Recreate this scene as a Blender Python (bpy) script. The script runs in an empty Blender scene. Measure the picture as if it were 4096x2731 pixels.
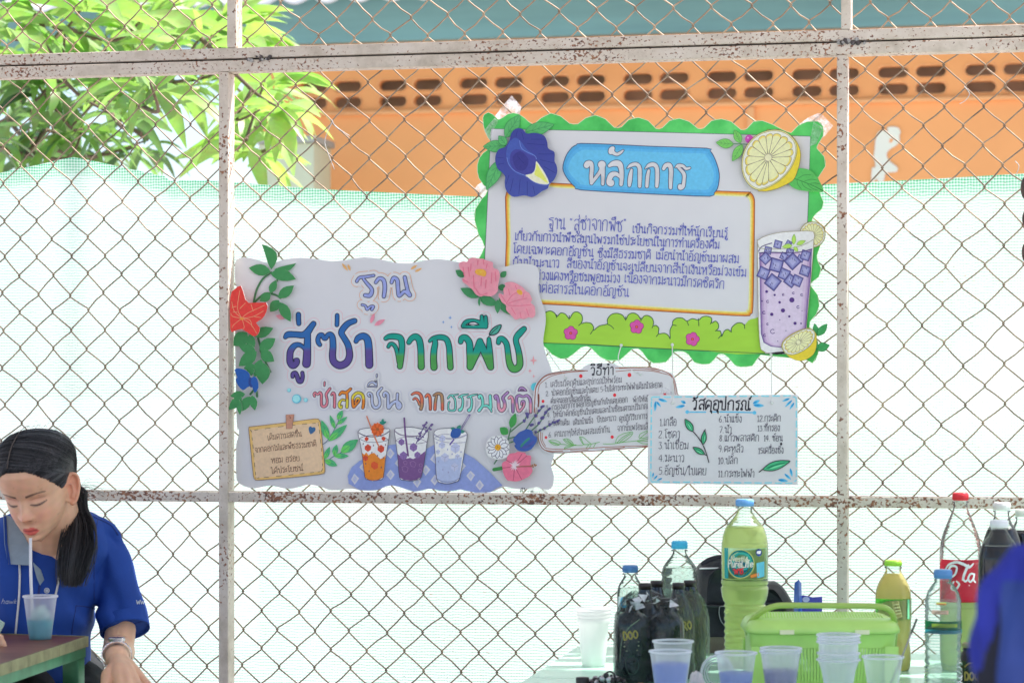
import bpy, bmesh, math, random
from math import radians, sin, cos, pi, sqrt, atan2
from mathutils import Vector, Matrix
from mathutils.geometry import tessellate_polygon
random.seed(7)
SC = bpy.context.scene
COL = SC.collection

# ------------------------------------------------------------------ camera
FPX = 10100.0                      # focal length in photo pixels (photo is 4096 wide)
TH = math.atan(0.21)               # the camera looks at the fence a little from its right
ST, CT = sin(TH), cos(TH)
DIST = 4.85
CAM = Vector((DIST * ST, -DIST * CT, 1.15))
FWD = Vector((-ST, CT, 0.0))
RGT = Vector((CT, ST, 0.0))
cam = bpy.data.cameras.new('camera')
cam.sensor_width = 36.0
cam.lens = FPX / 4096 * 36.0
cam.shift_y = (1590 - 1365.5) / 4096
cam.clip_start = 0.05
cam.clip_end = 2000
cam.dof.use_dof = True
cam.dof.focus_distance = 4.85
cam.dof.aperture_fstop = 7.5
camo = bpy.data.objects.new('camera', cam)
COL.objects.link(camo)
camo.location = CAM
camo.rotation_euler = (radians(90), 0, TH)
SC.camera = camo

# ------------------------------------------------------------------ sky and sun
SUN_EL, SUN_AZ = radians(58), radians(30)     # azimuth from +x towards +y (behind the fence)
W = bpy.data.worlds.new('World'); SC.world = W; W.use_nodes = True
nt = W.node_tree
bg = nt.nodes['Background']
sky = nt.nodes.new('ShaderNodeTexSky'); sky.sky_type = 'NISHITA'; sky.sun_disc = False
sky.sun_elevation = SUN_EL
sky.sun_rotation = radians(90) - SUN_AZ
sky.air_density = 1.0; sky.dust_density = 1.6; sky.ozone_density = 1.6
nt.links.new(sky.outputs[0], bg.inputs[0])
bg.inputs[1].default_value = 0.13
sun = bpy.data.lights.new('sun', 'SUN'); sun.energy = 5.0; sun.angle = radians(0.6)
sun.color = (1.0, 0.925, 0.915)
suno = bpy.data.objects.new('sun', sun); COL.objects.link(suno)
SD = Vector((cos(SUN_EL) * cos(SUN_AZ), cos(SUN_EL) * sin(SUN_AZ), sin(SUN_EL)))
suno.rotation_euler = SD.to_track_quat('Z', 'Y').to_euler()
SC.view_settings.view_transform = 'Standard'
SC.view_settings.look = 'None'
SC.view_settings.gamma = 1.0
SC.view_settings.exposure = 1.1
SC.cycles.max_bounces = 10
SC.cycles.transparent_max_bounces = 24
SC.cycles.caustics_reflective = False
SC.cycles.caustics_refractive = False
# ------------------------------------------------------------------ placing helpers
def ray(px, py):
    u = (px - 2048) / FPX; v = (1590 - py) / FPX
    return FWD + RGT * u + Vector((0, 0, v))
def P(px, py, Y=0.0):              # photo pixel -> point on the plane y = Y
    d = ray(px, py); return CAM + d * ((Y - CAM.y) / d.y)
def PD(px, py, d):                 # photo pixel -> point at camera depth d
    return CAM + ray(px, py) * d
def PZ(px, py, z):                 # photo pixel -> point on the level z
    d = ray(px, py); return CAM + d * ((z - CAM.z) / d.z)

# ------------------------------------------------------------------ colour and materials
def lin(v):
    v /= 255.0
    return v / 12.92 if v <= 0.04045 else ((v + 0.055) / 1.055) ** 2.4
PAPER = tuple(lin(v) for v in (192, 192, 206))
def ink(r, g, b, k=0.80):          # pigment whose colour on the shaded paper reads as this
    return tuple(min(0.92, max(0.004, lin(v) / p * k)) for v, p in zip((r, g, b), PAPER))
def S(n, name):
    return n.inputs[name]
def new_mat(name):
    m = bpy.data.materials.new(name); m.use_nodes = True
    return m, m.node_tree, m.node_tree.nodes['Principled BSDF']
def rgba(c): return (c[0], c[1], c[2], 1.0)
def add_noise(nt, scale, detail=4, rough=0.6, stretch=None, coord='Object'):
    tc = nt.nodes.new('ShaderNodeTexCoord')
    n = nt.nodes.new('ShaderNodeTexNoise'); n.inputs['Scale'].default_value = scale
    n.inputs['Detail'].default_value = detail; n.inputs['Roughness'].default_value = rough
    if stretch:
        mp = nt.nodes.new('ShaderNodeMapping'); mp.inputs['Scale'].default_value = stretch
        nt.links.new(tc.outputs[coord], mp.inputs[0]); nt.links.new(mp.outputs[0], n.inputs['Vector'])
    else:
        nt.links.new(tc.outputs[coord], n.inputs['Vector'])
    return n
def ramp(nt, src, stops):
    r = nt.nodes.new('ShaderNodeValToRGB')
    el = r.color_ramp.elements
    el[0].position, el[0].color = stops[0][0], rgba(stops[0][1])
    el[1].position, el[1].color = stops[-1][0], rgba(stops[-1][1])
    for p, c in stops[1:-1]:
        e = el.new(p); e.color = rgba(c)
    nt.links.new(src, r.inputs[0])
    return r
def mixc(nt, fac, a, b, mode='MIX'):
    m = nt.nodes.new('ShaderNodeMix'); m.data_type = 'RGBA'; m.blend_type = mode
    for sock, v in ((m.inputs[0], fac), (m.inputs[6], a), (m.inputs[7], b)):
        if hasattr(v, 'is_output'): nt.links.new(v, sock)
        elif isinstance(v, (int, float)): sock.default_value = v
        else: sock.default_value = rgba(v)
    return m.outputs[2]
def bump(nt, p, src, strength=0.3, dist=0.002):
    b = nt.nodes.new('ShaderNodeBump'); b.inputs['Strength'].default_value = strength
    b.inputs['Distance'].default_value = dist
    nt.links.new(src, b.inputs['Height']); nt.links.new(b.outputs[0], p.inputs['Normal'])
_mats = {}
def plain(name, c, rough=0.5, var=0.12, scale=40, bmp=0.0, bscale=None, metallic=0.0, stretch=None, spec=0.5, detail=4):
    """surface of one pigment with a little uneven tone and fine relief"""
    if name in _mats: return _mats[name]
    m, nt, p = new_mat(name)
    n = add_noise(nt, scale, detail, 0.6, stretch)
    lo = tuple(v * (1 - var) for v in c); hi = tuple(min(1, v * (1 + var)) for v in c)
    r = ramp(nt, n.outputs[0], [(0.3, lo), (0.7, hi)])
    nt.links.new(r.outputs[0], p.inputs['Base Color'])
    p.inputs['Roughness'].default_value = rough; p.inputs['Metallic'].default_value = metallic
    p.inputs['Specular IOR Level'].default_value = spec
    if bmp:
        n2 = add_noise(nt, bscale or scale * 4, 4, 0.6, stretch); bump(nt, p, n2.outputs[0], bmp)
    _mats[name] = m
    return m
def inkmat(rgb):
    name = 'ink_%d_%d_%d' % tuple(rgb)
    return plain(name, ink(*rgb), 0.75, 0.07, 160, spec=0.25)

# ------------------------------------------------------------------ objects
def link(o, parent=None):
    COL.objects.link(o)
    if parent is not None: o.parent = parent
    return o
def tag(o, label=None, cat=None, group=None, kind=None):
    if label: o['label'] = label
    if cat: o['category'] = cat
    if group: o['group'] = group
    if kind: o['kind'] = kind
    return o
def thing(name, label, cat, loc=(0, 0, 0), group=None):
    o = bpy.data.objects.new(name, None); o.empty_display_size = 0.05
    link(o); o.location = loc
    return tag(o, label, cat, group)
class MB:
    """collects vertices and faces (world coordinates) of one mesh object"""
    def __init__(s): s.v = []; s.f = []; s.m = []; s.mats = []; s.smooth = []
    def mi(s, mat):
        if mat not in s.mats: s.mats.append(mat)
        return s.mats.index(mat)
    def add(s, vs, fs, mat, smooth=False):
        b = len(s.v); k = s.mi(mat)
        s.v += [tuple(v) for v in vs]
        for f in fs:
            s.f.append([b + i for i in f]); s.m.append(k); s.smooth.append(smooth)
    def box(s, lo, hi, mat, bev=0.0):
        x0, y0, z0 = lo; x1, y1, z1 = hi
        if not bev:
            vs = [(x0,y0,z0),(x1,y0,z0),(x1,y1,z0),(x0,y1,z0),(x0,y0,z1),(x1,y0,z1),(x1,y1,z1),(x0,y1,z1)]
            s.add(vs, [(0,3,2,1),(4,5,6,7),(0,1,5,4),(1,2,6,5),(2,3,7,6),(3,0,4,7)], mat)
        else:
            bm = bmesh.new(); bmesh.ops.create_cube(bm, size=1)
            for v in bm.verts:
                v.co = Vector(((x0+x1)/2 + v.co.x*(x1-x0), (y0+y1)/2 + v.co.y*(y1-y0), (z0+z1)/2 + v.co.z*(z1-z0)))
            bmesh.ops.bevel(bm, geom=bm.edges[:], offset=bev, segments=2, affect='EDGES', profile=0.6)
            bm.verts.index_update()
            s.add([v.co for v in bm.verts], [[v.index for v in f.verts] for f in bm.faces], mat, True)
            bm.free()
    def tube(s, pts, r, mat, n=8, cap=True, closed=False):
        pts = [Vector(p) for p in pts]
        rs = r if isinstance(r, (list, tuple)) else [r] * len(pts)
        N = len(pts); vs = []; up = None
        for i, p in enumerate(pts):
            a = pts[i-1] if (i > 0 or closed) else p
            b = pts[(i+1) % N] if (i < N-1 or closed) else p
            t = (b - a)
            t = t.normalized() if t.length > 1e-9 else Vector((0, 0, 1))
            if up is None:
                up = Vector((0, 0, 1)) if abs(t.z) < 0.9 else Vector((1, 0, 0))
            side = t.cross(up)
            if side.length < 1e-6: side = t.cross(Vector((1, 0.3, 0)))
            side.normalize(); up = side.cross(t).normalized()
            for k in range(n):
                a_ = 2 * pi * k / n
                vs.append(p + (side * cos(a_) + up * sin(a_)) * rs[i])
        fs = []
        for i in range(N if closed else N - 1):
            j = (i + 1) % N
            for k in range(n):
                fs.append((i*n+k, i*n+(k+1) % n, j*n+(k+1) % n, j*n+k))
        if cap and not closed:
            fs.append(tuple(range(n))[::-1]); fs.append(tuple((N-1)*n + k for k in range(n)))
        s.add(vs, fs, mat, True)
    def lathe(s, prof, mat, at=(0, 0, 0), n=32, sx=1.0, sy=1.0, caps=True):
        """prof: list of (radius, z); at: base point"""
        vs = []; fs = []
        for r, z in prof:
            for k in range(n):
                a = 2 * pi * k / n
                vs.append((at[0] + r*cos(a)*sx, at[1] + r*sin(a)*sy, at[2] + z))
        for i in range(len(prof) - 1):
            for k in range(n):
                fs.append((i*n+k, i*n+(k+1) % n, (i+1)*n+(k+1) % n, (i+1)*n+k))
        if caps:
            if prof[0][0] > 1e-5: fs.append(tuple(range(n))[::-1])
            if prof[-1][0] > 1e-5: fs.append(tuple((len(prof)-1)*n + k for k in range(n)))
        s.add(vs, fs, mat, True)
    def build(s, name, parent=None, auto=True):
        me = bpy.data.meshes.new(name)
        off = Vector((0, 0, 0))
        if parent is not None:
            q = parent
            while q is not None: off += Vector(q.location); q = q.parent
        me.from_pydata([(v[0]-off.x, v[1]-off.y, v[2]-off.z) for v in s.v], [], s.f)
        for m in s.mats: me.materials.append(m)
        me.polygons.foreach_set('material_index', s.m)
        me.polygons.foreach_set('use_smooth', s.smooth)
        me.update()
        o = bpy.data.objects.new(name, me)
        return link(o, parent)
def crom(pts, closed=False, seg=6):
    """Catmull-Rom through the points (any tuple length)"""
    n = len(pts); out = []
    if n < 3 and not closed: return [tuple(p) for p in pts]
    for i in range(n if closed else n - 1):
        p0 = pts[(i-1) % n] if (closed or i > 0) else pts[i]
        p1 = pts[i]; p2 = pts[(i+1) % n]
        p3 = pts[(i+2) % n] if (closed or i < n-2) else p2
        for k in range(seg):
            t = k / seg; t2 = t*t; t3 = t2*t
            out.append(tuple(0.5*((2*b) + (-a+c)*t + (2*a-5*b+4*c-d)*t2 + (-a+3*b-3*c+d)*t3)
                             for a, b, c, d in zip(p0, p1, p2, p3)))
    if not closed: out.append(tuple(pts[-1]))
    return out

# ------------------------------------------------------------------ flat paper and pen work
class Art:
    """paper cut-outs and pen strokes lying on the plane y = Y; every new piece lies a hair in front of the last"""
    def __init__(s, Y, x0=0, y0=0, sc=1.0):
        s.mb = MB(); s.Y = Y; s.lay = 0.0; s.z(x0, y0, sc)
    def z(s, x0, y0, sc): s.x0, s.y0, s.sc = x0, y0, sc; return s
    def pt(s, x, y, dy=0.0):
        p = P(s.x0 + x*s.sc, s.y0 + y*s.sc, s.Y); return (p.x, p.y - s.lay - dy, p.z)
    def up(s, d=0.0003): s.flush(); s.lay += d
    def fill(s, pts, col, smooth=0, thick=0.0, edge=None):
        m = inkmat(col) if isinstance(col, tuple) else col
        if smooth: pts = crom(pts, True, smooth)
        s.flush(); s.lay += 6e-6
        lay0 = s.lay
        vs = [s.pt(x, y, thick) for x, y in pts]
        tri = tessellate_polygon([[Vector((v[0], v[2], 0)) for v in vs]])
        s.mb.add(vs, tri, m)
        if thick:
            n = len(vs); back = [(v[0], v[1] + thick, v[2]) for v in vs]
            s.mb.add(vs + back, [(i, (i+1) % n, n + (i+1) % n, n + i) for i in range(n)],
                     inkmat(edge) if edge else m)
            s.lay = lay0 + thick
        return pts
    def stroke(s, pts, w, col, smooth=5, closed=False):
        """pts (x, y) or (x, y, half width); w = half width in drawing pixels"""
        m = inkmat(col) if isinstance(col, tuple) else col
        q = [(p[0], p[1], p[2] if len(p) > 2 else w) for p in pts]
        if smooth and len(q) > 2: q = crom(q, closed, smooth)
        elif closed: q = q + [q[0]]
        if closed and smooth: q = q + [q[0]]
        if max(p[2] for p in q) * s.sc > 2.2 and not closed: return s.fat(q, m)
        s.flush(); s.lay += 4e-6
        N = len(q); vs = []; fs = []
        for i in range(N):
            a = q[max(0, i-1)]; b = q[min(N-1, i+1)]
            if closed and i in (0, N-1): a, b = q[-2], q[1]
            dx, dy = b[0]-a[0], b[1]-a[1]; L = sqrt(dx*dx+dy*dy) or 1
            nx, ny = -dy/L, dx/L; x, y, r = q[i]
            vs.append(s.pt(x+nx*r, y+ny*r)); vs.append(s.pt(x-nx*r, y-ny*r))
        for i in range(N-1): fs.append((2*i, 2*i+1, 2*i+3, 2*i+2))
        if not closed:
            for i, sg in ((0, -1), (N-1, 1)):
                a = q[max(0, i-1)]; b = q[min(N-1, i+1)]
                ang = atan2(b[1]-a[1], b[0]-a[0]) + (pi if sg < 0 else 0)
                x, y, r = q[i]; base = len(vs); kk = 7 if r*s.sc > 3 else 4
                for k in range(kk+1):
                    t = ang - pi/2 + pi*k/kk
                    vs.append(s.pt(x + r*cos(t), y + r*sin(t), 1e-6))
                fs.append(tuple(range(base, base+kk+1)))
        s.mb.add(vs, fs, m)
    def fat(s, q, m):
        """broad stroke: one quad per step and a disc at each joint, each a hair behind the next"""
        base = s.lay; s._top = max(getattr(s, '_top', 0), 0)
        q = [p for i, p in enumerate(q) if i in (0, len(q)-1) or i % 1 == 0]
        s._j = (getattr(s, '_j', 0) + 1) % 9; off = s._j * 1.1e-7
        for i, (x, y, r) in enumerate(q):
            k = 10 if r*s.sc < 6 else 16
            d0 = off + i * 1.2e-6
            vs = [s.pt(x + r*cos(2*pi*t/k), y + r*sin(2*pi*t/k), d0) for t in range(k)]
            s.mb.add(vs, [tuple(range(k))], m)
            if i + 1 < len(q):
                x2, y2, r2 = q[i+1]; dx, dy = x2-x, y2-y; L = sqrt(dx*dx+dy*dy)
                if L < 1e-6: continue
                nx, ny = -dy/L, dx/L; d1 = d0 + 6e-7
                s.mb.add([s.pt(x+nx*r, y+ny*r, d1), s.pt(x2+nx*r2, y2+ny*r2, d1), s.pt(x2-nx*r2, y2-ny*r2, d1), s.pt(x-nx*r, y-ny*r, d1)], [(0, 1, 2, 3)], m)
        s.fatmax = max(getattr(s, 'fatmax', 0), len(q) * 1.2e-6 + 3e-6)
    def flush(s):
        s.lay += getattr(s, 'fatmax', 0); s.fatmax = 0
    def dot(s, x, y, r, col, ry=None, n=16, rot=0.0):
        ry = ry or r
        s.fill([(x + r*cos(2*pi*k/n)*cos(rot) - ry*sin(2*pi*k/n)*sin(rot),
                 y + r*cos(2*pi*k/n)*sin(rot) + ry*sin(2*pi*k/n)*cos(rot)) for k in range(n)], col)
    def leaf(s, x0, y0, x1, y1, w, col, line=None, lw=1.2, bend=0.0, thick=0.0, vein=None, edge=None):
        """pointed leaf from base to tip; w = half width"""
        dx, dy = x1-x0, y1-y0; L = sqrt(dx*dx+dy*dy); ux, uy = dx/L, dy/L; nx, ny = -uy, ux
        prof = [(0, 0), (0.12, 0.5), (0.3, 0.92), (0.5, 1.0), (0.7, 0.78), (0.88, 0.36), (1, 0)]
        def at(t, o): 
            b = bend*4*t*(1-t)*w
            return (x0 + ux*L*t + nx*(o*w+b), y0 + uy*L*t + ny*(o*w+b))
        pts = [at(t, o) for t, o in prof] + [at(t, -o) for t, o in prof[-2:0:-1]]
        if line: s.fill([(x + (x-(x0+x1)/2)*0.0, y) for x, y in pts], col, 0, thick, edge)
        else: s.fill(pts, col, 0, thick, edge)
        if line: s.stroke(pts, lw, line, 2, True)
        if vein:
            s.stroke([at(0.02, 0), at(0.5, 0), at(0.92, 0)], lw*0.8, vein, 3)
            for t in (0.25, 0.45, 0.65):
                s.stroke([at(t, 0), at(t+0.18, 0.55)], lw*0.55, vein, 0)
                s.stroke([at(t, 0), at(t+0.18, -0.55)], lw*0.55, vein, 0)
    def build(s, name, parent): return s.mb.build(name, parent)
# ------------------------------------------------------------------ ground, unseen roof added to shade the camera side
g = MB(); gm = plain('ground_concrete', (0.47, 0.44, 0.435), 0.9, 0.18, 1.5, 0.3, 30)
g.add([(-900, -900, 0), (900, -900, 0), (900, 1800, 0), (-900, 1800, 0)], [(0, 1, 2, 3)], gm)
tag(g.build('ground'), kind='structure')
r = MB(); rm = plain('shade_roof_sheet', (0.62, 0.63, 0.63), 0.6, 0.1, 3)
r.box((-4.5, -4.4, 2.72), (3.4, 0.12, 2.78), rm)
tag(r.build('roof'), kind='structure')

# ------------------------------------------------------------------ orange building behind the fence
BY = 5.5
bld = thing('orange_building', 'orange painted building with slotted vent blocks and teal eave board behind the fence', 'building', (P(1035, 441, BY).x, BY, 0))
orange = plain('orange_wall_paint', (0.95, 0.425, 0.145), 0.75, 0.10, 1.3, 0.15, 30)
orange_trim = plain('orange_trim_paint', (0.95, 0.46, 0.18), 0.7, 0.12, 2.0, 0.1, 30)
teal = plain('teal_board_paint', (0.17, 0.36, 0.355), 0.6, 0.30, 1.1, 0.15, 12, stretch=(0.35, 1, 3.5))
room_brown = plain('room_backing_brown', (0.60, 0.42, 0.28), 0.9, 0.3, 3)
xl = P(1035, 441, BY).x; xr = 7.2
zl = P(2048, 441, BY).z                      # top of the ledge under the vents
zs1 = P(1906, 332, BY).z; zs2 = P(1906, 397, BY).z
bh = 0.205; zv1 = zl + 0.012 + bh            # top of the block row
zt = P(1030, 183, 5.3).z
m = MB()
m.box((xl, BY, 0), (xr, BY + 0.093, zl - 0.002), orange)
m.box((xl, BY, zv1), (xr, BY + 0.093, 3.2), orange)
m.build('wall', bld)
m = MB(); m.box((xl - 0.01, BY - 0.022, zl - 0.008), (xr, BY + 0.10, zl + 0.010), orange_trim, 0.004); m.build('ledge', bld)
m = MB(); m.box((xl - 0.01, BY - 0.02, zv1 + 0.002), (xr, BY + 0.10, zv1 + 0.035), orange_trim, 0.004); m.build('lintel_band', bld)
m = MB(); m.box((P(2990, 500, BY).x, BY - 0.02, 0), (P(2990, 500, BY).x + 0.03, BY - 0.001, zl - 0.012), orange_trim, 0.004); m.build('wall_joint', bld)
m = MB(); m.box((xl, BY + 0.095, zl - 0.3), (xr, BY + 0.118, 3.2), room_brown); m.build('slot_backing', bld)  # brown sheet added close behind the slots for the dim room beyond
# ventilation blocks: 2 x 2 rounded slots each
bw = 0.346; xb0 = P(1300 + 355 * .6058, 370, BY).x - 0.038
def slot(cx, cz, w, h, n=5):
    r_ = h / 2; out = []
    for sx in (1, -1):
        for k in range(n + 1):
            a = -pi/2 + pi * k / n
            out.append((cx + sx * (w/2 - r_) + sx * r_ * cos(a), cz + sx * r_ * sin(a)))
    return out
def vent_block(x0):
    b = MB(); y0, y1 = BY + 0.001, BY + 0.050; z0 = zl + 0.011; z1 = z0 + bh
    outer = [(x0, z0), (x0 + bw, z0), (x0 + bw, z1), (x0, z1)]
    loops = [outer]
    for cx in (x0 + 0.038 + 0.0595, x0 + 0.188 + 0.0595):
        for cz in (zs1, zs2): loops.append(slot(cx, cz, 0.122, 0.046))
    flat = [p for l in loops for p in l]
    tri = tessellate_polygon([[Vector((x, z, 0)) for x, z in l] for l in loops])
    b.add([(x, y0, z) for x, z in flat], tri, orange)
    for l in loops[1:]:
        n = len(l)
        # chamfered mouth of the slot, then the hole itself
        cx = sum(p[0] for p in l)/n; cz = sum(p[1] for p in l)/n
        b.add([(x, y0, z) for x, z in l] + [(x, y1, z) for x, z in l],
              [(i, (i+1) % n, n+(i+1) % n, n+i) for i in range(n)], orange)
        big = [(cx + (x-cx)*1.10, cz + (z-cz)*1.24) for x, z in l]
        b.add([(x, y0 - 0.004, z) for x, z in big] + [(x, y0 - 0.0005, z) for x, z in l] ,
              [(i, (i+1) % n, n+(i+1) % n, n+i) for i in range(n)], orange_trim)
    b.box((x0, y0 + 0.002, z0), (x0 + 0.004, y1, z1), room_brown)
    b.build('vent_block', bld)
k = -3
while xb0 + k*bw < xr - bw:
    x0 = xb0 + k*bw
    if x0 > xl: vent_block(x0)
    k += 1
mm = MB(); mm.box((xl, BY + 0.001, zl + 0.011), (xb0 - 3*bw if xb0-3*bw > xl else xb0 - 2*bw if xb0-2*bw > xl else xb0 - bw, BY + 0.1, zv1), orange); mm.build('wall_end', bld)
# teal board and its grey soffit strip
m = MB()
m.box((xl - 1.9, 5.28, zt), (xr, 5.33, zt + 0.205), teal)
m.build('eave_board', bld)
m = MB(); m.box((xl - 1.9, 5.22, zt + 0.207), (xr, 5.33, zt + 0.27), plain('grey_strip_paint', (0.16, 0.22, 0.21), 0.7, 0.25, 2, stretch=(0.4, 1, 2))); m.build('eave_strip', bld)
# corrugated roof sheet whose scalloped end shows at the top
ry0 = 5.0; zr = P(757, 36, ry0).z
white_roof = plain('roof_sheet_white', (0.72, 0.72, 0.68), 0.7, 0.1, 4)
m = MB(); n = 700; x0 = xl - 1.9; vs = []; fs = []; L = xr - x0
for j, (yy, dz) in enumerate(((ry0, 0.0), (7.8, 0.95))):
    for i in range(n + 1):
        x = x0 + L * i / n
        w = abs(sin(pi * (x - x0) / 0.134)) ** 0.8 * 0.034
        vs.append((x, yy, zr + dz + 0.036 - w)); 
N = n + 1
top = [(v[0], v[1], v[2] + 0.012) for v in vs]
for i in range(n):
    fs.append((i, i+1, N+i+1, N+i)); fs.append((2*N+i, 2*N+N+i, 2*N+N+i+1, 2*N+i+1)); fs.append((i, 2*N+i, 2*N+i+1, i+1))
m.add(vs + top, fs, white_roof, True); m.build('roof', bld)
# cream silhouette of a girl painted on board, fixed to the wall
fig = [(1405,845),(1440,838),(1480,845),(1497,875),(1488,895),(1492,930),(1470,960),(1430,985),(1405,1015),(1415,1055),(1450,1085),(1478,1110),(1470,1135),(1430,1140),(1395,1150),(1385,1200),(1345,1200),(1340,1180),(1320,1200),(1303,1200),(1308,1110),(1330,1108),(1325,1060),(1318,1040),(1325,990),(1330,930),(1345,880),(1375,862),(1415,870)]
a = Art(BY - 0.004, 2696, 0, .6058); cream = plain('cream_paint', (0.86, 0.89, 0.72), 0.8, 0.04, 3)
a.fill(fig, cream, 2, 0.006)
a.fill([(1425,920),(1450,915),(1440,940),(1425,945)], orange, 2, 0.001)
a.build('painted_figure', bld)

# ------------------------------------------------------------------ pale block wall beside the building
px0 = P(1035, 600, 5.0); px1 = P(1255, 600, 5.0)
low = thing('low_wall', 'low pale yellow wall end with grey coping in front of the orange building', 'wall', (px0.x, 5.0, 0))
pale = plain('pale_wall_paint', (0.66, 0.70, 0.46), 0.8, 0.06, 2, 0.1, 30)
zp = P(1100, 575, 5.0).z
m = MB(); m.box((px0.x, 5.0, 0), (px1.x, 5.25, zp), pale, 0.004); m.build('wall_body', low)
m = MB(); m.box((px0.x - 0.01, 4.985, zp + 0.001), (px1.x + 0.012, 5.27, zp + 0.028), plain('grey_coping', (0.40, 0.42, 0.36), 0.8, 0.1, 5), 0.003); m.build('coping', low)

# ------------------------------------------------------------------ broad-leaved tree behind the fence on the left
def leaf_mat():
    m, nt, p = new_mat('mango_leaf')
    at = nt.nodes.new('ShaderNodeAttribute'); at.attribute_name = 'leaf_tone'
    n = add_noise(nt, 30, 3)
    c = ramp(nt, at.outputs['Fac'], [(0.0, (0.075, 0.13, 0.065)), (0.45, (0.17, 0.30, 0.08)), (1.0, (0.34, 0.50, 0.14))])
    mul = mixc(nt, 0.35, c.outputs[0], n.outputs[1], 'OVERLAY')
    nt.links.new(mul, p.inputs['Base Color']); p.inputs['Roughness'].default_value = 0.38
    tr = nt.nodes.new('ShaderNodeBsdfTranslucent'); mx = nt.nodes.new('ShaderNodeMixShader')
    t2 = mixc(nt, 1.0, mul, (1.3, 1.55, 0.85), 'MULTIPLY'); nt.links.new(t2, tr.inputs[0])
    mx.inputs[0].default_value = 0.42
    nt.links.new(p.outputs[0], mx.inputs[1]); nt.links.new(tr.outputs[0], mx.inputs[2])
    nt.links.new(mx.outputs[0], nt.nodes['Material Output'].inputs[0])
    return m
LEAF = leaf_mat()
bark = plain('tree_bark', (0.16, 0.11, 0.075), 0.9, 0.3, 12, 0.6, 40)
tree = thing('mango_tree', 'leafy tree with long drooping green leaves behind the fence at the upper left', 'tree', (-2.6, 2.6, 0))
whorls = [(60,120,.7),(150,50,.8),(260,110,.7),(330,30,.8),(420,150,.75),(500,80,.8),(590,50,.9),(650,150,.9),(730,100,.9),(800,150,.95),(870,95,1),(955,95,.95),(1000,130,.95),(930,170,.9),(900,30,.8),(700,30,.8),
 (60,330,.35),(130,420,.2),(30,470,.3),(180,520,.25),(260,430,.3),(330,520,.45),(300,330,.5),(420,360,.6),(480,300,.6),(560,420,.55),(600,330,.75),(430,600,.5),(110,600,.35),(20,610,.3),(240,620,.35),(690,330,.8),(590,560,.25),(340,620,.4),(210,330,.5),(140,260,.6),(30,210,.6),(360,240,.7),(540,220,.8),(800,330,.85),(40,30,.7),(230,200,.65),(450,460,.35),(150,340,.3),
 (1075,375,1),(1040,440,.95),(1105,425,.95),(1060,320,.95),(985,560,.9),(960,470,.95),(1000,620,.9),(1035,400,.95),(-80,200,.6),(-100,420,.4),(-60,560,.4),(-150,60,.7)]  # sunlit tone painted into upper whorls; lower left ones are darker old leaves
rnd = random.Random(21)
lv = []; lf = []; lt = []
def add_leaf(base, d, L, wd, tone, droop):
    d = d.normalized(); side = d.cross(Vector((0, 0, 1)))
    if side.length < 0.1: side = Vector((1, 0, 0))
    side.normalize(); side = (Matrix.Rotation(rnd.uniform(-0.9, 0.9), 3, d) @ side); nrm = side.cross(d)
    b = len(lv); n = 7; p = base.copy(); dd = d.copy(); wav = rnd.uniform(0, 6); curl = rnd.uniform(-.5, .5)
    for i in range(n + 1):
        t = i / n
        w = wd * (sin(pi * min(1, t * 0.97 + 0.015)) ** 0.85) * (1 - 0.25 * t) * rnd.uniform(.9, 1.06)
        rip = 0.05 * wd * sin(wav + 9*t)
        lv.append(p + side * w + nrm * (w * 0.35 + rip)); lv.append(p.copy()); lv.append(p - side * w + nrm * (w * 0.35 - rip))
        dd = (dd + Vector((0, 0, -droop / n)) + side * (curl / n)).normalized(); p = p + dd * (L / n)
        lt.extend([min(1, max(0, tone + 0.04 * (k == 1)) ) for k in range(3)])
    for i in range(n):
        a = b + 3*i
        lf.append((a, a+1, a+4, a+3)); lf.append((a+1, a+2, a+5, a+4))
wpos = []
for px, py, tone in whorls:
    dep = rnd.uniform(6.4, 7.6) if px > 900 else rnd.uniform(6.2, 8.6)
    c = PD(px, py, dep); wpos.append(c)
    ax = Vector((rnd.uniform(-.5, .5), rnd.uniform(-.9, .1), rnd.uniform(.2, .8))).normalized()
    far = px > 900
    for k in range(rnd.randint(6, 9) if far else rnd.randint(9, 13)):
        a = rnd.uniform(0, 2*pi); el = rnd.uniform(-0.35, 0.75)
        d = Vector((cos(a) * cos(el), sin(a) * cos(el), sin(el))) + ax * 0.35
        L = rnd.uniform(0.16, 0.23) if far else rnd.uniform(0.13, 0.24)
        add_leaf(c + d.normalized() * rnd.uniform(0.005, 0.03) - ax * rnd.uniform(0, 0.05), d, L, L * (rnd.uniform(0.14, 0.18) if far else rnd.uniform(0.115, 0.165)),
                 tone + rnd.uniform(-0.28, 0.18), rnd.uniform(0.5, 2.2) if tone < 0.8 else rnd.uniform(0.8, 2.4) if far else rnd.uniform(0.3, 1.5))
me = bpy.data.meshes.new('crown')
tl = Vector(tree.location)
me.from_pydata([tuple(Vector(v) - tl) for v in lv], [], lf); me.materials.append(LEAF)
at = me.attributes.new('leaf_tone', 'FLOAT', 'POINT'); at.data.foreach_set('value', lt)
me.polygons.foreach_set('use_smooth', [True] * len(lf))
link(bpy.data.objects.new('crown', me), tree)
m = MB()
root = Vector((-2.6, 2.6, 0))
m.tube([root, root + Vector((.05, 0, .7)), root + Vector((0, .05, 1.4)), root + Vector((.1, .02, 2.0))], [.09, .075, .062, .05], bark, 10)
m.build('trunk', tree)
m = MB()
fork = root + Vector((.05, .03, 1.55))
nodes = [fork, root + Vector((.1, .02, 2.0))]
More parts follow.
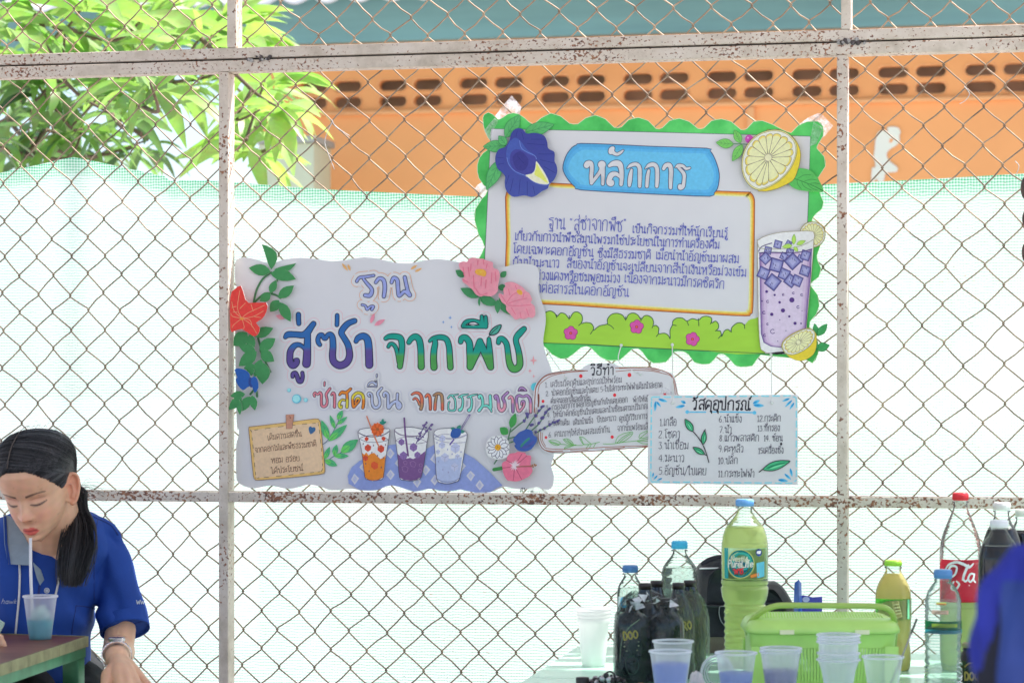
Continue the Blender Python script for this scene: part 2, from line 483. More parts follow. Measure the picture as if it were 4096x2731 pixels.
for c in sorted(wpos, key=lambda q: (q - fork).length):
    p0 = min(nodes, key=lambda q: (q - c).length); mid = (p0 + c) / 2 + Vector((rnd.uniform(-.06, .06), rnd.uniform(-.06, .06), -0.05))
    L = (c - p0).length; r0 = min(0.02, 0.004 + 0.012 * L)
    m.tube(crom([p0, mid, c], False, 4), [r0 + (0.003 - r0) * i / 8 for i in range(9)], bark, 6)
    nodes.append(c); nodes.append(mid)
m.build('branch', tree)
# ------------------------------------------------------------------ chain-link fence in a painted steel frame
def rusty(name, amount, stretch=None):
    m, nt, p = new_mat(name)
    base = add_noise(nt, 18, 5, 0.7)
    paint = ramp(nt, base.outputs[0], [(0.25, (0.50, 0.43, 0.33)), (0.5, (0.71, 0.63, 0.52)), (0.8, (0.82, 0.76, 0.67))])
    n1 = add_noise(nt, 150, 3, 0.55, stretch); n2 = add_noise(nt, 9, 3, 0.6)
    ad = nt.nodes.new('ShaderNodeMath'); ad.operation = 'MULTIPLY_ADD'
    nt.links.new(n2.outputs[0], ad.inputs[0]); ad.inputs[1].default_value = 0.45; nt.links.new(n1.outputs[0], ad.inputs[2])
    t = 0.925 - amount
    fac = ramp(nt, ad.outputs[0], [(t, (0, 0, 0)), (t + 0.05, (1, 1, 1))])
    n3 = add_noise(nt, 90, 2)
    rust = ramp(nt, n3.outputs[0], [(0.32, (0.10, 0.06, 0.05)), (0.50, (0.27, 0.11, 0.055)), (0.72, (0.46, 0.22, 0.10))])
    c = mixc(nt, fac.outputs[0], paint.outputs[0], rust.outputs[0])
    nt.links.new(c, p.inputs['Base Color']); p.inputs['Roughness'].default_value = 0.62
    bump(nt, p, ad.outputs[0], 0.35, 0.001)
    return m
frame_m = rusty('rusted_white_frame_paint', 0.09)
frame_m2 = rusty('rusted_white_rail_paint', 0.115, (1, 1, 1.3)); frame_m3 = rusty('rusted_lower_rail_paint', 0.16, (1, 1, 1.3))
wire_m = plain('rusty_galvanised_wire', (0.35, 0.255, 0.165), 0.5, 0.5, 26, metallic=0.15, detail=6)
fen = thing('chain_link_fence', 'rusty chain link fence in a white painted steel frame behind the posters', 'fence', (0, 0, 0))
Y0, Y1 = -0.034, 0.006
XL, XR = -1.78, 1.84
def bar(name, lo, hi, mat, bev=0.0022):
    m = MB(); m.box(lo, hi, mat, bev); return m.build(name, fen)
bar('rail', (XL, Y0, 1.8119), (XR, Y1, 1.8325), frame_m2)
bar('rail', (XL, Y0 + .001, 1.7862), (XR, Y1, 1.8086), frame_m2)
bar('rail', (XL, Y0 + .002, 0.9462), (XR, Y1 - .001, 0.9668), frame_m3)
bar('rail', (XL, Y0 + .002, 0.09), (XR, Y1 - .001, 0.111), frame_m2)
bar('rail', (XL, Y0, 2.50), (XR, Y1, 2.522), frame_m2)
ul = P(908, 100, Y0).x; ur = P(3364, 60, Y0).x
for x in (XL, -0.5787, 0.6235, XR - .02): bar('post', (x, Y0 - .001, 0), (x + .0195, Y1 + .0005, 1.7855), frame_m)
for x in (XL, ul, ur, XR - .02): bar('upper_post', (x, Y0 - .001, 1.8330), (x + .0185, Y1 + .0005, 2.4995), frame_m)
# weld lumps on the seam of the double rail and a wire tie on the lower rail
m = MB(); dk = plain('dark_weld', (0.10, 0.085, 0.085), 0.8, 0.4, 60, 0.8, 200); lump = plain('weld_bead', (0.40, 0.39, 0.37), 0.7, 0.3, 90, 0.8, 300)
rw = random.Random(4)
for cx, w in ((P(1030, 230, Y0).x, .03), (P(3405, 165, Y0).x, .026)):
    m = MB()
    for k in range(16):
        x = cx + rw.uniform(-w, w); r_ = rw.uniform(.002, .0045)
        m.lathe([(r_ * sin(pi*i/6), -r_ * cos(pi*i/6)) for i in range(7)], dk if k % 3 else lump, (x, Y0 - .001, 1.8101 + rw.uniform(-.004, .004)), 8)
    m.build('weld', fen)
m = MB(); m.box((XL + .01, -.02, 1.8080), (XR - .01, -.012, 1.8124), plain('dark_backing', (.03, .028, .03), .9, .2, 50)); m.build('seam_backing', fen)  # dark strip added behind the gap so it reads as shaded
import bisect
def lerp_tab(tab, k):
    if k <= tab[0][0]: i = 0
    elif k >= tab[-1][0]: i = len(tab) - 2
    else: i = max(0, bisect.bisect([t[0] for t in tab], k) - 1)
    (a, x), (b, y) = tab[i], tab[i+1]
    return x + (y - x) * (k - a) / (b - a)
def mesh_sheet(tab, zrow, dz, ztop, zbot, k0, k1, yc, curve):
    """woven zigzag wires: wire j runs down between node columns j/2 and (j+1)/2"""
    mb = MB(); rw = random.Random(11)
    nr = int((ztop - zbot) / (dz/2)) + 3
    r0 = int(math.floor((zrow - ztop) / (dz/2))) - 1
    wob = {}
    def node(h, r):
        key = (h, r)
        if key not in wob: wob[key] = (rw.gauss(0, .0017), rw.gauss(0, .0014))
        a, b = wob[key]
        return lerp_tab(tab, h / 2) + a, zrow - r * dz / 2 + b
    j = int(k0 * 2)
    while j < k1 * 2:
        pts = []
        for r in range(r0, r0 + nr):
            left = (j + r) % 2 == 0
            h = j if left else j + 1
            x, z = node(h, r)
            s = -1 if left else 1
            x -= -s * 0.0018
            # around each knuckle the wire swings from front to back
            for dzz, yy, dx in ((.0042, -.0016 * s, -.0042*s), (0.0, .0, 0.0), (-.0042, .0016 * s, -.0042*s)):
                pts.append((x + dx * 0.9, yc + yy, z + dzz))
            # slight sag of the straight run
            h2 = j + 1 if left else j
            x2, z2 = node(h2, r + 1)
            pts.append((x + (x2 - x) * .5 + rw.gauss(0, .0006), yc + rw.gauss(0, .0004) , z + (z2 - z) * .5 + curve + rw.gauss(0, .0009)))
        keep = [p for p in pts if zbot <= p[2] <= ztop]
        if len(keep) > 2: mb.tube(keep, 0.00150, wire_m, 5)
        j += 1
    return mb
lower_tab = [(-14, -1.011), (-9, -.652), (-5, -.361), (0, .006), (12, .891)]
upper_tab = [(-9, -1.004), (-4, -.647), (0, -.353), (14, .680), (17, .90)]
mesh_sheet(lower_tab, 1.764, .0737, 1.802, .10, -24, 25, .0105, 0.0).build('wire_mesh', fen)
mesh_sheet(upper_tab, 1.890, .0715, 2.51, 1.816, -20, 30, .0105, -.0015).build('wire_mesh', fen)

# scraps of white thread left on the wires
scrap = plain('thread_scrap', (0.75, 0.75, 0.72), .7, .1, 90)
for lab_, pl in (('curled scrap of white thread on the wires left of the green bordered poster', ((1327, 480), (1345, 508), (1397, 543))), ('thin white thread scrap hanging left of the green bordered poster, just below the curled one', ((1328, 490), (1300, 560), (1312, 612), (1338, 678))), ('frayed white thread scrap on the wires right of the right post', ((3857, 345), (3878, 375), (3862, 402), (3838, 416))), ('pale thread loop above the net at the right edge', ((4060, 644), (4075, 662), (4072, 682), (4066, 694)))):
    pts_ = [P(x, y, .004) for x, y in pl]; t_ = thing('thread_scrap', lab_, 'thread', tuple(pts_[0]), 'scraps of thread on the wire mesh')
    m = MB(); m.tube(crom([tuple(q) for q in pts_], False, 5), .0007, scrap, 5); m.build('cord', t_)
# ------------------------------------------------------------------ green shade net tied along the back of the fence
def net_mat():
    m, nt, p = new_mat('green_shade_net')
    tc = nt.nodes.new('ShaderNodeTexCoord')
    at = nt.nodes.new('ShaderNodeAttribute'); at.attribute_name = 'drop'
    def wave(axis, period, dist, sc):
        mp = nt.nodes.new('ShaderNodeMapping'); nt.links.new(tc.outputs['Object'], mp.inputs[0])
        w = nt.nodes.new('ShaderNodeTexWave'); w.bands_direction = axis; w.wave_profile = 'SIN'
        w.inputs['Scale'].default_value = 2*pi / period / 20.0; w.inputs['Distortion'].default_value = dist
        w.inputs['Detail'].default_value = 2; w.inputs['Detail Scale'].default_value = sc
        nt.links.new(mp.outputs[0], w.inputs[0]); return w
    wz = wave('Z', 0.0056, 2.2, 1.6); wx = wave('X', 0.0055, 1.0, 1.0)
    bl = add_noise(nt, 260, 2, 0.5, (0.6, 1, 1.6)); big = add_noise(nt, 2.2, 3)
    hem = ramp(nt, at.outputs['Fac'], [(0.0, (1, 1, 1)), (0.005, (0.95, 0.95, 0.95)), (0.009, (0.86, 0.86, 0.86)), (0.028, (0.66, 0.66, 0.66)), (0.038, (0.22, 0.22, 0.22)), (0.065, (0, 0, 0))])
    # thread colour: fuller green where the hem is doubled
    thin = ramp(nt, wz.outputs[0], [(0.10, (0.48, 0.80, 0.65)), (0.42, (0.84, 0.95, 0.89))])
    bk = ramp(nt, big.outputs[0], [(0.50, (0, 0, 0)), (0.80, (1, 1, 1))])
    soft = mixc(nt, bk.outputs[0], thin.outputs[0], (0.86, 0.94, 0.90))
    grid = ramp(nt, wx.outputs[0], [(0.25, (0.45, 0.45, 0.45)), (0.6, (1, 1, 1))]); hemf = mixc(nt, 1.0, hem.outputs[0], grid.outputs[0], 'MULTIPLY')
    grz = ramp(nt, wz.outputs[0], [(0.2, (1, 1, 1)), (0.7, (0.55, 0.55, 0.55))]); hemf = mixc(nt, 1.0, hemf, grz.outputs[0], 'MULTIPLY')
    c = mixc(nt, hemf, soft, (0.05, 0.47, 0.21))
    # coverage
    def math_(op, a, b):
        n = nt.nodes.new('ShaderNodeMath'); n.operation = op
        for i, v in enumerate((a, b)):
            if hasattr(v, 'is_output'): nt.links.new(v, n.inputs[i])
            else: n.inputs[i].default_value = v
        return n.outputs[0]
    lines = math_('MULTIPLY', wz.outputs[0], 0.22); cross = math_('MULTIPLY', wx.outputs[0], 0.12)
    cov = math_('ADD', math_('ADD', 0.50, lines), math_('ADD', cross, math_('MULTIPLY', hem.outputs[0], 0.12)))
    hole = ramp(nt, bl.outputs[0], [(0.24, (0, 0, 0)), (0.34, (1, 1, 1))])
    cov = math_('MULTIPLY', cov, math_('MULTIPLY_ADD', hole.outputs[0], 1.0))
    d = nt.nodes.new('ShaderNodeBsdfDiffuse'); t = nt.nodes.new('ShaderNodeBsdfTranslucent'); tp = nt.nodes.new('ShaderNodeBsdfTransparent')
    nt.links.new(c, d.inputs[0]); nt.links.new(c, t.inputs[0])
    mx = nt.nodes.new('ShaderNodeMixShader'); mx.inputs[0].default_value = 0.55
    nt.links.new(d.outputs[0], mx.inputs[1]); nt.links.new(t.outputs[0], mx.inputs[2])
    m2 = nt.nodes.new('ShaderNodeMixShader'); nt.links.new(cov, m2.inputs[0])
    nt.links.new(tp.outputs[0], m2.inputs[1]); nt.links.new(mx.outputs[0], m2.inputs[2])
    nt.links.new(m2.outputs[0], nt.nodes['Material Output'].inputs[0])
    nt.nodes.remove(p)
    return m
NET = net_mat()
edge = [(-700, 800), (-300, 745), (0, 690), (120, 664), (215, 645), (290, 628), (380, 645), (520, 676), (655, 705), (672, 720), (700, 728), (720, 720), (870, 724), (1050, 738), (1300, 757), (1600, 772), (1900, 786), (2400, 780), (2900, 758), (3302, 737), (3423, 730), (3726, 715), (4083, 694), (4500, 676), (5200, 690)]
NY = 0.034
pe = [P(x, y, NY) for x, y in edge]
def top_at(x):
    for a, b in zip(pe, pe[1:]):
        if a.x <= x <= b.x: return a.z + (b.z - a.z) * (x - a.x) / (b.x - a.x)
    return pe[0].z if x < pe[0].x else pe[-1].z
xs = sorted(set([p.x for p in pe] + [pe[0].x + (pe[-1].x - pe[0].x) * i / 260 for i in range(261)]))
drops = [0, .004, .012, .025, .045, .07, .1, .15, .22, .3, .42, .56, .75, 1.0, 1.3]
vs = []; fs = []; dr = []
xpk = P(290, 628, NY).x
for x in xs:
    zt_ = top_at(x)
    for d in drops:
        z = max(0.02, zt_ - d * (zt_ - .02) / 1.3 if d > .3 else zt_ - d)
        fold = 0.006 * sin(9*x + 2*z) * min(1, d*4) + 0.010 * math.exp(-((x - xpk + 0.05*d)/.06)**2) * math.exp(-d*3) * sin(40*(x-xpk))
        vs.append((x, NY + 0.006 + fold, z)); dr.append(d)
nd = len(drops)
for i in range(len(xs) - 1):
    for k in range(nd - 1): fs.append((i*nd+k, i*nd+k+1, (i+1)*nd+k+1, (i+1)*nd+k))
me = bpy.data.meshes.new('shade_net'); me.from_pydata(vs, [], fs); me.materials.append(NET)
at = me.attributes.new('drop', 'FLOAT', 'POINT'); at.data.foreach_set('value', dr)
me.polygons.foreach_set('use_smooth', [True]*len(fs))
no = link(bpy.data.objects.new('shade_net', me))
tag(no, 'pale green shade net tied along the back of the chain link fence', 'net')
# ------------------------------------------------------------------ handwriting: one-line Thai and Latin letters
GL = {}
def G(ch, w, s):
    st = []
    for part in s.split(';'):
        part = part.strip()
        if not part: continue
        if part[0] == 'o':
            x, y, r = (float(v) for v in part[1:].split(','))
            st.append(('o', x, y, r))
        else:
            st.append([tuple(float(v) for v in q.split(',')) for q in part.split()])
    GL[ch] = (w, st)
for line in '''
ก 64|6,66 14,80 30,98 48,96 56,80 56,0;6,66 18,64 12,54 12,0
ข 58|o14,78,9;14,88 26,96 32,84 24,70 22,56 22,14 28,2 44,2 50,12 50,98
ค 66|10,0 10,60 18,92 40,98 56,88 58,60 58,0;o32,44,9;27,36 18,16 10,0
ง 46|o28,86,9;37,88 40,40 36,4 28,0 20,12 6,46
จ 60|o20,48,9;28,44 34,20 42,2 52,20 52,74 44,92 28,98 8,84
ฉ 68|8,84 26,98 44,92 50,74 50,10;o18,50,9;24,44 28,10 34,2 42,8 50,12;o58,6,8
ช 62|o12,80,9;12,90 24,96 30,84 22,66 22,14 30,2 44,2 52,14 52,54 40,74 44,86 62,104
ซ 64|o10,72,8;10,82 18,94 26,84 32,94 36,82 26,66 24,14 32,2 46,2 54,14 54,54 42,74 46,86 64,104
ญ 84|o12,8,8;14,16 18,52 8,66 24,96 44,96 52,80 52,4 66,2 76,10 76,98;o56,-18,7;62,-22 72,-28 78,-12
ฏ 64|o12,8,8;14,16 18,54 8,66 26,96 46,96 54,80 54,0 52,-18 40,-10 30,-22 22,-14
ฐ 60|56,100 32,96 12,86 28,78 46,76 52,60 50,10 44,0 28,10 24,28;o28,38,8;16,-14 28,-20 36,-12 46,-22 54,-12 50,-4
ณ 94|o12,8,8;14,16 18,54 8,66 22,96 40,96 48,80 48,10 64,2 72,12 72,98;o82,8,8
ด 64|12,0 10,60 22,94 44,96 56,80 56,0;o32,42,9;27,34 12,2
ต 64|12,0 10,60 18,94 32,84 46,96 56,80 56,0;o32,42,9;27,34 12,2
ถ 64|o16,8,8;18,16 20,54 8,66 24,96 46,96 56,80 56,0
ภ 64|o10,8,8;16,14 20,54 8,66 24,96 46,96 56,80 56,0
ท 66|o12,82,9;20,88 24,76 22,0;22,50 36,84 50,96 58,82 58,0
ธ 60|56,98 36,96 14,84 28,78 46,76 52,60 52,12 44,0 22,0 14,10 14,40 24,46
น 68|o12,82,9;20,88 26,76 26,4 40,14 52,10;54,98 54,16;o60,8,8
บ 60|o12,82,9;20,88 24,76 24,10 30,2 48,2 54,10 54,98
ป 60|o12,82,9;20,88 24,76 24,10 30,2 48,2 54,10 54,132
ผ 66|o18,82,9;10,76 12,0 32,50 54,0 58,98
พ 72|o10,82,9;18,88 22,76 22,0 38,70 54,0 62,98
ฟ 72|o10,82,9;18,88 22,76 22,0 38,70 54,0 62,132
ม 66|o12,82,9;20,88 24,76 24,12;o16,8,8;24,12 40,18 56,2;56,98 56,0
ย 60|o14,82,9;8,74 14,58 24,52 12,44 12,10 20,2 46,2 54,12 54,98
ร 46|44,100 26,96 10,84 24,76 36,70 38,50 34,14;o26,8,9
ล 60|8,82 20,96 42,96 52,80 52,0;52,30 40,52 24,50 14,36 12,14;o20,8,8
ว 44|6,84 18,98 32,94 38,78 36,14;o28,8,9
ส 60|8,82 20,96 42,94 52,80 52,0;52,30 40,52 24,50 14,36 12,14;o20,8,8;44,92 60,110
ห 70|o10,82,9;18,88 22,76 22,0;22,20 40,60 52,76;o54,85,9;56,74 60,60 60,0
อ 58|o22,58,9;13,58 10,10 20,0 44,0 52,12 52,80 40,96 22,96 8,82
ะ 32|o10,66,8;16,70 26,86;o10,22,8;16,26 26,42
า 36|6,84 16,98 26,92 30,78 30,0
เ 28|14,98 14,16;o20,8,8
แ 50|12,98 12,16;o18,8,8;36,98 36,16;o42,8,8
โ 34|40,132 18,130 4,120 18,112 20,100 18,16;o24,8,8
ใ 34|o10,112,8;2,112 10,128 22,126 24,112 18,98 18,16;o24,8,8
ไ 34|0,128 10,118 20,130 20,16;o26,8,8
ๆ 44|o14,62,9;8,68 16,90 32,90 36,74 36,-24
1 34|6,78 20,98 20,0;8,0 32,0
2 52|8,80 18,98 40,96 46,80 36,50 6,2 48,2
3 50|8,92 40,96 24,58 44,44 44,12 26,0 6,8
4 54|38,0 38,98 6,34 50,34
5 50|44,98 12,98 10,58 34,62 46,40 38,8 8,2
6 50|36,100 14,60 8,24 22,0 42,10 42,38 24,48 10,34
7 46|6,96 42,96 18,0
8 50|26,52 10,76 26,98 42,76 26,52 8,24 26,0 44,24 26,52
9 50|42,60 28,48 10,62 14,90 34,98 42,80 40,30 28,0
0 48|24,98 8,70 8,28 24,0 40,28 40,70 24,98
. 22|10,0 12,3
/ 44|2,-16 44,116
- 36|6,42 32,42
“ 36|10,104 8,90;22,104 20,90
” 36|10,104 12,118;22,104 24,118
'''.strip().split('\n'):
    ch, rest = line.split(' ', 1); w, s_ = rest.split('|'); G(ch, float(w), s_)
ABOVE = {'ิ': '-46,112 -38,128 -18,128 -8,112 -46,112', 'ี': '-46,112 -38,128 -18,128 -8,112 -46,112;-8,112 -6,136',
 'ึ': '-46,112 -38,128 -18,128 -8,112 -46,112;o-8,122,6', 'ื': '-46,112 -38,128 -18,128 -8,112 -46,112;-8,112 -6,138;-18,122 -16,138',
 'ั': 'o-36,118,7;-29,116 -14,122 -4,138', '็': '-40,112 -34,128 -22,126 -20,116 -30,116;-20,122 -6,138', 'ํ': 'o-14,120,8'}
TONE = {'่': '-12,0 -12,18', '้': 'o-24,8,6;-18,4 -4,24', '๊': '-32,4 -26,18 -20,8 -14,18 -2,24', '๋': '-20,10 -4,10;-12,2 -12,18', '์': 'o-16,4,6;-14,10 -2,28'}
BELOW = {'ุ': 'o-14,-18,6;-8,-16 -8,-38', 'ู': 'o-28,-16,6;-22,-14 -22,-34 -8,-34 -6,-10'}
def marks(d):
    out = {}
    for k, s in d.items():
        G('tmp', 0, s); out[k] = GL.pop('tmp')[1]
    return out
ABOVE, TONE, BELOW = marks(ABOVE), marks(TONE), marks(BELOW)
rt = random.Random(5)
def write(art, s, x0, y0, x1, y1, h, w, col, slant=0.0, jit=1.6):
    """letters along the baseline (x0, y0)-(x1, y1), h = letter height, w = half pen width (photo pixels)"""
    s = s.replace('ำ', 'ํา')
    # tone marks come after the nikhahit in the source order used above
    adv = 0; pen = []
    high = False
    for ch in s:
        if ch == ' ': adv += 38; high = False; continue
        if ch in ABOVE: pen.append((adv, 0, ABOVE[ch])); high = True; continue
        if ch in TONE: pen.append((adv, 144 if high else 114, TONE[ch])); continue
        if ch in BELOW: pen.append((adv, 0, BELOW[ch])); continue
        if ch not in GL: continue
        high = False
        pen.append((adv, 0, GL[ch][1])); adv += GL[ch][0] + 4
    L = sqrt((x1-x0)**2 + (y1-y0)**2); kx = L / adv; ky = h / 100
    ca, sa = (x1-x0)/L, (y1-y0)/L
    def tr(x, y):
        X = x*kx + y*ky*slant; Yy = -y*ky
        return (x0 + X*ca - Yy*sa, y0 + X*sa + Yy*ca)
    for a, dy, strokes in pen:
        jx, jy, js = rt.gauss(0, jit), rt.gauss(0, jit), 1 + rt.gauss(0, .03)
        for st in strokes:
            if st[0] == 'o':
                _, x, y, r = st
                art.stroke([tr(a + jx + x + r*cos(t), jy + dy + y*js + r*1.0*sin(t)) for t in [2*pi*i/8 for i in range(8)]], w, col, 1, True)
            else:
                pts = [tr(a + jx + x + rt.gauss(0, .5), jy + dy + y*js + rt.gauss(0, .5)) for x, y in st]
                art.stroke(pts, w, col, 3 if len(pts) > 2 else 0)
def zz(pts, ox, oy, sc):
    return [(ox + p[0]*sc, oy + p[1]*sc) + ((p[2]*sc,) if len(p) > 2 else ()) for p in pts]
def pz(s): return [tuple(float(v) for v in q.split(',')) for q in s.split()]
def Q(s, ox, oy, sc): return zz(pz(s), ox, oy, sc)
def grad(name, top, bot, zmid, width=0.004):
    """marker colour that changes from one ink to the other across the letter"""
    if name in _mats: return _mats[name]
    m, nt, p = new_mat(name)
    g = nt.nodes.new('ShaderNodeNewGeometry'); sx = nt.nodes.new('ShaderNodeSeparateXYZ'); nt.links.new(g.outputs['Position'], sx.inputs[0])
    mr = nt.nodes.new('ShaderNodeMapRange'); nt.links.new(sx.outputs[2], mr.inputs[0])
    mr.inputs[1].default_value = zmid - width; mr.inputs[2].default_value = zmid + width
    n = add_noise(nt, 130, 3)
    c = mixc(nt, mr.outputs[0], ink(*bot), ink(*top)); c2 = mixc(nt, 0.12, c, n.outputs[1], 'OVERLAY')
    nt.links.new(c2, p.inputs['Base Color']); p.inputs['Roughness'].default_value = 0.7; p.inputs['Specular IOR Level'].default_value = 0.25
    _mats[name] = m
    return m
WHITE = (192, 192, 206); BLACKI = (48, 46, 62)
def paper_mat():
    m, nt, p = new_mat('white_card')
    n = add_noise(nt, 7, 3); r = ramp(nt, n.outputs[0], [(0.3, (0.78, 0.78, 0.785)), (0.7, (0.815, 0.815, 0.815))])
    nt.links.new(r.outputs[0], p.inputs['Base Color']); p.inputs['Roughness'].default_value = 0.6; p.inputs['Specular IOR Level'].default_value = 0.3
    n2 = add_noise(nt, 700, 2); bump(nt, p, n2.outputs[0], 0.08, 0.0006)
    return m
CARD = paper_mat(); _mats['ink_192_192_206'] = CARD
# ------------------------------------------------------------------ title poster (lower left)
tp = thing('title_poster', 'white wavy-edged poster with big blue and green Thai title, flowers and three painted drinks', 'poster', tuple(P(1540, 1460, 0)))
TY = -0.0010
ZA = (930, 960, .4464); ZB = (1120, 1220, .2296); ZC = (1600, 1220, .2381); ZD = (1220, 1480, .2296)
ZE = (1620, 1480, .2466); ZF = (930, 1640, .2168); ZG = (1380, 1640, .2466); ZH = (1880, 1600, .2552); Z4 = (900, 950, .6695); ZI = (1780, 960, .2296)
a = Art(TY)
top = Q('25,205 60,165 110,156 200,172 290,200 345,207 400,198 450,178 600,160 760,172 896,192', *ZA)
top += Q('740,132 830,118 920,128 1010,150 1100,155 1180,140 1280,128 1400,148 1500,166 1600,176 1690,172 1750,155 1838,162 1868,182 1880,232 1872,300 1888,370 1914,450 1915,520 1902,600 1905,650 1925,720 1945,770 1958,830 1962,900 1960,1000 1962,1100 1968,1200', *Z4)
low = Q('1317,850 1300,920 1275,1000 1285,1090 1315,1180 1310,1280 1290,1350 1240,1395 1150,1392 1050,1360 960,1375 860,1395 780,1395 680,1380 590,1360 520,1358 440,1395 340,1432 200,1448', *ZH)
low += Q('2250,1330 2120,1335 2000,1310 1880,1282 1780,1300 1660,1312 1540,1300 1440,1278 1360,1272 1240,1300 1130,1318 1010,1285 880,1240 760,1215 660,1235 540,1290 380,1302 240,1292 120,1272 0,1280', *ZG)
low += Q('1880,1475 1750,1455 1600,1400 1450,1375 1350,1382 1200,1420 1100,1445 950,1440 800,1402 680,1390 550,1410 420,1440 280,1420 160,1370 75,1270', *ZF)
low += Q('68,900 72,620 100,530 120,430 110,330 78,230', *ZF) + Q('24,900 24,640 24,520 46,450 26,380', *ZA)
a.fill(top + low, CARD, 2, 0.0008)
a.build('sheet', tp)

# drawn lettering and ornaments
a = Art(TY - .0011)
def halo(strokes, rim, col, lw, conv):
    """pencil line running round the letters"""
    for st in strokes: a.stroke([(p[0], p[1], p[2] + rim) for p in st], 0, col, 4)
    a.up(2e-5)
    for st in strokes: a.stroke([(p[0], p[1], p[2] + rim - lw) for p in st], 0, WHITE, 4)
    a.up(2e-5)
def letters(strokes, fillcol, out, edge=BLACKI):
    for st in strokes: a.stroke([(p[0], p[1], p[2]) for p in st], 0, edge, 5)
    a.up(2e-5)
    for st in strokes: a.stroke([(p[0], p[1], p[2] - out) for p in st], 0, fillcol, 5)
    a.up(2e-5)
def L3(s, z): return zz(pz(s), *z)
blue_t = [L3(s, ZB) for s in (
 '92,560,40 140,515,60 260,512,58 400,520,62 480,470,66 530,400,60 585,325,52', '480,500,62 480,620,64 475,780,70 470,920,74 462,1020,78',
 '440,790,30 400,730,40 330,690,46 250,710,56 185,800,62 172,910,62 180,1000,64 228,1050,66 285,1010,60 300,960,46 262,950,30',
 '322,165,48 322,240,48 328,322,46', '220,1245,38 225,1195,40 270,1180,40 300,1240,44 325,1320,44 370,1325,44 395,1250,40 390,1180,38',
 '695,690,42 668,650,46 662,590,46 690,530,46 735,520,44 765,575,44 800,575,44 830,525,46 880,510,50 915,570,58 925,720,62 915,880,64 940,990,66 1040,1050,70 1150,1010,68 1205,920,66 1210,810,62 1180,680,60 1110,560,56 1070,480,58 1110,400,60 1190,320,58 1300,275,52',
 '996,180,42 996,260,42 992,345,42', '1325,630,45 1365,570,56 1450,540,64 1520,590,68 1545,720,70 1552,900,72 1556,1040,72')]
green_t = [L3(s, ZC) for s in (
 '-240,560,40 -180,528,50 -70,528,56 10,560,58 35,680,56 20,880,54 0,1030,52', '-195,700,34 -165,655,38 -120,655,38 -70,715,40 -40,830,38 -20,960,38',
 '150,625,46 195,560,52 265,530,58 325,590,60 350,740,60 355,900,60 358,1035,62',
 '500,605,32 560,560,44 680,540,52 780,575,54 825,700,54 838,880,56 848,1045,56', '590,610,50 590,660,54 572,760,58 565,900,60 572,1045,62',
 '1020,615,48 1040,555,54 1105,550,58 1165,630,60 1175,760,64 1180,900,62 1178,1040,60', '1180,1040,60 1240,900,66 1300,760,70 1345,610,60', '1345,600,50 1390,720,64 1450,860,66 1520,1040,58', '1495,570,40 1505,760,56 1530,1045,54',
 '1060,350,40 1110,285,42 1210,262,40 1310,285,44 1400,330,52 1440,360,46', '1060,360,36 1200,366,34 1440,362,40', '1375,190,36 1382,300,44', '1440,200,36 1445,320,44',
 '1655,630,44 1672,570,48 1725,570,52 1790,650,52 1815,800,54 1835,950,58 1880,1055,66 1950,1070,66 2010,1010,62 2010,880,58 1985,740,54 1950,610,52 1960,540,56 2020,465,60 2085,400,50')]
PINK = (214, 158, 176)
halo(blue_t + green_t, 13, PINK, 1.5, ZB)
zb = P(1250, 1395, TY).z; zg = P(1880, 1415, TY).z
letters(blue_t, grad('blue_violet_marker', (47, 96, 164), (84, 70, 138), zb), 3.4, (40, 42, 66))
letters(green_t, grad('teal_green_marker', (30, 140, 132), (74, 146, 82), zg), 3.4, (40, 46, 60))
a.dot(*zz([(1235, 318)], *ZC)[0], 17, (210, 214, 222), 6, 12)
a.stroke(L3('1140,330 1190,290 1260,285 1330,335 1230,325 1140,330', ZC), 2.0, (40, 46, 60), 3)
a.fill(L3('1505,505 1530,430 1600,365 1700,330 1680,410 1620,485', ZC), (70, 150, 140), 3); a.stroke(L3('1505,505 1530,430 1600,365 1700,330 1680,410 1620,485', ZC), 2.2, (40, 46, 60), 3, True)
a.stroke(L3('1490,530 1560,450 1650,370', ZC), 1.5, (40, 46, 60), 2)
# first word
w1 = [L3(s, Z4) for s in ('788,262,11 805,240,11 840,235,11 890,227,10', '828,248,10 850,275,12 878,310,13 868,345,15 838,345,13', '820,402,9 840,408,9 850,428,11 870,412,9 888,412,10 878,430,10', '902,268,12 922,245,13 948,255,14 956,300,14 950,352,13', '996,268,12 1008,242,13 1030,255,14 1035,310,14 1042,348,13 1075,322,13 1105,345,14 1092,315,13 1075,238,13')]
for k, st in enumerate(w1):
    q = crom([(p[0], p[1], p[2] + 15) for p in st], False, 8)
    a.stroke(q, 0, (224, 150, 110), 0); 
a.up(2e-5)
for st in w1: a.stroke([(p[0], p[1], p[2] + 13) for p in st], 0, WHITE, 4)
rr = random.Random(3)
for st in w1:                                   # gaps that make the orange line a dashed one
    q = crom([(p[0], p[1]) for p in st], False, 4)
    for i in range(0, len(q), 5):
        for sgn in (-1, 1): a.dot(q[i][0] + sgn*rr.uniform(0, 24), q[i][1] + rr.choice((-1, 1))*24, 5, WHITE, None, 8)
letters(w1, (140, 150, 212), 3.0, (52, 54, 92))
for s in ('700,155 735,200', '735,160 750,200', '1110,190 1150,165', '1135,205 1178,183'):
    p, q = L3(s, Z4); a.leaf(p[0], p[1], q[0], q[1], 5, (232, 160, 112))
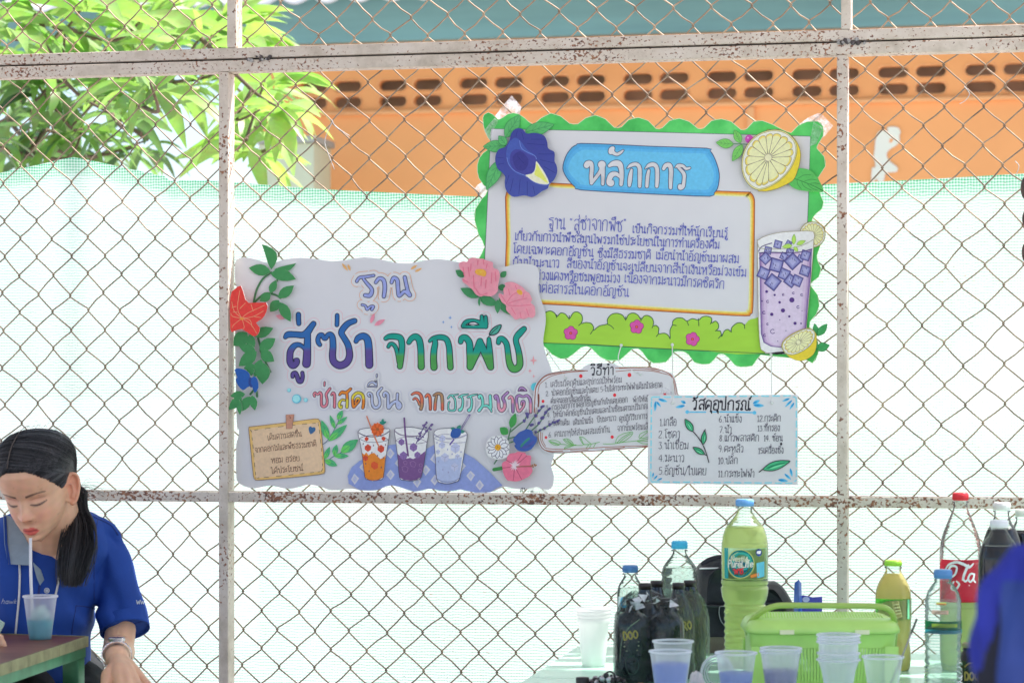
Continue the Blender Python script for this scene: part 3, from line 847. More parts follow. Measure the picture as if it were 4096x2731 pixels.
# subtitle, each syllable its own marker
def sub(z, items):
    allst = [([L3(q, z) for q in strokes], colr) for strokes, colr in items]
    halo([st for g_, c_ in allst for st in g_], 9, (172, 172, 202), 1.1, z)
    for g_, c_ in allst:
        for st in g_: a.stroke(st, 0, (54, 44, 62), 5)
    a.up(2e-5)
    for g_, c_ in allst:
        for st in g_: a.stroke([(p[0], p[1], p[2] - 2.6) for p in st], 0, c_, 5)
    a.up(2e-5)
zs_ = P(1400, 1596, TY).z
oy = grad('orange_yellow_marker', (232, 122, 52), (216, 192, 74), zs_, .002); yo = grad('yellow_orange_marker', (222, 190, 70), (232, 122, 52), zs_, .002)
sub(ZD, [(('170,455,24 158,420,24 180,392,24 208,418,24 235,418,24 265,388,26 290,430,28 288,520,28 295,610,28 335,635,28 380,600,28 390,520,26 372,440,26 385,395,28 440,320,26', '346,210,20 342,270,20', '465,430,22 492,395,26 518,430,30 520,540,30 518,640,30'), (206, 122, 142)),
 (('605,430,24 650,385,34 720,392,34 800,325,28', '735,420,30 740,540,30 735,645,30', '695,525,24 650,515,24 605,570,30 605,630,30 635,655,26 645,620,20'), oy),
 (('880,570,24 905,500,28 945,495,26 945,540,26 900,590,28 850,640,30 835,560,30 840,460,30 920,395,32 1005,430,32 1025,550,32 1012,655,30',), yo),
 (('1125,455,24 1102,420,26 1125,398,26 1165,430,28 1172,540,30 1190,620,32 1240,655,34 1300,610,32 1300,500,30 1270,415,30 1290,370,30 1342,310,26', '1095,285,16 1120,235,22 1180,210,24 1240,245,26', '1095,286,14 1250,286,18', '1222,190,14 1232,270,16', '1252,190,14 1255,270,16', '1255,75,18 1253,120,18'), (168, 176, 212)),
 (('1385,455,28 1375,420,28 1408,390,30 1450,435,32 1452,550,34 1460,655,34 1520,580,34 1590,545,34 1650,580,38 1665,630,36 1640,660,34 1612,620,34 1610,540,30 1615,415,30',), (166, 174, 214))])
zt2 = P(1900, 1612, TY).z
tb = grad('terracotta_marker', (206, 112, 92), (160, 122, 96), zt2, .004); bt = grad('brown_terracotta_marker', (162, 126, 100), (208, 112, 92), zt2, .003)
vp = grad('violet_pink_marker', (160, 124, 182), (222, 140, 168), zt2, .003); pv = grad('pink_violet_marker', (222, 140, 168), (150, 118, 170), zt2, .003)
aqua = (112, 198, 194)
sub(ZE, [(('115,395,20 170,368,26 235,380,30 275,450,32 278,560,32 262,630,30', '140,475,20 175,455,22 215,495,24 240,560,24'), tb),
 (('342,430,24 372,398,28 405,435,30 415,550,30 415,632,28',), (206, 110, 90)), (('468,410,20 525,380,28 590,395,30 608,480,30 612,635,28', '515,420,26 498,510,28 490,635,28'), bt),
 (('700,455,18 740,410,20 800,405,18 865,390,15', '770,420,18 810,465,20 822,550,20 815,640,22 760,655,20 715,645,20 705,590,18 712,530,18 728,515,16'), aqua),
 (('878,440,20 935,408,22 1025,390,15', '915,420,22 942,490,22 930,600,26 895,645,34 885,632,20'), aqua), (('1022,440,20 1085,412,22 1175,392,15', '1062,425,22 1088,495,22 1078,600,26 1045,650,34 1030,640,20'), aqua),
 (('1208,450,24 1205,418,26 1235,415,28 1260,470,28 1262,570,28 1225,630,30 1205,655,30', '1262,585,22 1340,578,28 1395,640,22 1405,672,18', '1385,415,28 1390,520,30 1395,610,28'), aqua),
 (('1475,465,24 1462,425,26 1495,418,28 1518,500,30 1528,610,32 1570,655,34 1618,610,32 1618,520,30 1592,445,28 1670,362,26',), vp), (('1688,455,24 1718,428,26 1746,465,28 1752,560,30 1755,670,28',), pv),
 (('1895,560,20 1900,510,22 1935,510,24 1925,590,24 1850,670,26 1820,570,28 1812,450,28 1855,410,26 1920,430,24 1985,412,26 2035,480,30 2042,600,30 2042,680,28', '1845,335,16 1875,295,26 1915,292,26 1970,332,18', '1845,332,14 1970,334,14'), vp)])
# sparkles, bubbles, petals
def spark(x, y, r, c):
    a.fill([(x, y-r), (x+r*.18, y-r*.18), (x+r*.8, y), (x+r*.18, y+r*.18), (x, y+r), (x-r*.18, y+r*.18), (x-r*.8, y), (x-r*.18, y-r*.18)], c)
for x, y, r in ((847, 212, 40), (732, 287, 32), (868, 370, 30)): spark(*zz([(x, y)], *ZC)[0], r*.24, (84, 132, 196))
for x, y, r in ((2245, 930, 80), (2187, 1105, 42), (2250, 1195, 36)): spark(*zz([(x, y)], *ZC)[0], r*.24, (226, 140, 152))
for x, y, r in ((510, 1344, 17), (577, 1422, 40), (659, 1432, 18)):
    q = zz([(x, y)], *ZA)[0]; a.dot(q[0], q[1], r*.46, (92, 176, 206)); a.dot(q[0]-1, q[1]-1, r*.36, (148, 206, 226))
q = zz([(2115, 272)], *ZE)[0]; a.dot(q[0], q[1], 17, (84, 176, 200))
for s in ('1585,320 1650,140 32', '1650,355 1835,250 38'):
    b = s.split(); p, e = L3(b[0] + ' ' + b[1], ZB); a.leaf(p[0], p[1], e[0], e[1], float(b[2])*.2296, (220, 130, 156))
p, e = L3('470,705 390,675', ZA); a.leaf(p[0], p[1], e[0], e[1], 9, (220, 140, 160))
# checked cloth under the painted glasses
cloth = [L3('65,1190 50,1060 110,930 240,820 420,760 700,570 860,545 1000,600 1300,640 1450,560 1700,600 1940,690 2100,780 2240,900 2360,1010 2560,1220 2460,1262 2360,1330 2120,1335 2000,1310 1880,1282 1780,1300 1660,1312 1540,1300 1440,1278 1360,1272 1240,1300 1130,1318 1010,1285 880,1240 760,1215 660,1235 540,1290 380,1302 240,1292', ZG)]
a.fill(cloth[0], (130, 144, 204))
a.up(2e-5)
def inside(p, poly):
    c = False; j = len(poly) - 1
    for i in range(len(poly)):
        (x1, y1), (x2, y2) = poly[i], poly[j]
        if (y1 > p[1]) != (y2 > p[1]) and p[0] < (x2-x1)*(p[1]-y1)/(y2-y1) + x1: c = not c
        j = i
    return c
ux, uy, vx, vy = 146, 155, -142, 190
for i in range(-6, 14):
    for j in range(-8, 10):
        cx, cy = 740 + i*ux + j*vx, 1045 + i*uy + j*vy
        d = [(cx, cy-88), (cx+70, cy-8), (cx+4, cy+86), (cx-68, cy+4)]
        d = [(x + rr.uniform(-7, 7), y + rr.uniform(-7, 7)) for x, y in d]
        if all(inside(L3('%f,%f' % p, ZG)[0], cloth[0]) for p in d):
            a.fill(L3(' '.join('%f,%f' % p for p in d), ZG), (186, 186, 206)); 
            d2 = [(cx + (x-cx)*.5, cy + (y-cy)*.6) for x, y in d]; a.fill(L3(' '.join('%f,%f' % p for p in d2), ZG), (166, 170, 206))
a.build('lettering', tp)

# note card drawn with a strip of tape
a = Art(TY - .0028)
note = L3('300,350 320,312 380,300 980,230 1520,158 1590,180 1625,250 1660,620 1705,1080 1690,1140 1630,1180 1080,1240 480,1288 420,1270 385,1210 340,760', ZF)
a.fill(note, (226, 170, 112), 2)
a.stroke(note, 1.1, (120, 84, 74), 2, True)
a.fill(L3('352,390 380,365 980,290 1530,238 1585,270 1640,700 1660,1060 1640,1110 1580,1135 1080,1190 490,1245 430,1210 390,760', ZF), (204, 176, 152), 2)
dash = crom(L3('352,400 380,372 980,292 1530,240 1585,270 1640,700 1662,1060 1640,1110 1580,1135 1080,1190 490,1245 432,1210 390,760', ZF), True, 14)
for i in range(0, len(dash) - 3, 5): a.stroke(dash[i:i+3], 1.0, (96, 72, 66), 0)
a.fill(L3('985,85 1138,75 1100,340 992,345', ZF), (178, 130, 116)); a.stroke(L3('985,85 1138,75 1100,340 992,345', ZF), .8, (110, 76, 70), 0, True)
a.stroke(L3('1040,120 1060,115 1075,150 1055,140', ZF), 1.2, (130, 84, 74))
a.fill(L3('1440,445 1405,350 1420,305 1450,298 1470,320 1500,310 1530,330 1525,380', ZF), (58, 96, 144), 2)
BR = (112, 80, 72)
for s, c, h in (('เติมความสดชื่น', '650,555 1285,475', 92), ('จากดอกไม้และพืชธรรมชาติ', '415,785 1555,660', 88), ('หอม อร่อย', '715,975 1245,930', 92), ('ได้ประโยชน์', '715,1170 1310,1110', 92)):
    p, e = L3(c, ZF); write(a, s, p[0], p[1], e[0], e[1], h*.2168, .95, BR)
a.build('note_card', tp)

# pencilled leaf sprays beside the note
a = Art(TY - .0030)
LG, LG2, LGD = (74, 160, 112), (100, 186, 96), (52, 118, 104)
for s in ('1665,630 1760,550 1900,320 1960,180', '1790,905 1850,860 2000,780 2150,680'): a.stroke(L3(s, ZF), 1.6, (88, 110, 130), 4)
for s, w in (('1770,540 1640,180', 68), ('1770,570 2115,265', 72), ('1890,345 1795,85', 40), ('1930,265 2118,120', 38), ('1940,175 2030,0', 52), ('1700,905 1795,670', 48), ('1870,835 1925,630', 55), ('1870,840 2145,845', 52), ('2000,780 2315,540', 95), ('1700,920 1935,1025', 62)):
    p, e = L3(s, ZF); a.leaf(p[0], p[1], e[0], e[1], w*.2168, LG); m_ = (p[0]*.45+e[0]*.55, p[1]*.45+e[1]*.55)
    a.leaf(p[0], p[1], m_[0], m_[1], w*.14, LG2); a.stroke([p, (p[0]*.3+e[0]*.7, p[1]*.3+e[1]*.7)], .8, LGD, 0)
a.build('leaf_spray', tp)

# flower garland cut from card, glued down the left edge
a = Art(TY - .0035)
GR = (62, 128, 82); EDG = (196, 196, 204)
for s in ('345,290 270,350 215,450 190,560', '400,360 370,420 350,480', '430,520 380,490 290,480 200,555', '230,880 260,990 300,1090', '250,990 300,1100 340,1180', '200,1330 160,1380', '215,1330 220,1400'): a.stroke(L3(s, ZA), 4.2, (70, 116, 84), 4)
for s, w, b in (('350,265 262,38', 50, .9), ('345,285 150,250', 50, 0), ('375,265 575,208', 28, .8), ('345,300 575,352', 52, -.2), ('345,475 400,360', 34, 0), ('350,480 255,550', 40, 0), ('420,520 562,410', 44, 0), ('430,540 350,645', 44, 0), ('440,560 535,732', 46, 0),
 ('205,860 382,790', 46, 0), ('150,830 28,950', 62, 0), ('180,840 190,1010', 40, 0), ('230,1000 80,950', 42, 0), ('240,1000 80,1130', 55, 0), ('265,985 410,882', 50, 0), ('285,985 400,1088', 50, .2), ('235,1130 130,1150', 36, 0), ('290,1070 225,1230', 42, 0), ('310,1100 300,1292', 62, 0), ('180,1150 205,1215', 40, 0), ('150,1380 15,1395', 34, 0), ('120,1400 5,1520', 40, 0), ('200,1400 100,1540', 42, 0), ('215,1390 242,1525', 34, 0), ('100,1430 110,1565', 24, 0)):
    p, e = L3(s, ZA); a.leaf(p[0], p[1], e[0], e[1], w*.46, GR, None, 1, b, 0.0012, None, EDG)
a.up(.0004)
a.fill(L3('26,515 60,450 120,416 150,500 190,568 345,565 350,640 310,710 255,745 290,790 270,850 225,862 130,800 60,820 26,800', ZA), (206, 62, 60), 2, .0012, EDG)
for s in ('130,705 90,620 110,460', '130,705 180,660 330,590', '130,705 230,690 320,640', '130,705 60,640 40,560', '130,705 50,690 30,660', '130,705 60,760 40,790', '130,705 150,780 140,800', '130,705 210,760 260,840', '130,705 200,720 220,780', '110,620 160,570', '230,640 210,580', '240,690 300,700', '80,600 40,610', '90,650 50,650'):
    a.stroke(L3(s, ZA), .9, (236, 152, 120), 3)
a.dot(*zz([(128, 710)], *ZA)[0], 8, (214, 130, 60), 5)
a.fill(L3('65,1165 100,1150 160,1165 200,1200 205,1240 240,1222 270,1250 280,1320 245,1370 220,1310 180,1320 140,1345 95,1300 75,1250 90,1230', ZA), (40, 84, 160), 2, .0012, EDG)
a.stroke(L3('205,1240 200,1280 215,1310', ZA), 5, (48, 70, 140), 3)
a.build('flower_garland', tp)

# pink peonies at the upper right corner
a = Art(TY - .0035)
PG = (62, 128, 88)
for s, w in (('350,640 185,525', 62), ('975,650 1075,545', 52), ('930,825 1085,830', 58), ('600,1000 275,840', 78), ('600,1000 940,1130', 85), ('960,1010 1160,1310', 92), ('935,1040 930,1285', 52), ('615,1010 615,1160', 22)):
    p, e = L3(s, ZI); a.leaf(p[0], p[1], e[0], e[1], w*.23, PG, None, 1, 0, .0012, None, EDG)
a.up(.0004)
PK, PK2 = (222, 134, 156), (198, 104, 132)
pe1 = '262,440 280,400 340,378 405,385 440,330 500,312 560,318 620,330 680,330 740,360 800,375 855,400 865,490 940,520 970,580 975,640 960,720 945,800 940,890 880,960 800,985 700,975 640,990 560,950 500,870 420,800 340,740 325,690 360,640 340,570 290,520'
pe2 = '1060,760 1130,735 1220,742 1300,780 1380,830 1430,890 1490,930 1520,990 1540,1040 1520,1100 1580,1150 1595,1240 1590,1320 1540,1360 1480,1350 1400,1380 1330,1370 1250,1390 1200,1340 1150,1290 1090,1220 1085,1140 1020,1090 980,1020 955,970 980,930 1045,960 1040,860 1080,800'
for s in (pe1, pe2): a.fill(L3(s, ZI), PK, 3, .0012, EDG)
for s in ('430,480 450,640', '520,620 530,800 545,850', '660,660 650,800', '740,700 730,840', '840,580 830,760', '900,560 910,720', '340,480 360,620', '560,850 640,960 760,930', '480,420 470,540', '760,420 740,500', '330,690 420,740', '600,360 590,440', '690,350 700,430',
          '1090,1110 1200,960 1330,900', '1100,1120 1260,1060 1450,1020', '1120,1140 1300,1150 1520,1130', '1180,1180 1250,1300', '1330,1260 1350,1360', '1130,860 1150,960', '1400,920 1380,1010', '1250,800 1270,860', '1000,960 1080,1080', '1440,1200 1480,1320'):
    a.stroke(L3(s, ZI), 1.7, PK2, 3)
a.fill(L3('545,560 570,520 640,510 710,525 745,575 720,640 640,625 580,605', ZI), (232, 152, 70), 3); a.dot(*zz([(645, 562)], *ZI)[0], 6, (214, 166, 74), 4)
a.fill(L3('1270,890 1300,868 1350,880 1375,930 1350,962 1295,940', ZI), (232, 152, 70), 3)
a.build('peony_pair', tp)

# three glasses of iced drink cut from card
def gl(name, outline, rim, body, liquid, lcol, line, cubes, ccol, extra):
    a = Art(TY - .0045)
    a.fill(L3(outline, ZG), (206, 206, 216), 2, .003, (186, 186, 196))
    a.fill(L3(liquid, ZG), lcol, 0)
    a.stroke(L3(outline, ZG), 1.1, (70, 64, 88), 2, True)
    for s in rim: a.stroke(L3(s, ZG), .9, line, 5)
    for x, y, r in cubes:
        q = zz([(x, y)], *ZG)[0]; r *= .2466
        a.fill([(q[0], q[1]-r), (q[0]+r*.85, q[1]-r*.4), (q[0]+r*.75, q[1]+r*.5), (q[0], q[1]+r), (q[0]-r*.85, q[1]+r*.4), (q[0]-r*.8, q[1]-r*.4)], ccol)
        dk_ = tuple(int(v*.82) for v in ccol)
        a.stroke([(q[0], q[1]+r), (q[0], q[1]), (q[0]+r*.85, q[1]-r*.4)], .8, dk_, 0); a.stroke([(q[0], q[1]), (q[0]-r*.8, q[1]-r*.4)], .8, dk_, 0)
    extra(a)
    a.build(name, tp)
def ex1(a):
    a.stroke(L3('360,100 490,440 560,600', ZG), 2.8, (186, 116, 96), 0)
    a.dot(*zz([(535, 310)], *ZG)[0], 25, (204, 96, 52)); q = zz([(535, 310)], *ZG)[0]
    for k in range(12):
        t = 2*pi*k/12; a.leaf(q[0] + 4*cos(t), q[1] + 4*sin(t), q[0] + 29*cos(t), q[1] + 29*sin(t), 6, (206, 100, 54) if k % 2 else (188, 82, 46))
    a.dot(q[0], q[1], 6, (150, 84, 50))
    for s, w in (('580,225 680,185', 24), ('610,210 625,135', 22), ('610,230 570,180', 18)): p, e = L3(s, ZG); a.leaf(p[0], p[1], e[0], e[1], w*.25, (40, 122, 110))
    for x, y in ((300,545),(465,570),(660,560),(440,685),(625,770),(530,735),(340,865),(595,925),(395,985)): a.leaf(*zz([(x, y+18)], *ZG)[0], *zz([(x+6, y-18)], *ZG)[0], 2, (110, 74, 92))
    a.fill(L3('480,830 540,860 545,930 490,965 430,920 435,850', ZG), (200, 84, 54)); a.stroke(L3('330,1080 400,1125 520,1130 610,1085', ZG), 1.2, (176, 96, 50), 4)
gl('painted_glass', '215,345 300,300 420,285 560,285 680,300 735,322 700,560 660,820 628,1090 560,1125 450,1135 370,1120 328,1080 290,760 250,520', ('215,350 330,410 480,425 640,390 735,325', '225,370 340,420 480,432 640,400 725,345', '240,460 330,420 480,405 620,430 712,480', '240,465 350,510 470,520 600,510 712,485'), None,
   '285,690 320,720 350,680 390,730 430,700 480,690 530,740 580,790 640,760 665,720 628,1085 560,1120 450,1130 370,1115 330,1080', (224, 122, 52), (72, 66, 92), [(357,465,38),(632,460,38),(378,610,62),(590,625,66),(340,775,50)], (192, 74, 58), ex1)
def ex2(a):
    a.stroke(L3('967,130 985,400 1030,735', ZG), 3.6, (104, 74, 124), 0)
    for s in ('1330,190 1250,340 1165,530', '1415,220 1290,400 1190,500'): a.stroke(L3(s, ZG), 2.2, (92, 80, 124), 0)
    for x, y in ((1330,200),(1310,230),(1290,265),(1275,245),(1320,280),(1235,365),(1210,380),(1230,420),(1420,230),(1405,245),(1380,300),(1395,310),(1320,345),(1340,330),(1270,430),(1215,470),(1170,450)): a.dot(*zz([(x, y)], *ZG)[0], 5.5, (96, 80, 132), 4, 7, x)
    for x, y, r in ((985,850,30),(1110,870,48),(980,950,50),(1235,890,26),(1225,980,28)):
        q = zz([(x, y)], *ZG)[0]; r *= .25; a.stroke([(q[0]-r, q[1]-r*.5), (q[0], q[1]-r), (q[0]+r, q[1]-r*.3), (q[0]+r*.6, q[1]+r), (q[0]-r*.6, q[1]+r*.8), (q[0]-r, q[1]-r*.5)], .8, (146, 116, 166), 0)
gl('painted_glass', '808,315 880,290 1000,275 1120,280 1240,305 1355,350 1330,560 1290,850 1240,1085 1170,1125 1070,1145 960,1130 890,1090 865,800 835,540', ('808,320 900,390 1060,415 1220,405 1350,345', '812,345 900,400 1060,425 1230,415', '830,490 920,445 1060,435 1200,455 1330,510', '830,492 920,530 1060,545 1200,540 1330,515'), None,
   '850,700 900,740 960,770 1010,785 1060,770 1110,790 1170,760 1230,720 1310,660 1290,850 1240,1085 1170,1122 1070,1140 960,1126 892,1090', (110, 78, 132), (92, 70, 110), [(922,515,58),(1118,600,72),(955,735,72),(1180,725,58)], (124, 98, 158), ex2)
def ex3(a):
    a.stroke(L3('2025,80 1890,305', ZG), 4.2, (110, 94, 150), 0); a.stroke(L3('2020,90 1892,300', ZG), 2.4, (190, 184, 212), 0); a.stroke(L3('1770,475 1710,555', ZG), 3, (92, 78, 150), 0)
    for s, w in (('1800,320 1720,285', 30), ('1830,320 1880,240', 34), ('1860,340 1950,350', 30)): p, e = L3(s, ZG); a.leaf(p[0], p[1], e[0], e[1], w*.25, (60, 124, 116))
    a.fill(L3('1715,400 1740,320 1800,295 1870,300 1890,350 1870,420 1800,455 1740,445', ZG), (50, 84, 156), 2)
    for x, y in ((1495,525),(1668,635),(1740,710),(1885,675),(1520,830),(1590,960),(1680,1005),(1640,760)): a.leaf(*zz([(x, y+18)], *ZG)[0], *zz([(x+6, y-18)], *ZG)[0], 2.2, (140, 140, 186))
    a.stroke(L3('1490,1110 1580,1150 1690,1160 1790,1140 1865,1095', ZG), 1.2, (110, 120, 170), 4)
gl('painted_glass', '1447,370 1490,320 1560,300 1700,292 1800,300 1920,330 1988,385 1960,560 1920,800 1865,1105 1800,1160 1680,1190 1570,1175 1492,1115 1475,800 1455,540', ('1447,375 1520,425 1680,455 1850,440 1988,388', '1450,395 1520,438 1680,466 1850,452 1980,405', '1470,440 1560,395 1700,390', '1450,450 1560,500 1740,530 1960,520'), None,
   '1478,760 1560,745 1640,760 1720,790 1800,775 1900,760 1865,1100 1800,1156 1680,1186 1570,1170 1494,1110', (160, 170, 210), (112, 108, 148), [(1585,455,58),(1578,565,60),(1795,610,88),(1515,675,40),(1625,765,76),(1830,750,44),(1785,920,70)], (172, 176, 212), ex3)

# posy of cut-out flowers at the lower right: daisy, butterfly pea, hibiscus, lavender
a = Art(TY - .0095)
SG = (78, 112, 92); LV = (78, 72, 124)
for s in ('590,640 625,500 640,440', '630,500 760,390 850,320 900,220', '870,470 960,330 1070,190 1150,90', '960,480 1080,370 1170,230 1250,120', '1020,520 1180,430 1280,370 1400,310', '610,600 720,570', '580,680 700,640', '430,920 380,995'):
    a.stroke([(x, y, 2.6) for x, y in L3(s, ZH)], 2.6, SG, 4)
a.up(.0002)
for s, w in (('640,440 715,200', 58), ('600,530 470,430', 66)): p, e = L3(s, ZH); a.leaf(p[0], p[1], e[0], e[1], w*.25, (62, 138, 76), None, 1, 0, .0008, None, EDG)
a.stroke(L3('380,1085 520,1060', ZH), 7, (62, 128, 76), 0)
for x, y, r in ((900,230,36),(885,210,24),(905,270,20),(850,325,30),(1130,105,30),(1155,95,20),(1085,165,28),(1030,245,30),(1250,135,22),(1230,150,20),(1190,190,28),(1175,215,20),(1135,280,36),(1080,360,30),(960,390,30),(985,385,20),(1375,330,26),(1395,310,16),(1330,350,24),(1300,345,22),(1250,385,28),(1270,375,18),(1170,440,28),(1100,470,24),(1030,505,26)):
    q = zz([(x, y)], *ZH)[0]; a.dot(q[0], q[1], r*.2552, LV if y < 420 else (74, 72, 104), r*.2, 7, x*.7); a.dot(q[0]+r*.12, q[1]-r*.1, r*.16, (86, 78, 136), None, 6)
a.up(.0002)
a.fill(L3('680,620 720,560 780,500 850,470 900,450 980,480 1000,540 1050,580 1055,640 1020,700 960,770 880,800 790,795 740,770 700,710 720,690', ZH), (58, 84, 158), 3, .0012, EDG)
for s in ('800,730 860,660 900,620', '820,700 930,600'): a.stroke(L3(s, ZH), 4, (60, 132, 120), 3)
a.stroke(L3('820,735 900,730 1000,650', ZH), 5, (72, 80, 156), 3)
# daisy
a.fill(L3('258,740 275,650 350,570 440,555 510,560 590,610 625,700 620,780 615,860 560,905 500,920 430,930 370,910 300,880 265,820', ZH), (206, 206, 216), 2, .001, EDG)
q = zz([(445, 738)], *ZH)[0]
for k in range(13):
    t = 2*pi*k/13 + .2; a.leaf(q[0] + 9*cos(t), q[1] + 9*sin(t), q[0] + 45*cos(t), q[1] + 45*sin(t), 9.5, (216, 216, 224), (72, 68, 92), 1.1)
a.dot(q[0], q[1], 12.5, (206, 150, 48)); 
for k in range(9): a.dot(q[0] + rr.uniform(-8, 8), q[1] + rr.uniform(-8, 8), 1.3, (120, 80, 40), None, 6)
# hibiscus
a.up(.0003)
a.fill(L3('510,1000 540,960 590,945 590,890 640,835 720,825 760,805 820,815 870,820 900,860 960,865 970,920 960,990 985,1070 990,1110 950,1180 870,1225 790,1260 720,1270 650,1262 600,1255 560,1200 530,1130 520,1060', ZH), (214, 108, 140), 2, .0014, EDG)
for s in ('720,1020 580,935', '720,1010 825,840', '730,1020 900,870', '740,1040 990,1040', '720,1050 820,1240', '710,1050 690,1250', '700,1040 520,1060'): a.stroke(L3(s, ZH), 1.6, (172, 78, 110), 0)
for k in range(14):
    t = 2*pi*k/14; q = zz([(715, 1020)], *ZH)[0]; a.leaf(q[0], q[1], q[0] + 24*cos(t)*rr.uniform(.5, 1.1), q[1] + 24*sin(t)*rr.uniform(.5, 1.1), 2, (238, 186, 204))
a.stroke(L3('740,1040 850,1035 960,1030', ZH), 2.4, (146, 92, 84), 0)
for x, y in ((970,1030),(990,1015),(1000,1040),(1020,1005),(1030,1025),(1045,1015)): a.dot(*zz([(x, y)], *ZH)[0], 3.6, (140, 96, 74), None, 8)
a.build('flower_posy', tp)
# ------------------------------------------------------------------ poster with the green scalloped border (upper right)
pp = thing('principle_poster', 'white poster with green scalloped border, blue banner heading, lemon and tall purple drink', 'poster', tuple(P(2600, 930, 0)))
BYY = 0.0068
Z5 = (1850, 380, .7143); ZP = (1860, 380, .2806); ZQ = (2150, 1220, .3869); ZR = (2220, 540, .2976); ZS = (2820, 440, .2423); ZT = (2950, 860, .3953)
ZU = (2000, 840, .2551); ZV = (2460, 840, .2551)
a = Art(BYY)
border = Q('365,655 330,610 285,520 262,430 255,330 275,280 335,250 400,280 470,352 530,330 610,275 690,258 770,275 850,330 910,385', *ZP)
border += Q('400,165 440,130 495,103 550,120 600,160 645,164 690,130 745,114 800,135 850,183 890,181 930,140 985,127 1040,145 1085,190 1118,186 1160,145 1215,132 1270,150 1320,190 1352,186 1395,145 1450,135 1505,150 1560,196 1592,190 1630,150 1680,145 1740,168 1795,197 1840,213 1880,172 1930,150 1990,148 2020,178 2020,230 1990,280 1985,300 2025,345 2033,400 2000,450 1985,480 2005,560 2022,600 2012,640 1975,670 1958,700 1960,760 1990,800 2005,840 1985,900 1990,930 2008,970 1995,1020 1955,1050 1952,1070 1990,1120 1998,1180 1980,1230 1945,1270 1950,1330 1990,1380 1992,1450 1960,1502 1920,1480', *Z5)
border += Q('2352,520 2310,515 2270,560 2220,630 2100,641 2040,620 1970,540 1920,505 1870,510 1830,560 1780,608 1700,613 1620,590 1560,510 1500,477 1420,480 1380,530 1330,590 1200,601 1140,562 1080,480 1040,450 980,455 920,510 850,570 720,571 640,530 560,450 510,426 450,440 380,500 310,550 240,556 150,510 65,420 -60,440 -120,520 -200,560', *ZQ)
border += Q('60,1400 110,1330 75,1270 65,1200 100,1120 120,1080 70,1000 85,930 125,850 90,780 68,700 72,640 110,580 130,560', *Z5)
border += Q('330,1330 270,1290 200,1190 178,1100 176,1000 205,900 260,830 330,780 360,720', *ZP)
def mottled_green():
    m, nt, p = new_mat('green_marker_wash')
    n = add_noise(nt, 14, 4, 0.6); r = ramp(nt, n.outputs[0], [(0.3, ink(58, 158, 78)), (0.55, ink(78, 184, 98)), (0.75, ink(100, 200, 116))])
    nt.links.new(r.outputs[0], p.inputs['Base Color']); p.inputs['Roughness'].default_value = 0.6; p.inputs['Specular IOR Level'].default_value = 0.3
    return m
GM = mottled_green()
a.fill(border, GM, 2, .0008, (226, 226, 216))
a.stroke(border, 1.0, (196, 214, 190), 0, True)
a.build('border', pp)
a = Art(BYY - .0012)
sheet = Q('160,190 1000,207 1948,232 1938,560 1925,900 1905,1452 1650,1448 1000,1415 450,1385 105,1380 125,910', *Z5)
a.fill(sheet, CARD); a.stroke(sheet, 1.1, (66, 76, 88), 0, True)
a.build('sheet', pp)
a = Art(BYY - .0016)
# burnt orange frame
fr = Q('262,492 500,494 1000,522 1560,543 1608,546 1632,575 1636,640 1632,900 1626,1190 1612,1225 1580,1237 1300,1222 900,1198 600,1178 240,1155 236,1100 246,800', *Z5)
def inset(pts, d):
    cx = sum(p[0] for p in pts)/len(pts); cy = sum(p[1] for p in pts)/len(pts)
    return [(x + (cx-x)/abs(cx-x+1e-6)*min(d, abs(cx-x)*d/120), y + (cy-y)/abs(cy-y+1e-6)*min(d, abs(cy-y)*d/60)) for x, y in pts]
frs = crom(fr, True, 3)
a.stroke(inset(frs, 13), 5.0, (232, 206, 150), 0, True)
a.stroke(inset(frs, 8), 5.0, (238, 178, 84), 0, True)
a.stroke(inset(frs, 3), 4.2, (226, 130, 56), 0, True)
a.stroke(frs, 1.4, (128, 62, 44), 0, True)
# bushes
bush = Q('30,130 75,82 130,60 180,85 200,120 240,82 290,95 330,140 365,85 410,70 455,100 465,150 455,190 500,180 555,190 580,230 578,262 640,215 720,196 722,150 760,100 820,85 880,105 912,150 940,100 990,82 1040,105 1070,150 1100,115 1140,108 1185,135 1200,180 1195,215 1225,210 1255,240 1252,295 1310,290 1350,310 1372,345 1370,260 1395,205 1400,165 1440,135 1500,135 1545,165 1600,140 1665,155 1700,125 1750,115 1800,135 1800,185 1840,165 1870,195 1870,240 1850,262 1890,268 1900,300 1905,325 1930,270 1970,252 2000,275 2010,230 2060,188 2110,185 2140,210 2180,160 2240,140 2330,150 2352,500 1700,470 1100,440 600,410 65,388 -100,385', *ZQ)
BG = plain('grass_green_marker', ink(146, 190, 66), 0.65, 0.10, 9, spec=.3, stretch=(.4, 1, 1.6))
a.fill(bush, BG, 2)
a.stroke(bush[:65], 1.7, (48, 84, 62), 3); a.stroke(Q('-100,385 600,410 1100,440 1700,470 2352,500', *ZQ), 1.5, (60, 110, 70), 0)
for s in ('200,100 195,130', '330,110 325,150', '455,185 425,212', '580,250 548,298', '720,196 760,215 788,245', '912,120 912,158', '1070,130 1070,165', '1195,215 1185,235', '1252,295 1230,325', '1372,320 1370,350', '1400,205 1435,212', '1545,165 1562,210', '1665,140 1668,215', '1800,170 1788,195', '1850,262 1840,268', '1905,305 1870,345', '2000,260 2005,280', '2140,200 2142,242'):
    a.stroke(Q(s, *ZQ), 1.6, (48, 84, 62), 3)
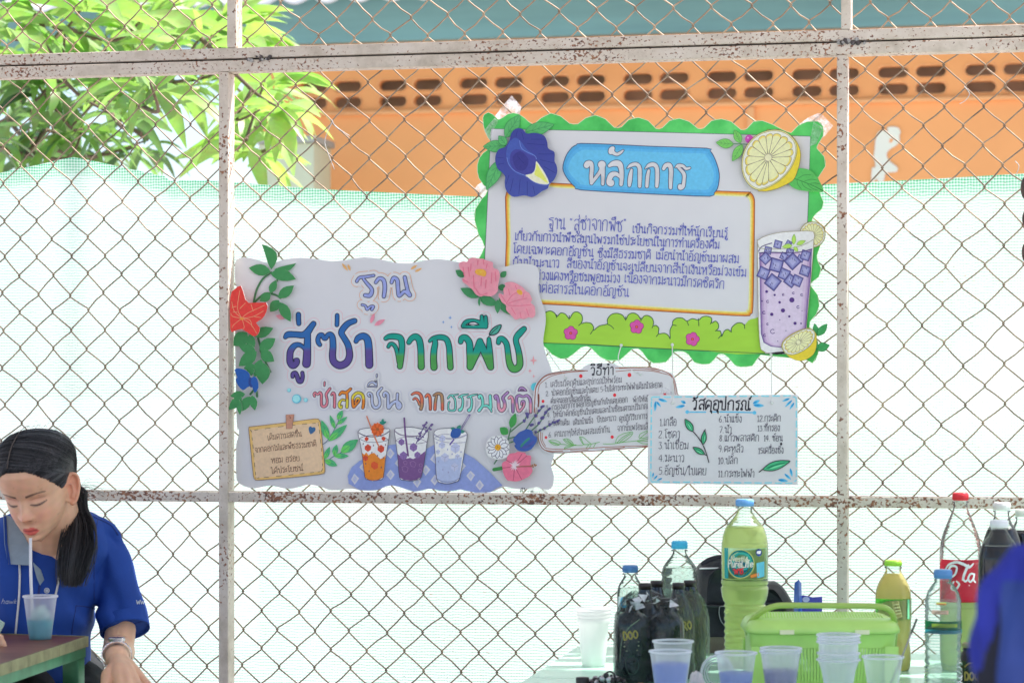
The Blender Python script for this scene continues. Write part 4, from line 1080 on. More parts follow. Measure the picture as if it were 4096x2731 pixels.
for x, y, rot in ((343, 290, -1.5), (1025, 225, -1.45), (1602, 352, -1.3)):
    cx, cy = zz([(x, y)], *ZQ)[0]
    for rr_, c_ in ((17.5, (112, 44, 92)), (15.2, (190, 78, 156))):
        for k in range(5):
            t = rot + 2*pi*k/5; a.dot(cx + 15*cos(t), cy + 15*sin(t), rr_*.82, c_)
    a.dot(cx, cy, 10, (190, 90, 164)); a.dot(cx, cy, 6.4, (128, 40, 70)); a.dot(cx, cy, 4.8, (214, 84, 74))
# banner
ban = Q('350,115 800,130 1300,155 2040,180 2085,215 2130,280 2180,400 2208,520 2205,620 2185,720 2140,780 2085,826 1600,808 1000,780 345,740 270,700 190,620 130,530 105,450 120,360 160,260 230,170 290,135', *ZR)
a.fill(ban, (76, 150, 206), 2)
cxb, cyb = zz([(1150, 470)], *ZR)[0]
for k, c_ in ((.975, (74, 150, 208)), (.945, (84, 160, 216)), (.9, (96, 172, 223))):
    a.fill([(cxb + (x-cxb)*(1-(1-k)*.7), cyb + (y-cyb)*(1-(1-k)*2.4)) for x, y in ban], c_, 2)
a.stroke(ban, 1.5, (62, 62, 104), 2, True)
a.build('drawing', pp)
# heading
a = Art(BYY - .0026)
hd = [Q(s, *ZR) for s in ('425,410,46 440,385,44 480,385,40 495,440,34 488,560,34 490,650,30', '490,650,28 560,560,30 620,470,34 630,400,54', '630,400,60 630,402,60', '640,440,40 645,560,32 642,660,28',
 '730,415,28 790,385,44 860,390,48 890,460,40 895,580,36 888,665,32', '880,570,26 820,525,36 760,540,44 730,600,42 730,645,44 760,655,42 770,630,30', '750,230,40 760,200,44 780,180,30 775,230,34 830,262,28 880,240,26 915,210,18',
 '970,450,12 1020,410,30 1090,395,32 1135,440,34 1140,560,34 1138,690,30', '1030,470,24 1015,540,34 1005,620,36 1000,680,28', '1210,455,12 1265,410,32 1330,400,36 1370,450,34 1375,580,34 1368,690,30', '1260,480,26 1245,560,32 1235,690,30',
 '1460,455,30 1490,410,36 1540,410,38 1560,480,36 1555,600,34 1553,710,30', '1615,440,12 1660,415,32 1720,420,28 1760,455,26 1810,445,22', '1660,440,26 1730,520,32 1735,600,30 1720,690,34 1685,710,38 1680,690,36')]
for st in hd: a.stroke(st, 0, (66, 62, 100), 5)
a.up(2e-5)
for st in hd: a.stroke([(p[0], p[1], p[2] - 2.5) for p in st], 0, WHITE, 5)
a.up(2e-5)
INKB = (70, 78, 172)
for s, c, z, h in (('ฐาน “สู่ซ่าจากพืช”', '745,295 1990,345', ZU, 190), ('เป็นกิจกรรมที่ให้นักเรียนรู้', '265,355 1770,435', ZV, 125),
 ('เกี่ยวกับการนำพืชสมุนไพรมาใช้ประโยชน์ในการทำเครื่องดื่ม', '225,470 3450,610', ZU, 125), ('โดยเฉพาะดอกอัญชัน', '200,675 1470,735', ZU, 130), ('ซึ่งมีสีธรรมชาติ', '1530,745 2370,770', ZU, 125), ('เมื่อนำน้ำอัญชันมาผสม', '630,770 1950,835', ZV, 130),
 ('กับน้ำมะนาว', '200,880 940,905', ZU, 130), ('สีของน้ำอัญชันจะเปลี่ยนจากสีน้ำเงินหรือม่วงเข้ม', '1040,905 3870,1045', ZU, 130), ('ม่วงแดงหรือชมพูอมม่วง', '560,1090 1890,1140', ZU, 130), ('เนื่องจากมะนาวมีกรดซิตริก', '140,1135 1720,1235', ZV, 135), ('าต่อสารสีในดอกอัญชัน', '590,1290 2030,1365', ZU, 140)):
    p, e = Q(c, *z); write(a, s, p[0], p[1], e[0], e[1], h*.2551*.93, 1.45, INKB)
a.build('lettering', pp)

# blue butterfly pea cut from card
a = Art(BYY - .0050); EDG2 = (206, 206, 200)
LF, LFD = (84, 164, 104), (44, 108, 78)
for s, w in (('575,610 785,285', 92), ('850,540 1270,425', 92), ('590,730 265,740', 84), ('520,920 315,1360', 92), ('600,720 490,590', 60)):
    p, e = Q(s, *ZP); a.leaf(p[0], p[1], e[0], e[1], w*.28, LF, LFD, .8, 0, .0012, LFD, EDG2); a.up(.0002)
a.fill(Q('445,950 455,850 500,780 590,745 650,640 670,560 720,500 780,482 840,500 895,560 990,548 1090,565 1150,600 1185,680 1195,760 1230,790 1290,830 1290,950 1320,1020 1325,1120 1280,1220 1240,1255 1210,1290 1190,1340 1110,1380 1030,1440 960,1462 860,1440 720,1460 640,1420 590,1340 580,1250 585,1170 540,1110 480,1060', *ZP), grad('blue_pea_petal', (58, 64, 142), (66, 78, 156), P(2080, 690, 0).z, .05), 3, .0014, EDG2)
a.fill(Q('610,780 640,690 720,620 800,660 900,790 1000,860 1030,920 1020,1010 1000,1100 930,1150 830,1155 740,1120 660,1030 620,940 600,860', *ZP), (66, 84, 164), 3)
a.fill(Q('650,930 670,830 740,780 830,800 920,850 1000,880 1030,930 1010,1030 980,1110 900,1150 800,1130 720,1080 670,1010', *ZP), (64, 66, 146), 3)
a.fill(Q('690,920 720,850 800,810 880,870 920,960 880,1060 800,1090 730,1040', *ZP), (56, 56, 130), 3)
a.fill(Q('865,1150 960,1130 1005,1080 1020,1000 1030,950 1090,1030 1150,1120 1215,1265 1130,1280 1020,1255 930,1200', *ZP), (206, 210, 190), 2)
a.fill(Q('1000,1140 1025,1060 1030,980 1080,1060 1200,1265 1080,1190', *ZP), (200, 214, 106), 2)
for s in ('790,660 830,780 1000,870 1030,920', '610,900 640,1000 720,1090 870,1155', '870,1150 1000,1250 1150,1290 1215,1270'): a.stroke(Q(s, *ZP), 1.1, (104, 124, 196), 4)
for s in ('960,640 1140,640', '900,700 1150,720', '1060,850 1270,850', '1080,930 1290,980', '700,1200 660,1380', '800,1210 780,1420', '900,1240 900,1440', '980,1300 1010,1420', '640,1150 600,1280', '470,900 560,900', '480,1000 570,980', '760,520 740,600', '820,540 850,640', '1140,1030 1300,1120', '760,880 850,980'): a.stroke(Q(s, *ZP), .8, (42, 46, 112), 0)
a.build('blue_flower', pp)

# half lemon at the upper right corner
def lemon(name, z, ring, peel, core, segs, k, extra=None):
    a = Art(BYY - .0052)
    if extra: extra(a); a.up(.0003)
    a.fill(Q(peel, *z), (222, 184, 62), 3, .0014, EDG2); a.stroke(Q(peel, *z), .9*k, (104, 88, 72), 3, True)
    rg = crom(Q(ring, *z), True, 4); cx, cy = zz([core], *z)[0]
    a.fill(rg, (212, 200, 140)); a.stroke(rg, 1.0*k, (96, 88, 82), 0, True)
    def sc_(f): 
        gx = sum(p[0] for p in rg)/len(rg); gy = sum(p[1] for p in rg)/len(rg)
        return [(gx + (x-gx)*f, gy + (y-gy)*f) for x, y in rg]
    r2 = sc_(.955); a.fill(r2, (206, 206, 204)); a.stroke(r2, .7*k, (96, 88, 82), 0, True)
    r3 = sc_(.89); n = len(r3)
    for i in range(segs):
        i0 = int(n*i/segs) ; i1 = int(n*(i+1)/segs)
        arc = [r3[j % n] for j in range(i0, i1+1)]
        mid = arc[len(arc)//2]; e0 = arc[0]; e1 = arc[-1]
        def tow(p, f): return (cx + (p[0]-cx)*f, cy + (p[1]-cy)*f)
        pet = [tow(e0, .16)] + [tow(e0, .86)] + [tow(arc[max(1, len(arc)//5)], .97), tow(mid, 1.0), tow(arc[-max(2, len(arc)//5)], .97)] + [tow(e1, .86)] + [tow(e1, .16)]
        sh = [(x + (tow(mid, .6)[0]-x)*.05, y + (tow(mid, .6)[1]-y)*.05) for x, y in pet]
        a.fill(sh, (226, 190, 104), 2)
        inn = [(x + (tow(mid, .35)[0]-x)*.16, y + (tow(mid, .35)[1]-y)*.16) for x, y in pet]; a.fill(inn, (214, 206, 168), 2)
        a.stroke(sh, .75*k, (100, 84, 78), 2, True)
    a.dot(cx, cy, 15*k, (206, 202, 176)); a.stroke([(cx + 15*k*cos(t), cy + 15*k*sin(t)) for t in [2*pi*i/12 for i in range(12)]], .7*k, (110, 96, 84), 1, True)
    a.build(name, pp)
def lx(a):
    a.stroke(Q('455,560 620,565 760,575', *ZS), 1.4, (60, 124, 84), 3)
    for s, w in (('470,570 185,540', 78), ('590,550 490,335', 64), ('620,575 455,850', 72)):
        p, e = Q(s, *ZS); a.leaf(p[0], p[1], e[0], e[1], w*.2423, (110, 180, 96), (60, 110, 72), .8, 0, .0012, (62, 128, 76), EDG2)
    q = zz([(733, 485)], *ZS)[0]; a.dot(q[0], q[1], 17, (176, 70, 164)); a.dot(q[0]-5, q[1]-5, 4, (216, 140, 206))
    a.fill(Q('1390,1225 1480,1120 1540,980 1620,970 1740,1000 1840,1090 1900,1190 1970,1350 1840,1355 1640,1340 1500,1310', *ZS), (84, 170, 92), 2, .0012, EDG2)
    a.stroke(Q('1430,1120 1600,1180 1800,1260 1960,1345', *ZS), 1.2, (42, 104, 60), 3)
    for s in ('1530,1140 1640,1080 1750,1080', '1650,1180 1750,1150 1840,1160', '1740,1220 1820,1210 1900,1230', '1520,1150 1540,1240 1600,1310', '1600,1190 1640,1270 1760,1330', '1700,1230 1760,1290 1860,1330'): a.stroke(Q(s, *ZS), 1.0, (52, 120, 66), 3)
lemon('lemon_half', ZS, '1000,360 1120,335 1230,340 1350,380 1450,460 1510,560 1525,680 1500,800 1440,940 1340,1080 1200,1200 1060,1280 940,1320 870,1325 760,1270 670,1160 620,1020 610,880 640,720 700,590 790,480 900,400',
 '1000,360 1120,335 1230,335 1380,395 1490,490 1560,620 1585,740 1570,880 1530,1020 1490,1120 1430,1190 1300,1260 1180,1310 1040,1345 940,1345 870,1325 800,1100 900,600', (1050, 795), 16, 1.0, lx)

# tall glass of purple iced drink cut from card
a = Art(BYY - .0052)
gls = Q('205,290 215,255 260,225 350,195 460,175 620,165 770,170 772,270 765,400 740,700 700,1100 680,1340 460,1385 380,1400 300,1395 255,1370 232,1330 215,1100 208,700', *ZT)
a.fill(gls, (210, 210, 216), 2, .003, (214, 210, 186)); a.stroke(gls, 1.1, (142, 130, 108), 2, True)
liq = Q('222,385 330,378 500,382 640,375 755,345 745,600 715,900 690,1200 660,1330 440,1342 340,1330 265,1290 238,1200 228,800', *ZT)
a.fill(liq, (96, 76, 138), 1)
for f, c_ in ((.965, (140, 116, 168)), (.91, (170, 148, 190)), (.84, (186, 168, 204)), (.72, (192, 178, 210))):
    cx, cy = zz([(480, 850)], *ZT)[0]
    a.fill([(cx + (x-cx)*f, cy + (y-cy)*(.985 if f > .9 else .97 if f > .8 else .95)) for x, y in liq], c_, 1)
for q_, d_ in (((410,300),52), ((520,290),38), ((310,360),48), ((530,380),50), ((470,420),46), ((640,440),44), ((690,410),62), ((285,440),62), ((560,470),82), ((395,510),84), ((265,590),72), ((475,600),70), ((685,565),66), ((360,680),84), ((540,665),70), ((605,665),66)):
    x, y = zz([q_], *ZT)[0]; r_ = d_*.40; t0 = rr.uniform(.2, .9)
    def sq(f): return [(x + r_*f*cos(t0 + pi/2*k + pi/4 - .1*(k % 2)), y + r_*f*sin(t0 + pi/2*k + pi/4)) for k in range(4)]
    a.fill(sq(1.12), (64, 58, 118)); a.fill(sq(.98), (98, 96, 158)); a.fill(sq(.8), (130, 132, 186)); a.fill(sq(.5), (152, 152, 198))
    for k in range(3):
        px_, py_ = x + rr.uniform(-.4, .4)*r_, y + rr.uniform(-.4, .4)*r_; a.stroke([(px_, py_ - 3), (px_ + 2, py_ + 3)], 1.2, (70, 66, 128), 0)
for x, y, r in ((297,775,14),(378,810,11),(552,860,26),(428,884,13),(462,966,21),(349,1005,17),(526,1026,11),(584,1096,16),(430,1060,5),(492,1170,5),(410,1275,5),(655,970,4),(645,1097,8),(250,872,8)):
    q = zz([(x, y)], *ZT)[0]; a.dot(q[0], q[1], r*.3953, (78, 52, 122))
for x, y, r in ((465,806,9),(568,790,10),(652,808,11),(308,876,12),(615,932,13),(270,988,15),(306,1104,9),(358,1178,22),(277,1217,12)):
    q = zz([(x, y)], *ZT)[0]; r *= .3953; a.stroke([(q[0] + r*cos(t), q[1] + r*sin(t)) for t in (0.6, 1.6, 2.6, 3.6, 4.6, 5.4)], 1.3, (84, 56, 128), 3)
a.stroke(Q('222,385 330,378 500,382 640,375 755,345', *ZT), 1.6, (70, 54, 112), 4); a.stroke(Q('215,370 250,320 350,285', *ZT), 1.6, (70, 54, 112), 3); a.stroke(Q('210,300 240,340 420,345 600,325 700,290 768,250', *ZT), .9, (130, 130, 100), 4)
a.fill(Q('310,1400 400,1385 470,1380 480,1400 400,1412', *ZT), (44, 40, 48), 0)
for s, w in (('570,300 575,195', 20), ('555,310 455,325', 22), ('600,300 690,262', 20), ('575,325 612,370', 18)):
    p, e = Q(s, *ZT); a.leaf(p[0], p[1], e[0], e[1], w*.4, (160, 196, 96), (96, 140, 70), .7)
a.build('tall_glass', pp)
def wheel(x, y, r): return ' '.join('%.1f,%.1f' % (x + r*cos(2*pi*k/16), y + r*sin(2*pi*k/16)*1.0) for k in range(16))
lemon('lemon_slice', ZT, wheel(760, 198, 130), wheel(760, 198, 132), (765, 205), 18, .55)
def lx2(a):
    for s, w in (('805,1220 780,1098', 28), ('810,1220 908,1102', 36), ('800,1350 932,1318', 44), ('790,1300 800,1360', 30)):
        p, e = Q(s, *ZT); a.leaf(p[0], p[1], e[0], e[1], w*.4, (64, 150, 92), (40, 100, 70), .8, 0, .0012, None, EDG2)
lemon('lemon_half', ZT, '455,1340 470,1280 540,1220 620,1180 700,1150 770,1165 790,1215 770,1280 720,1340 640,1390 560,1415 490,1400',
 '450,1340 470,1270 560,1200 680,1150 750,1150 795,1195 805,1260 800,1340 770,1410 700,1460 630,1475 550,1450 500,1410', (620, 1288), 16, .6, lx2)
# clear tape that holds it to the wires
def tape_mat():
    m, nt, p = new_mat('clear_tape')
    n = add_noise(nt, 60, 4, .7); bump(nt, p, n.outputs[0], .8, .002)
    p.inputs['Base Color'].default_value = (.95, .95, .96, 1); p.inputs['Roughness'].default_value = .15
    tl_ = nt.nodes.new('ShaderNodeBsdfTranslucent'); tl_.inputs[0].default_value = (.95, .95, .95, 1); m0 = nt.nodes.new('ShaderNodeMixShader'); m0.inputs[0].default_value = .6; nt.links.new(p.outputs[0], m0.inputs[1]); nt.links.new(tl_.outputs[0], m0.inputs[2])
    tp_ = nt.nodes.new('ShaderNodeBsdfTransparent'); mx = nt.nodes.new('ShaderNodeMixShader')
    r = ramp(nt, n.outputs[0], [(.38, (.22, .22, .22)), (.62, (.85, .85, .85))]); nt.links.new(r.outputs[0], mx.inputs[0])
    nt.links.new(tp_.outputs[0], mx.inputs[1]); nt.links.new(m0.outputs[0], mx.inputs[2]); nt.links.new(mx.outputs[0], nt.nodes['Material Output'].inputs[0])
    return m
TAPE = tape_mat()
def tape(name, parent, Yt, pts, z):
    a = Art(Yt); a.fill(Q(pts, *z), TAPE, 0); return a.build(name, parent)
tape('clear_tape', pp, BYY + .0022, '430,300 545,150 665,10 805,170 780,275 690,300 560,330 480,360', ZP)
tape('clear_tape', pp, BYY - .0025, '275,510 345,415 420,330 480,380 400,500 360,640', ZP)
tape('clear_tape', pp, BYY + .0022, '1530,260 1700,130 1885,45 1950,90 2117,265 1990,420 1880,510 1930,300 1800,180', ZS)
tape('clear_tape', pp, BYY + .0022, '130,1350 170,1290 240,1245 310,1310 330,1400 330,1500 290,1540 210,1450', ZP)
tape('clear_tape', pp, BYY - .0025, '1790,200 1950,300 1840,560 1740,600 1745,440', ZS)
tape('clear_tape', tp, TY + .0022, '890,1380 1000,1310 1100,1380 1240,1400 1230,1470 1100,1492 960,1480', ZH)
a = Art(TY - .0012)
for q_ in ('790,1440 800,1385 825,1370 830,1400 800,1420', '815,1440 830,1420', '850,1375 862,1420', '905,1432 920,1434', '955,1425 985,1418 995,1435 960,1440', '610,1445 640,1442'): a.stroke(Q(q_, *ZH), 1.4, (40, 44, 40), 0)
a.build('ink_scribble', tp)
# ------------------------------------------------------------------ two small cards hung on thread
ZJ = (2100, 1430, .2636); ZK = (2580, 1560, .2721); ZL = (2000, 1350, .5952)
mc = thing('method_card', 'white card with brown hand-drawn frame and red dots, half hidden behind the blue-dashed card', 'card', tuple(P(2420, 1640, 0)))
MY = -0.0065
a = Art(MY)
out = Q('125,700 130,560 150,440 200,350 280,270 400,225 560,195 720,188 840,180 890,140 960,100 1060,88 1250,80 1350,92 1420,125 1480,140 1620,138 1800,145 1960,150 2090,185 2180,220 2240,250 2285,340 2310,450 2325,560 2330,900 2330,1300 2000,1345 1870,1358 1500,1385 1200,1405 900,1430 620,1448 480,1452 350,1440 270,1405 220,1340 195,1240 185,1130 150,900', *ZJ)
a.fill(out, CARD, 2, .0006)
a.build('sheet', mc)
a = Art(MY - .0008)
BRN, BRN2 = (150, 96, 82), (122, 72, 66)
for s, w in (('140,830 150,600 170,440 230,340 330,262 480,225 700,195 950,200', 1.6), ('150,700 165,480 215,380 300,290 450,245 700,215 940,200', 1.3), ('200,700 195,560 215,430 260,370 400,280 640,225 900,205', 1.3), ('1370,158 1600,148 1900,150 2060,190 2200,250 2260,330 2290,450 2310,560', 1.5), ('1380,210 1620,190 1900,200 2100,240 2215,280 2262,400 2280,560', 1.3), ('1430,165 1650,155 1850,170 2050,210', 1.2), ('1870,175 2000,178 2100,200', 1.2),
             ('200,1130 205,1240 240,1340 300,1400 420,1435 620,1438 900,1425 1300,1398 1870,1352', 1.6), ('235,1130 240,1250 290,1350 360,1380 600,1390 900,1378 1300,1352 1870,1335', 1.4), ('260,1140 265,1250 310,1340', 1.3), ('310,1400 400,1418 575,1415', 1.4), ('690,1408 800,1415 960,1395', 1.3), ('1220,1380 1400,1372 1510,1358 1480,1345', 1.3), ('1780,1352 1870,1345', 1.2), ('205,560 210,640 200,740', 3), ('160,900 150,760', 1.3), ('185,900 178,760', 1.3)):
    a.stroke(Q(s, *ZJ), w, BRN if w < 1.6 else BRN2, 4)
for x, y, r in ((847,280,26),(1585,263,29),(273,662,22),(1360,568,24),(318,1210,20),(1323,1203,24),(2122,560,22)): q = zz([(x, y)], *ZJ)[0]; a.dot(q[0], q[1], r*.27, (206, 54, 66), r*.3, 10)
TX = (72, 66, 84)
p, e = Q('990,262 1350,258', *ZJ); write(a, 'วิธีทำ', p[0], p[1], e[0], e[1], 125*.2636, 2.1, (46, 44, 56), .05)
for s, c, h in (('1. เตรียมวัตถุดิบและอุปกรณ์ให้พร้อม', '305,450 1475,375', 78), ('2. นำดอกอัญชันและใบเตย 5-ใบใส่กระทะไฟฟ้าเติมน้ำสะอาด', '315,585 2090,450', 78), ('ต้มจนออกสีและมีกลิ่น', '390,695 1000,650', 72), ('3. กรองเอากากดอกอัญชันกับใบเตยออก', '320,800 1565,672', 74), ('พักให้เย็น', '1640,680 1930,655', 70),
                ('4. ให้นักตักอัญชันใบเตยและน้ำเชื่อมตามปริมาณ', '335,915 1880,772', 74), ('5. โซดาเติม', '350,1035 680,1020', 74), ('เติมน้ำแข็ง', '730,1022 1040,988', 74), ('บีบมะนาว', '1090,980 1390,952', 74), ('ดูปฏิกิริยาการเ', '1430,965 1890,918', 74), ('6. คนเบาๆให้ส่วนผสมเข้ากัน', '360,1210 1295,1130', 80), ('จากนั้นพร้อมเสิร์ฟ', '1400,1115 1960,1075', 78)):
    p, e = Q(c, *ZJ); write(a, s, p[0], p[1], e[0], e[1], h*.2636, .78, TX, .06, 1.2)
LGc = (96, 160, 84)
for s in ('360,1260 420,1245 500,1265 540,1300 500,1330 430,1315 370,1270', '380,1265 520,1310', '390,1280 520,1325', '540,1310 700,1325 780,1320', '580,1240 640,1228 710,1270 740,1325 680,1310 620,1280 585,1245', '600,1240 730,1320', '640,1240 735,1322', '780,1320 690,1350 600,1380', '600,1380 620,1350 700,1340 780,1322', '830,1200 890,1210 960,1270 1000,1310 900,1315 850,1260 832,1205', '850,1210 890,1310', '880,1320 1000,1310 1135,1280', '930,1370 970,1325', '985,1360 1010,1318', '1040,1365 1075,1300', '880,1330 720,1330',
          '1190,1308 1350,1305 1500,1280 1700,1260 1870,1230', '1380,1300 1390,1240 1440,1180 1540,1140 1640,1130 1600,1200 1500,1270 1400,1295', '1400,1290 1480,1210 1600,1140', '1440,1280 1540,1200 1620,1150', '1730,1210 1760,1150 1870,1105', '1740,1220 1800,1220 1870,1200', '1740,1230 1870,1120', '1700,1260 1780,1300 1870,1310', '1710,1270 1800,1260 1870,1270'):
    a.stroke(Q(s, *ZJ), 1.1, LGc, 4)
a.build('drawing', mc)

kc = thing('materials_card', 'white card with blue dashed edge and a numbered list, hung below the green bordered poster', 'card', tuple(P(2890, 1755, 0)))
KY = -0.0115
a = Art(KY)
a.fill(Q('42,85 60,70 1000,72 2245,66 2247,700 2244,1392 1500,1384 700,1378 38,1365 44,700', *ZK), CARD, 0, .0006)
a.build('sheet', kc)
a = Art(KY - .0008)
SKY_, SKY2, SKYD = (124, 194, 222), (92, 172, 216), (46, 132, 196)
def dashes(p0, p1, n, w=2.6):
    (x0, y0), (x1, y1) = Q('%f,%f %f,%f' % (p0 + p1), *ZK)
    for i in range(n):
        t0, t1 = (i + .1)/n, (i + .72)/n; a.stroke([(x0+(x1-x0)*t0, y0+(y1-y0)*t0), (x0+(x1-x0)*t1, y0+(y1-y0)*t1 + rr.uniform(-1, 1))], w, SKY_, 0)
dashes((100, 100), (2180, 82), 13); dashes((95, 160), (85, 1300), 10); dashes((2225, 150), (2225, 1310), 8); dashes((100, 1345), (2200, 1365), 14)
a.stroke(Q('100,150 100,105 190,98', *ZK), 2.2, SKY_, 3); a.stroke(Q('2180,100 2215,110 2225,160', *ZK), 2.4, SKY_, 3); a.stroke(Q('85,1290 95,1345 160,1345', *ZK), 2.2, SKY_, 3); a.stroke(Q('2200,1340 2222,1320', *ZK), 2.4, SKY_, 0)
for s, w in (('155,160 145,315', 22), ('165,165 235,245', 18), ('195,130 330,170', 24), ('2130,120 2015,165', 18), ('2165,145 2055,250', 18), ('2195,180 2125,285', 18), ('600,195 525,155', 24), ('590,225 445,255', 24), ('1585,200 1690,145', 26), ('1590,220 1755,228', 28), ('125,1210 110,1285', 14), ('185,1250 125,1315', 14), ('255,1290 170,1328', 14), ('2135,1145 2165,1275', 20), ('2050,1225 2150,1315', 20), ('1955,1315 2105,1335', 26)):
    p, e = Q(s, *ZK); a.leaf(p[0], p[1], e[0], e[1], w*.2721, SKY2); a.leaf(p[0], p[1], p[0]*.3+e[0]*.7, p[1]*.3+e[1]*.7, w*.15, SKYD)
a.stroke(Q('620,320 760,322 890,322', *ZK), 2.6, SKY2, 0); a.stroke(Q('965,318 1070,318', *ZK), 2.2, SKY2, 0); a.stroke(Q('1100,318 1350,322 1600,330', *ZK), 2.6, SKY2, 3)
for x, y in ((620, 320), (1610, 330)): q = zz([(x, y)], *ZK)[0]; a.dot(q[0], q[1], 7.5, SKY2)
p, e = Q('690,278 1560,296', *ZK); write(a, 'วัสดุอุปกรณ์', p[0], p[1], e[0], e[1], 142*.2721, 2.5, (40, 38, 52), 0.04)
for s, c, h in (('1.เกลือ', '215,522 465,520', 100), ('2.โซดา', '195,700 515,700', 100), ('3.น้ำเชื่อม', '195,860 645,865', 100), ('4.มะนาว', '195,1045 580,1055', 100), ('5.อัญชัน/ใบเตย', '200,1238 905,1245', 105), ('6.น้ำแข็ง', '1085,470 1425,470', 88), ('7.น้ำ', '1090,625 1275,630', 92), ('8.แก้วพลาสติก', '1090,748 1680,748', 88),
                ('9.ตะหลิว', '1075,905 1450,912', 92), ('10.ปลั๊ก', '1075,1080 1365,1080', 92), ('11.กระทะไฟฟ้า', '1075,1270 1610,1280', 92), ('12.กระติก', '1650,460 2000,455', 84), ('13.ที่กรอง', '1655,600 1985,598', 80), ('14. ช้อน', '1745,745 2025,745', 80), ('15เครื่องชั่ง', '1665,930 2040,925', 84)):
    p, e = Q(c, *ZK); write(a, s, p[0], p[1], e[0], e[1], h*.2721, 1.0, (66, 62, 84), 0.03, 1.0)
q = zz([(2002, 788)], *ZK)[0]; a.dot(q[0], q[1], 4.4, (36, 34, 44), 5.5)
a.stroke(Q('700,600 780,690 850,800 900,920 940,1060', *ZK), 1.9, (50, 48, 58), 4); a.stroke(Q('915,960 870,940', *ZK), 1.6, (50, 48, 58), 0); a.stroke(Q('868,600 890,578', *ZK), 1.6, (50, 48, 58), 0)
for s, w in (('705,605 590,425', 46), ('855,795 880,595', 36), ('875,940 708,838', 38), ('1735,1165 2135,1040', 62)):
    p, e = Q(s, *ZK); a.leaf(p[0], p[1], e[0], e[1], w*.2721, (66, 160, 122), (46, 52, 56), 1.8); m_ = (p[0]*.5+e[0]*.5, p[1]*.5+e[1]*.5); a.leaf(p[0]*.9+e[0]*.1, p[1]*.9+e[1]*.1, e[0]*.9+p[0]*.1, e[1]*.9+p[1]*.1, w*.09, (36, 124, 92)); a.leaf(p[0]*.8+e[0]*.2 + 2, p[1]*.8+e[1]*.2 + 4, e[0]*.8+p[0]*.2 + 2, e[1]*.8+p[1]*.2 + 4, w*.05, (112, 196, 160))
a.stroke(Q('1680,1200 1735,1160', *ZK), 2.2, (46, 52, 56), 0)
a.build('drawing', kc)

# white threads with their knots
thread_m = plain('white_thread', (0.80, 0.82, 0.78), 0.6, 0.05, 80)
def thread(label, pts, z, y0, y1):
    q = crom(Q(pts, *z), False, 6); n = len(q)
    pp_ = [P(x, y, y0 + (y1-y0)*i/(n-1)) for i, (x, y) in enumerate(q)]
    t = thing('hanging_thread', label, 'thread', tuple(pp_[0]), 'white threads that hang the small cards')
    m = MB(); m.tube(pp_, .0011, thread_m, 6); m.build('cord', t)
    for k, w in ((0, pp_[0]), (1, pp_[-1])):
        if k == 0 and y0 > .003: continue
        m = MB(); m.lathe([(.0032*sin(pi*i/8), -.0032*cos(pi*i/8)) for i in range(9)], thread_m, tuple(w), 12); m.build('knot', t)
thread('slanting white thread at the left end of the brown-framed card', '310,80 370,170 440,265', ZL, .004, MY - .002)
thread('curved white thread from the green border to the brown-framed card', '815,52 795,140 830,190 943,245', ZL, BYY - .004, MY - .002)
thread('straight white thread at the left end of the blue-dashed card', '1158,48 1160,240 1160,438', ZL, BYY - .004, KY - .002)
thread('straight white thread at the right end of the blue-dashed card', '1822,110 1824,280 1826,438', ZL, .0005, KY - .002)
tape('clear_tape', mc, MY - .0015, '2060,470 2140,455 2230,520 2235,560 2060,540', ZJ)
# ------------------------------------------------------------------ plastics, drinks
def node_mix(nt, fac, a, b):
    m = nt.nodes.new('ShaderNodeMixShader')
    if hasattr(fac, 'is_output'): nt.links.new(fac, m.inputs[0])
    else: m.inputs[0].default_value = fac
    nt.links.new(a, m.inputs[1]); nt.links.new(b, m.inputs[2]); return m.outputs[0]
def clear(name, tint, milky=0.10, rough=0.08, ripple=0.0, edge=0.35):
    """thin clear plastic: mostly seen through, brighter and denser where it turns edge on"""
    if name in _mats: return _mats[name]
    m, nt, p = new_mat(name)
    p.inputs['Base Color'].default_value = rgba(tuple(min(1, v) for v in tint)); p.inputs['Roughness'].default_value = rough
    t = nt.nodes.new('ShaderNodeBsdfTransparent'); t.inputs[0].default_value = rgba(tint)
    tl = nt.nodes.new('ShaderNodeBsdfTranslucent'); tl.inputs[0].default_value = rgba(tint)
    lw = nt.nodes.new('ShaderNodeLayerWeight'); lw.inputs[0].default_value = 0.35
    r = ramp(nt, lw.outputs['Facing'], [(0.2, (milky,)*3), (0.95, (milky + edge,)*3)])
    half = node_mix(nt, 0.7, p.outputs[0], tl.outputs[0])
    s1 = node_mix(nt, r.outputs[0], t.outputs[0], half)
    g_ = nt.nodes.new('ShaderNodeBsdfGlossy'); g_.inputs['Roughness'].default_value = rough
    fr_ = nt.nodes.new('ShaderNodeFresnel'); fr_.inputs[0].default_value = 1.22
    if ripple:
        n = add_noise(nt, 60, 2, .5, (1, 1, 2.5)); b = nt.nodes.new('ShaderNodeBump'); b.inputs['Strength'].default_value = ripple; b.inputs['Distance'].default_value = .01
        nt.links.new(n.outputs[0], b.inputs['Height'])
        for q in (p, g_, fr_): nt.links.new(b.outputs[0], q.inputs['Normal'])
    s2 = node_mix(nt, fr_.outputs[0], s1, g_.outputs[0])
    nt.links.new(s2, nt.nodes['Material Output'].inputs[0]); _mats[name] = m
    return m
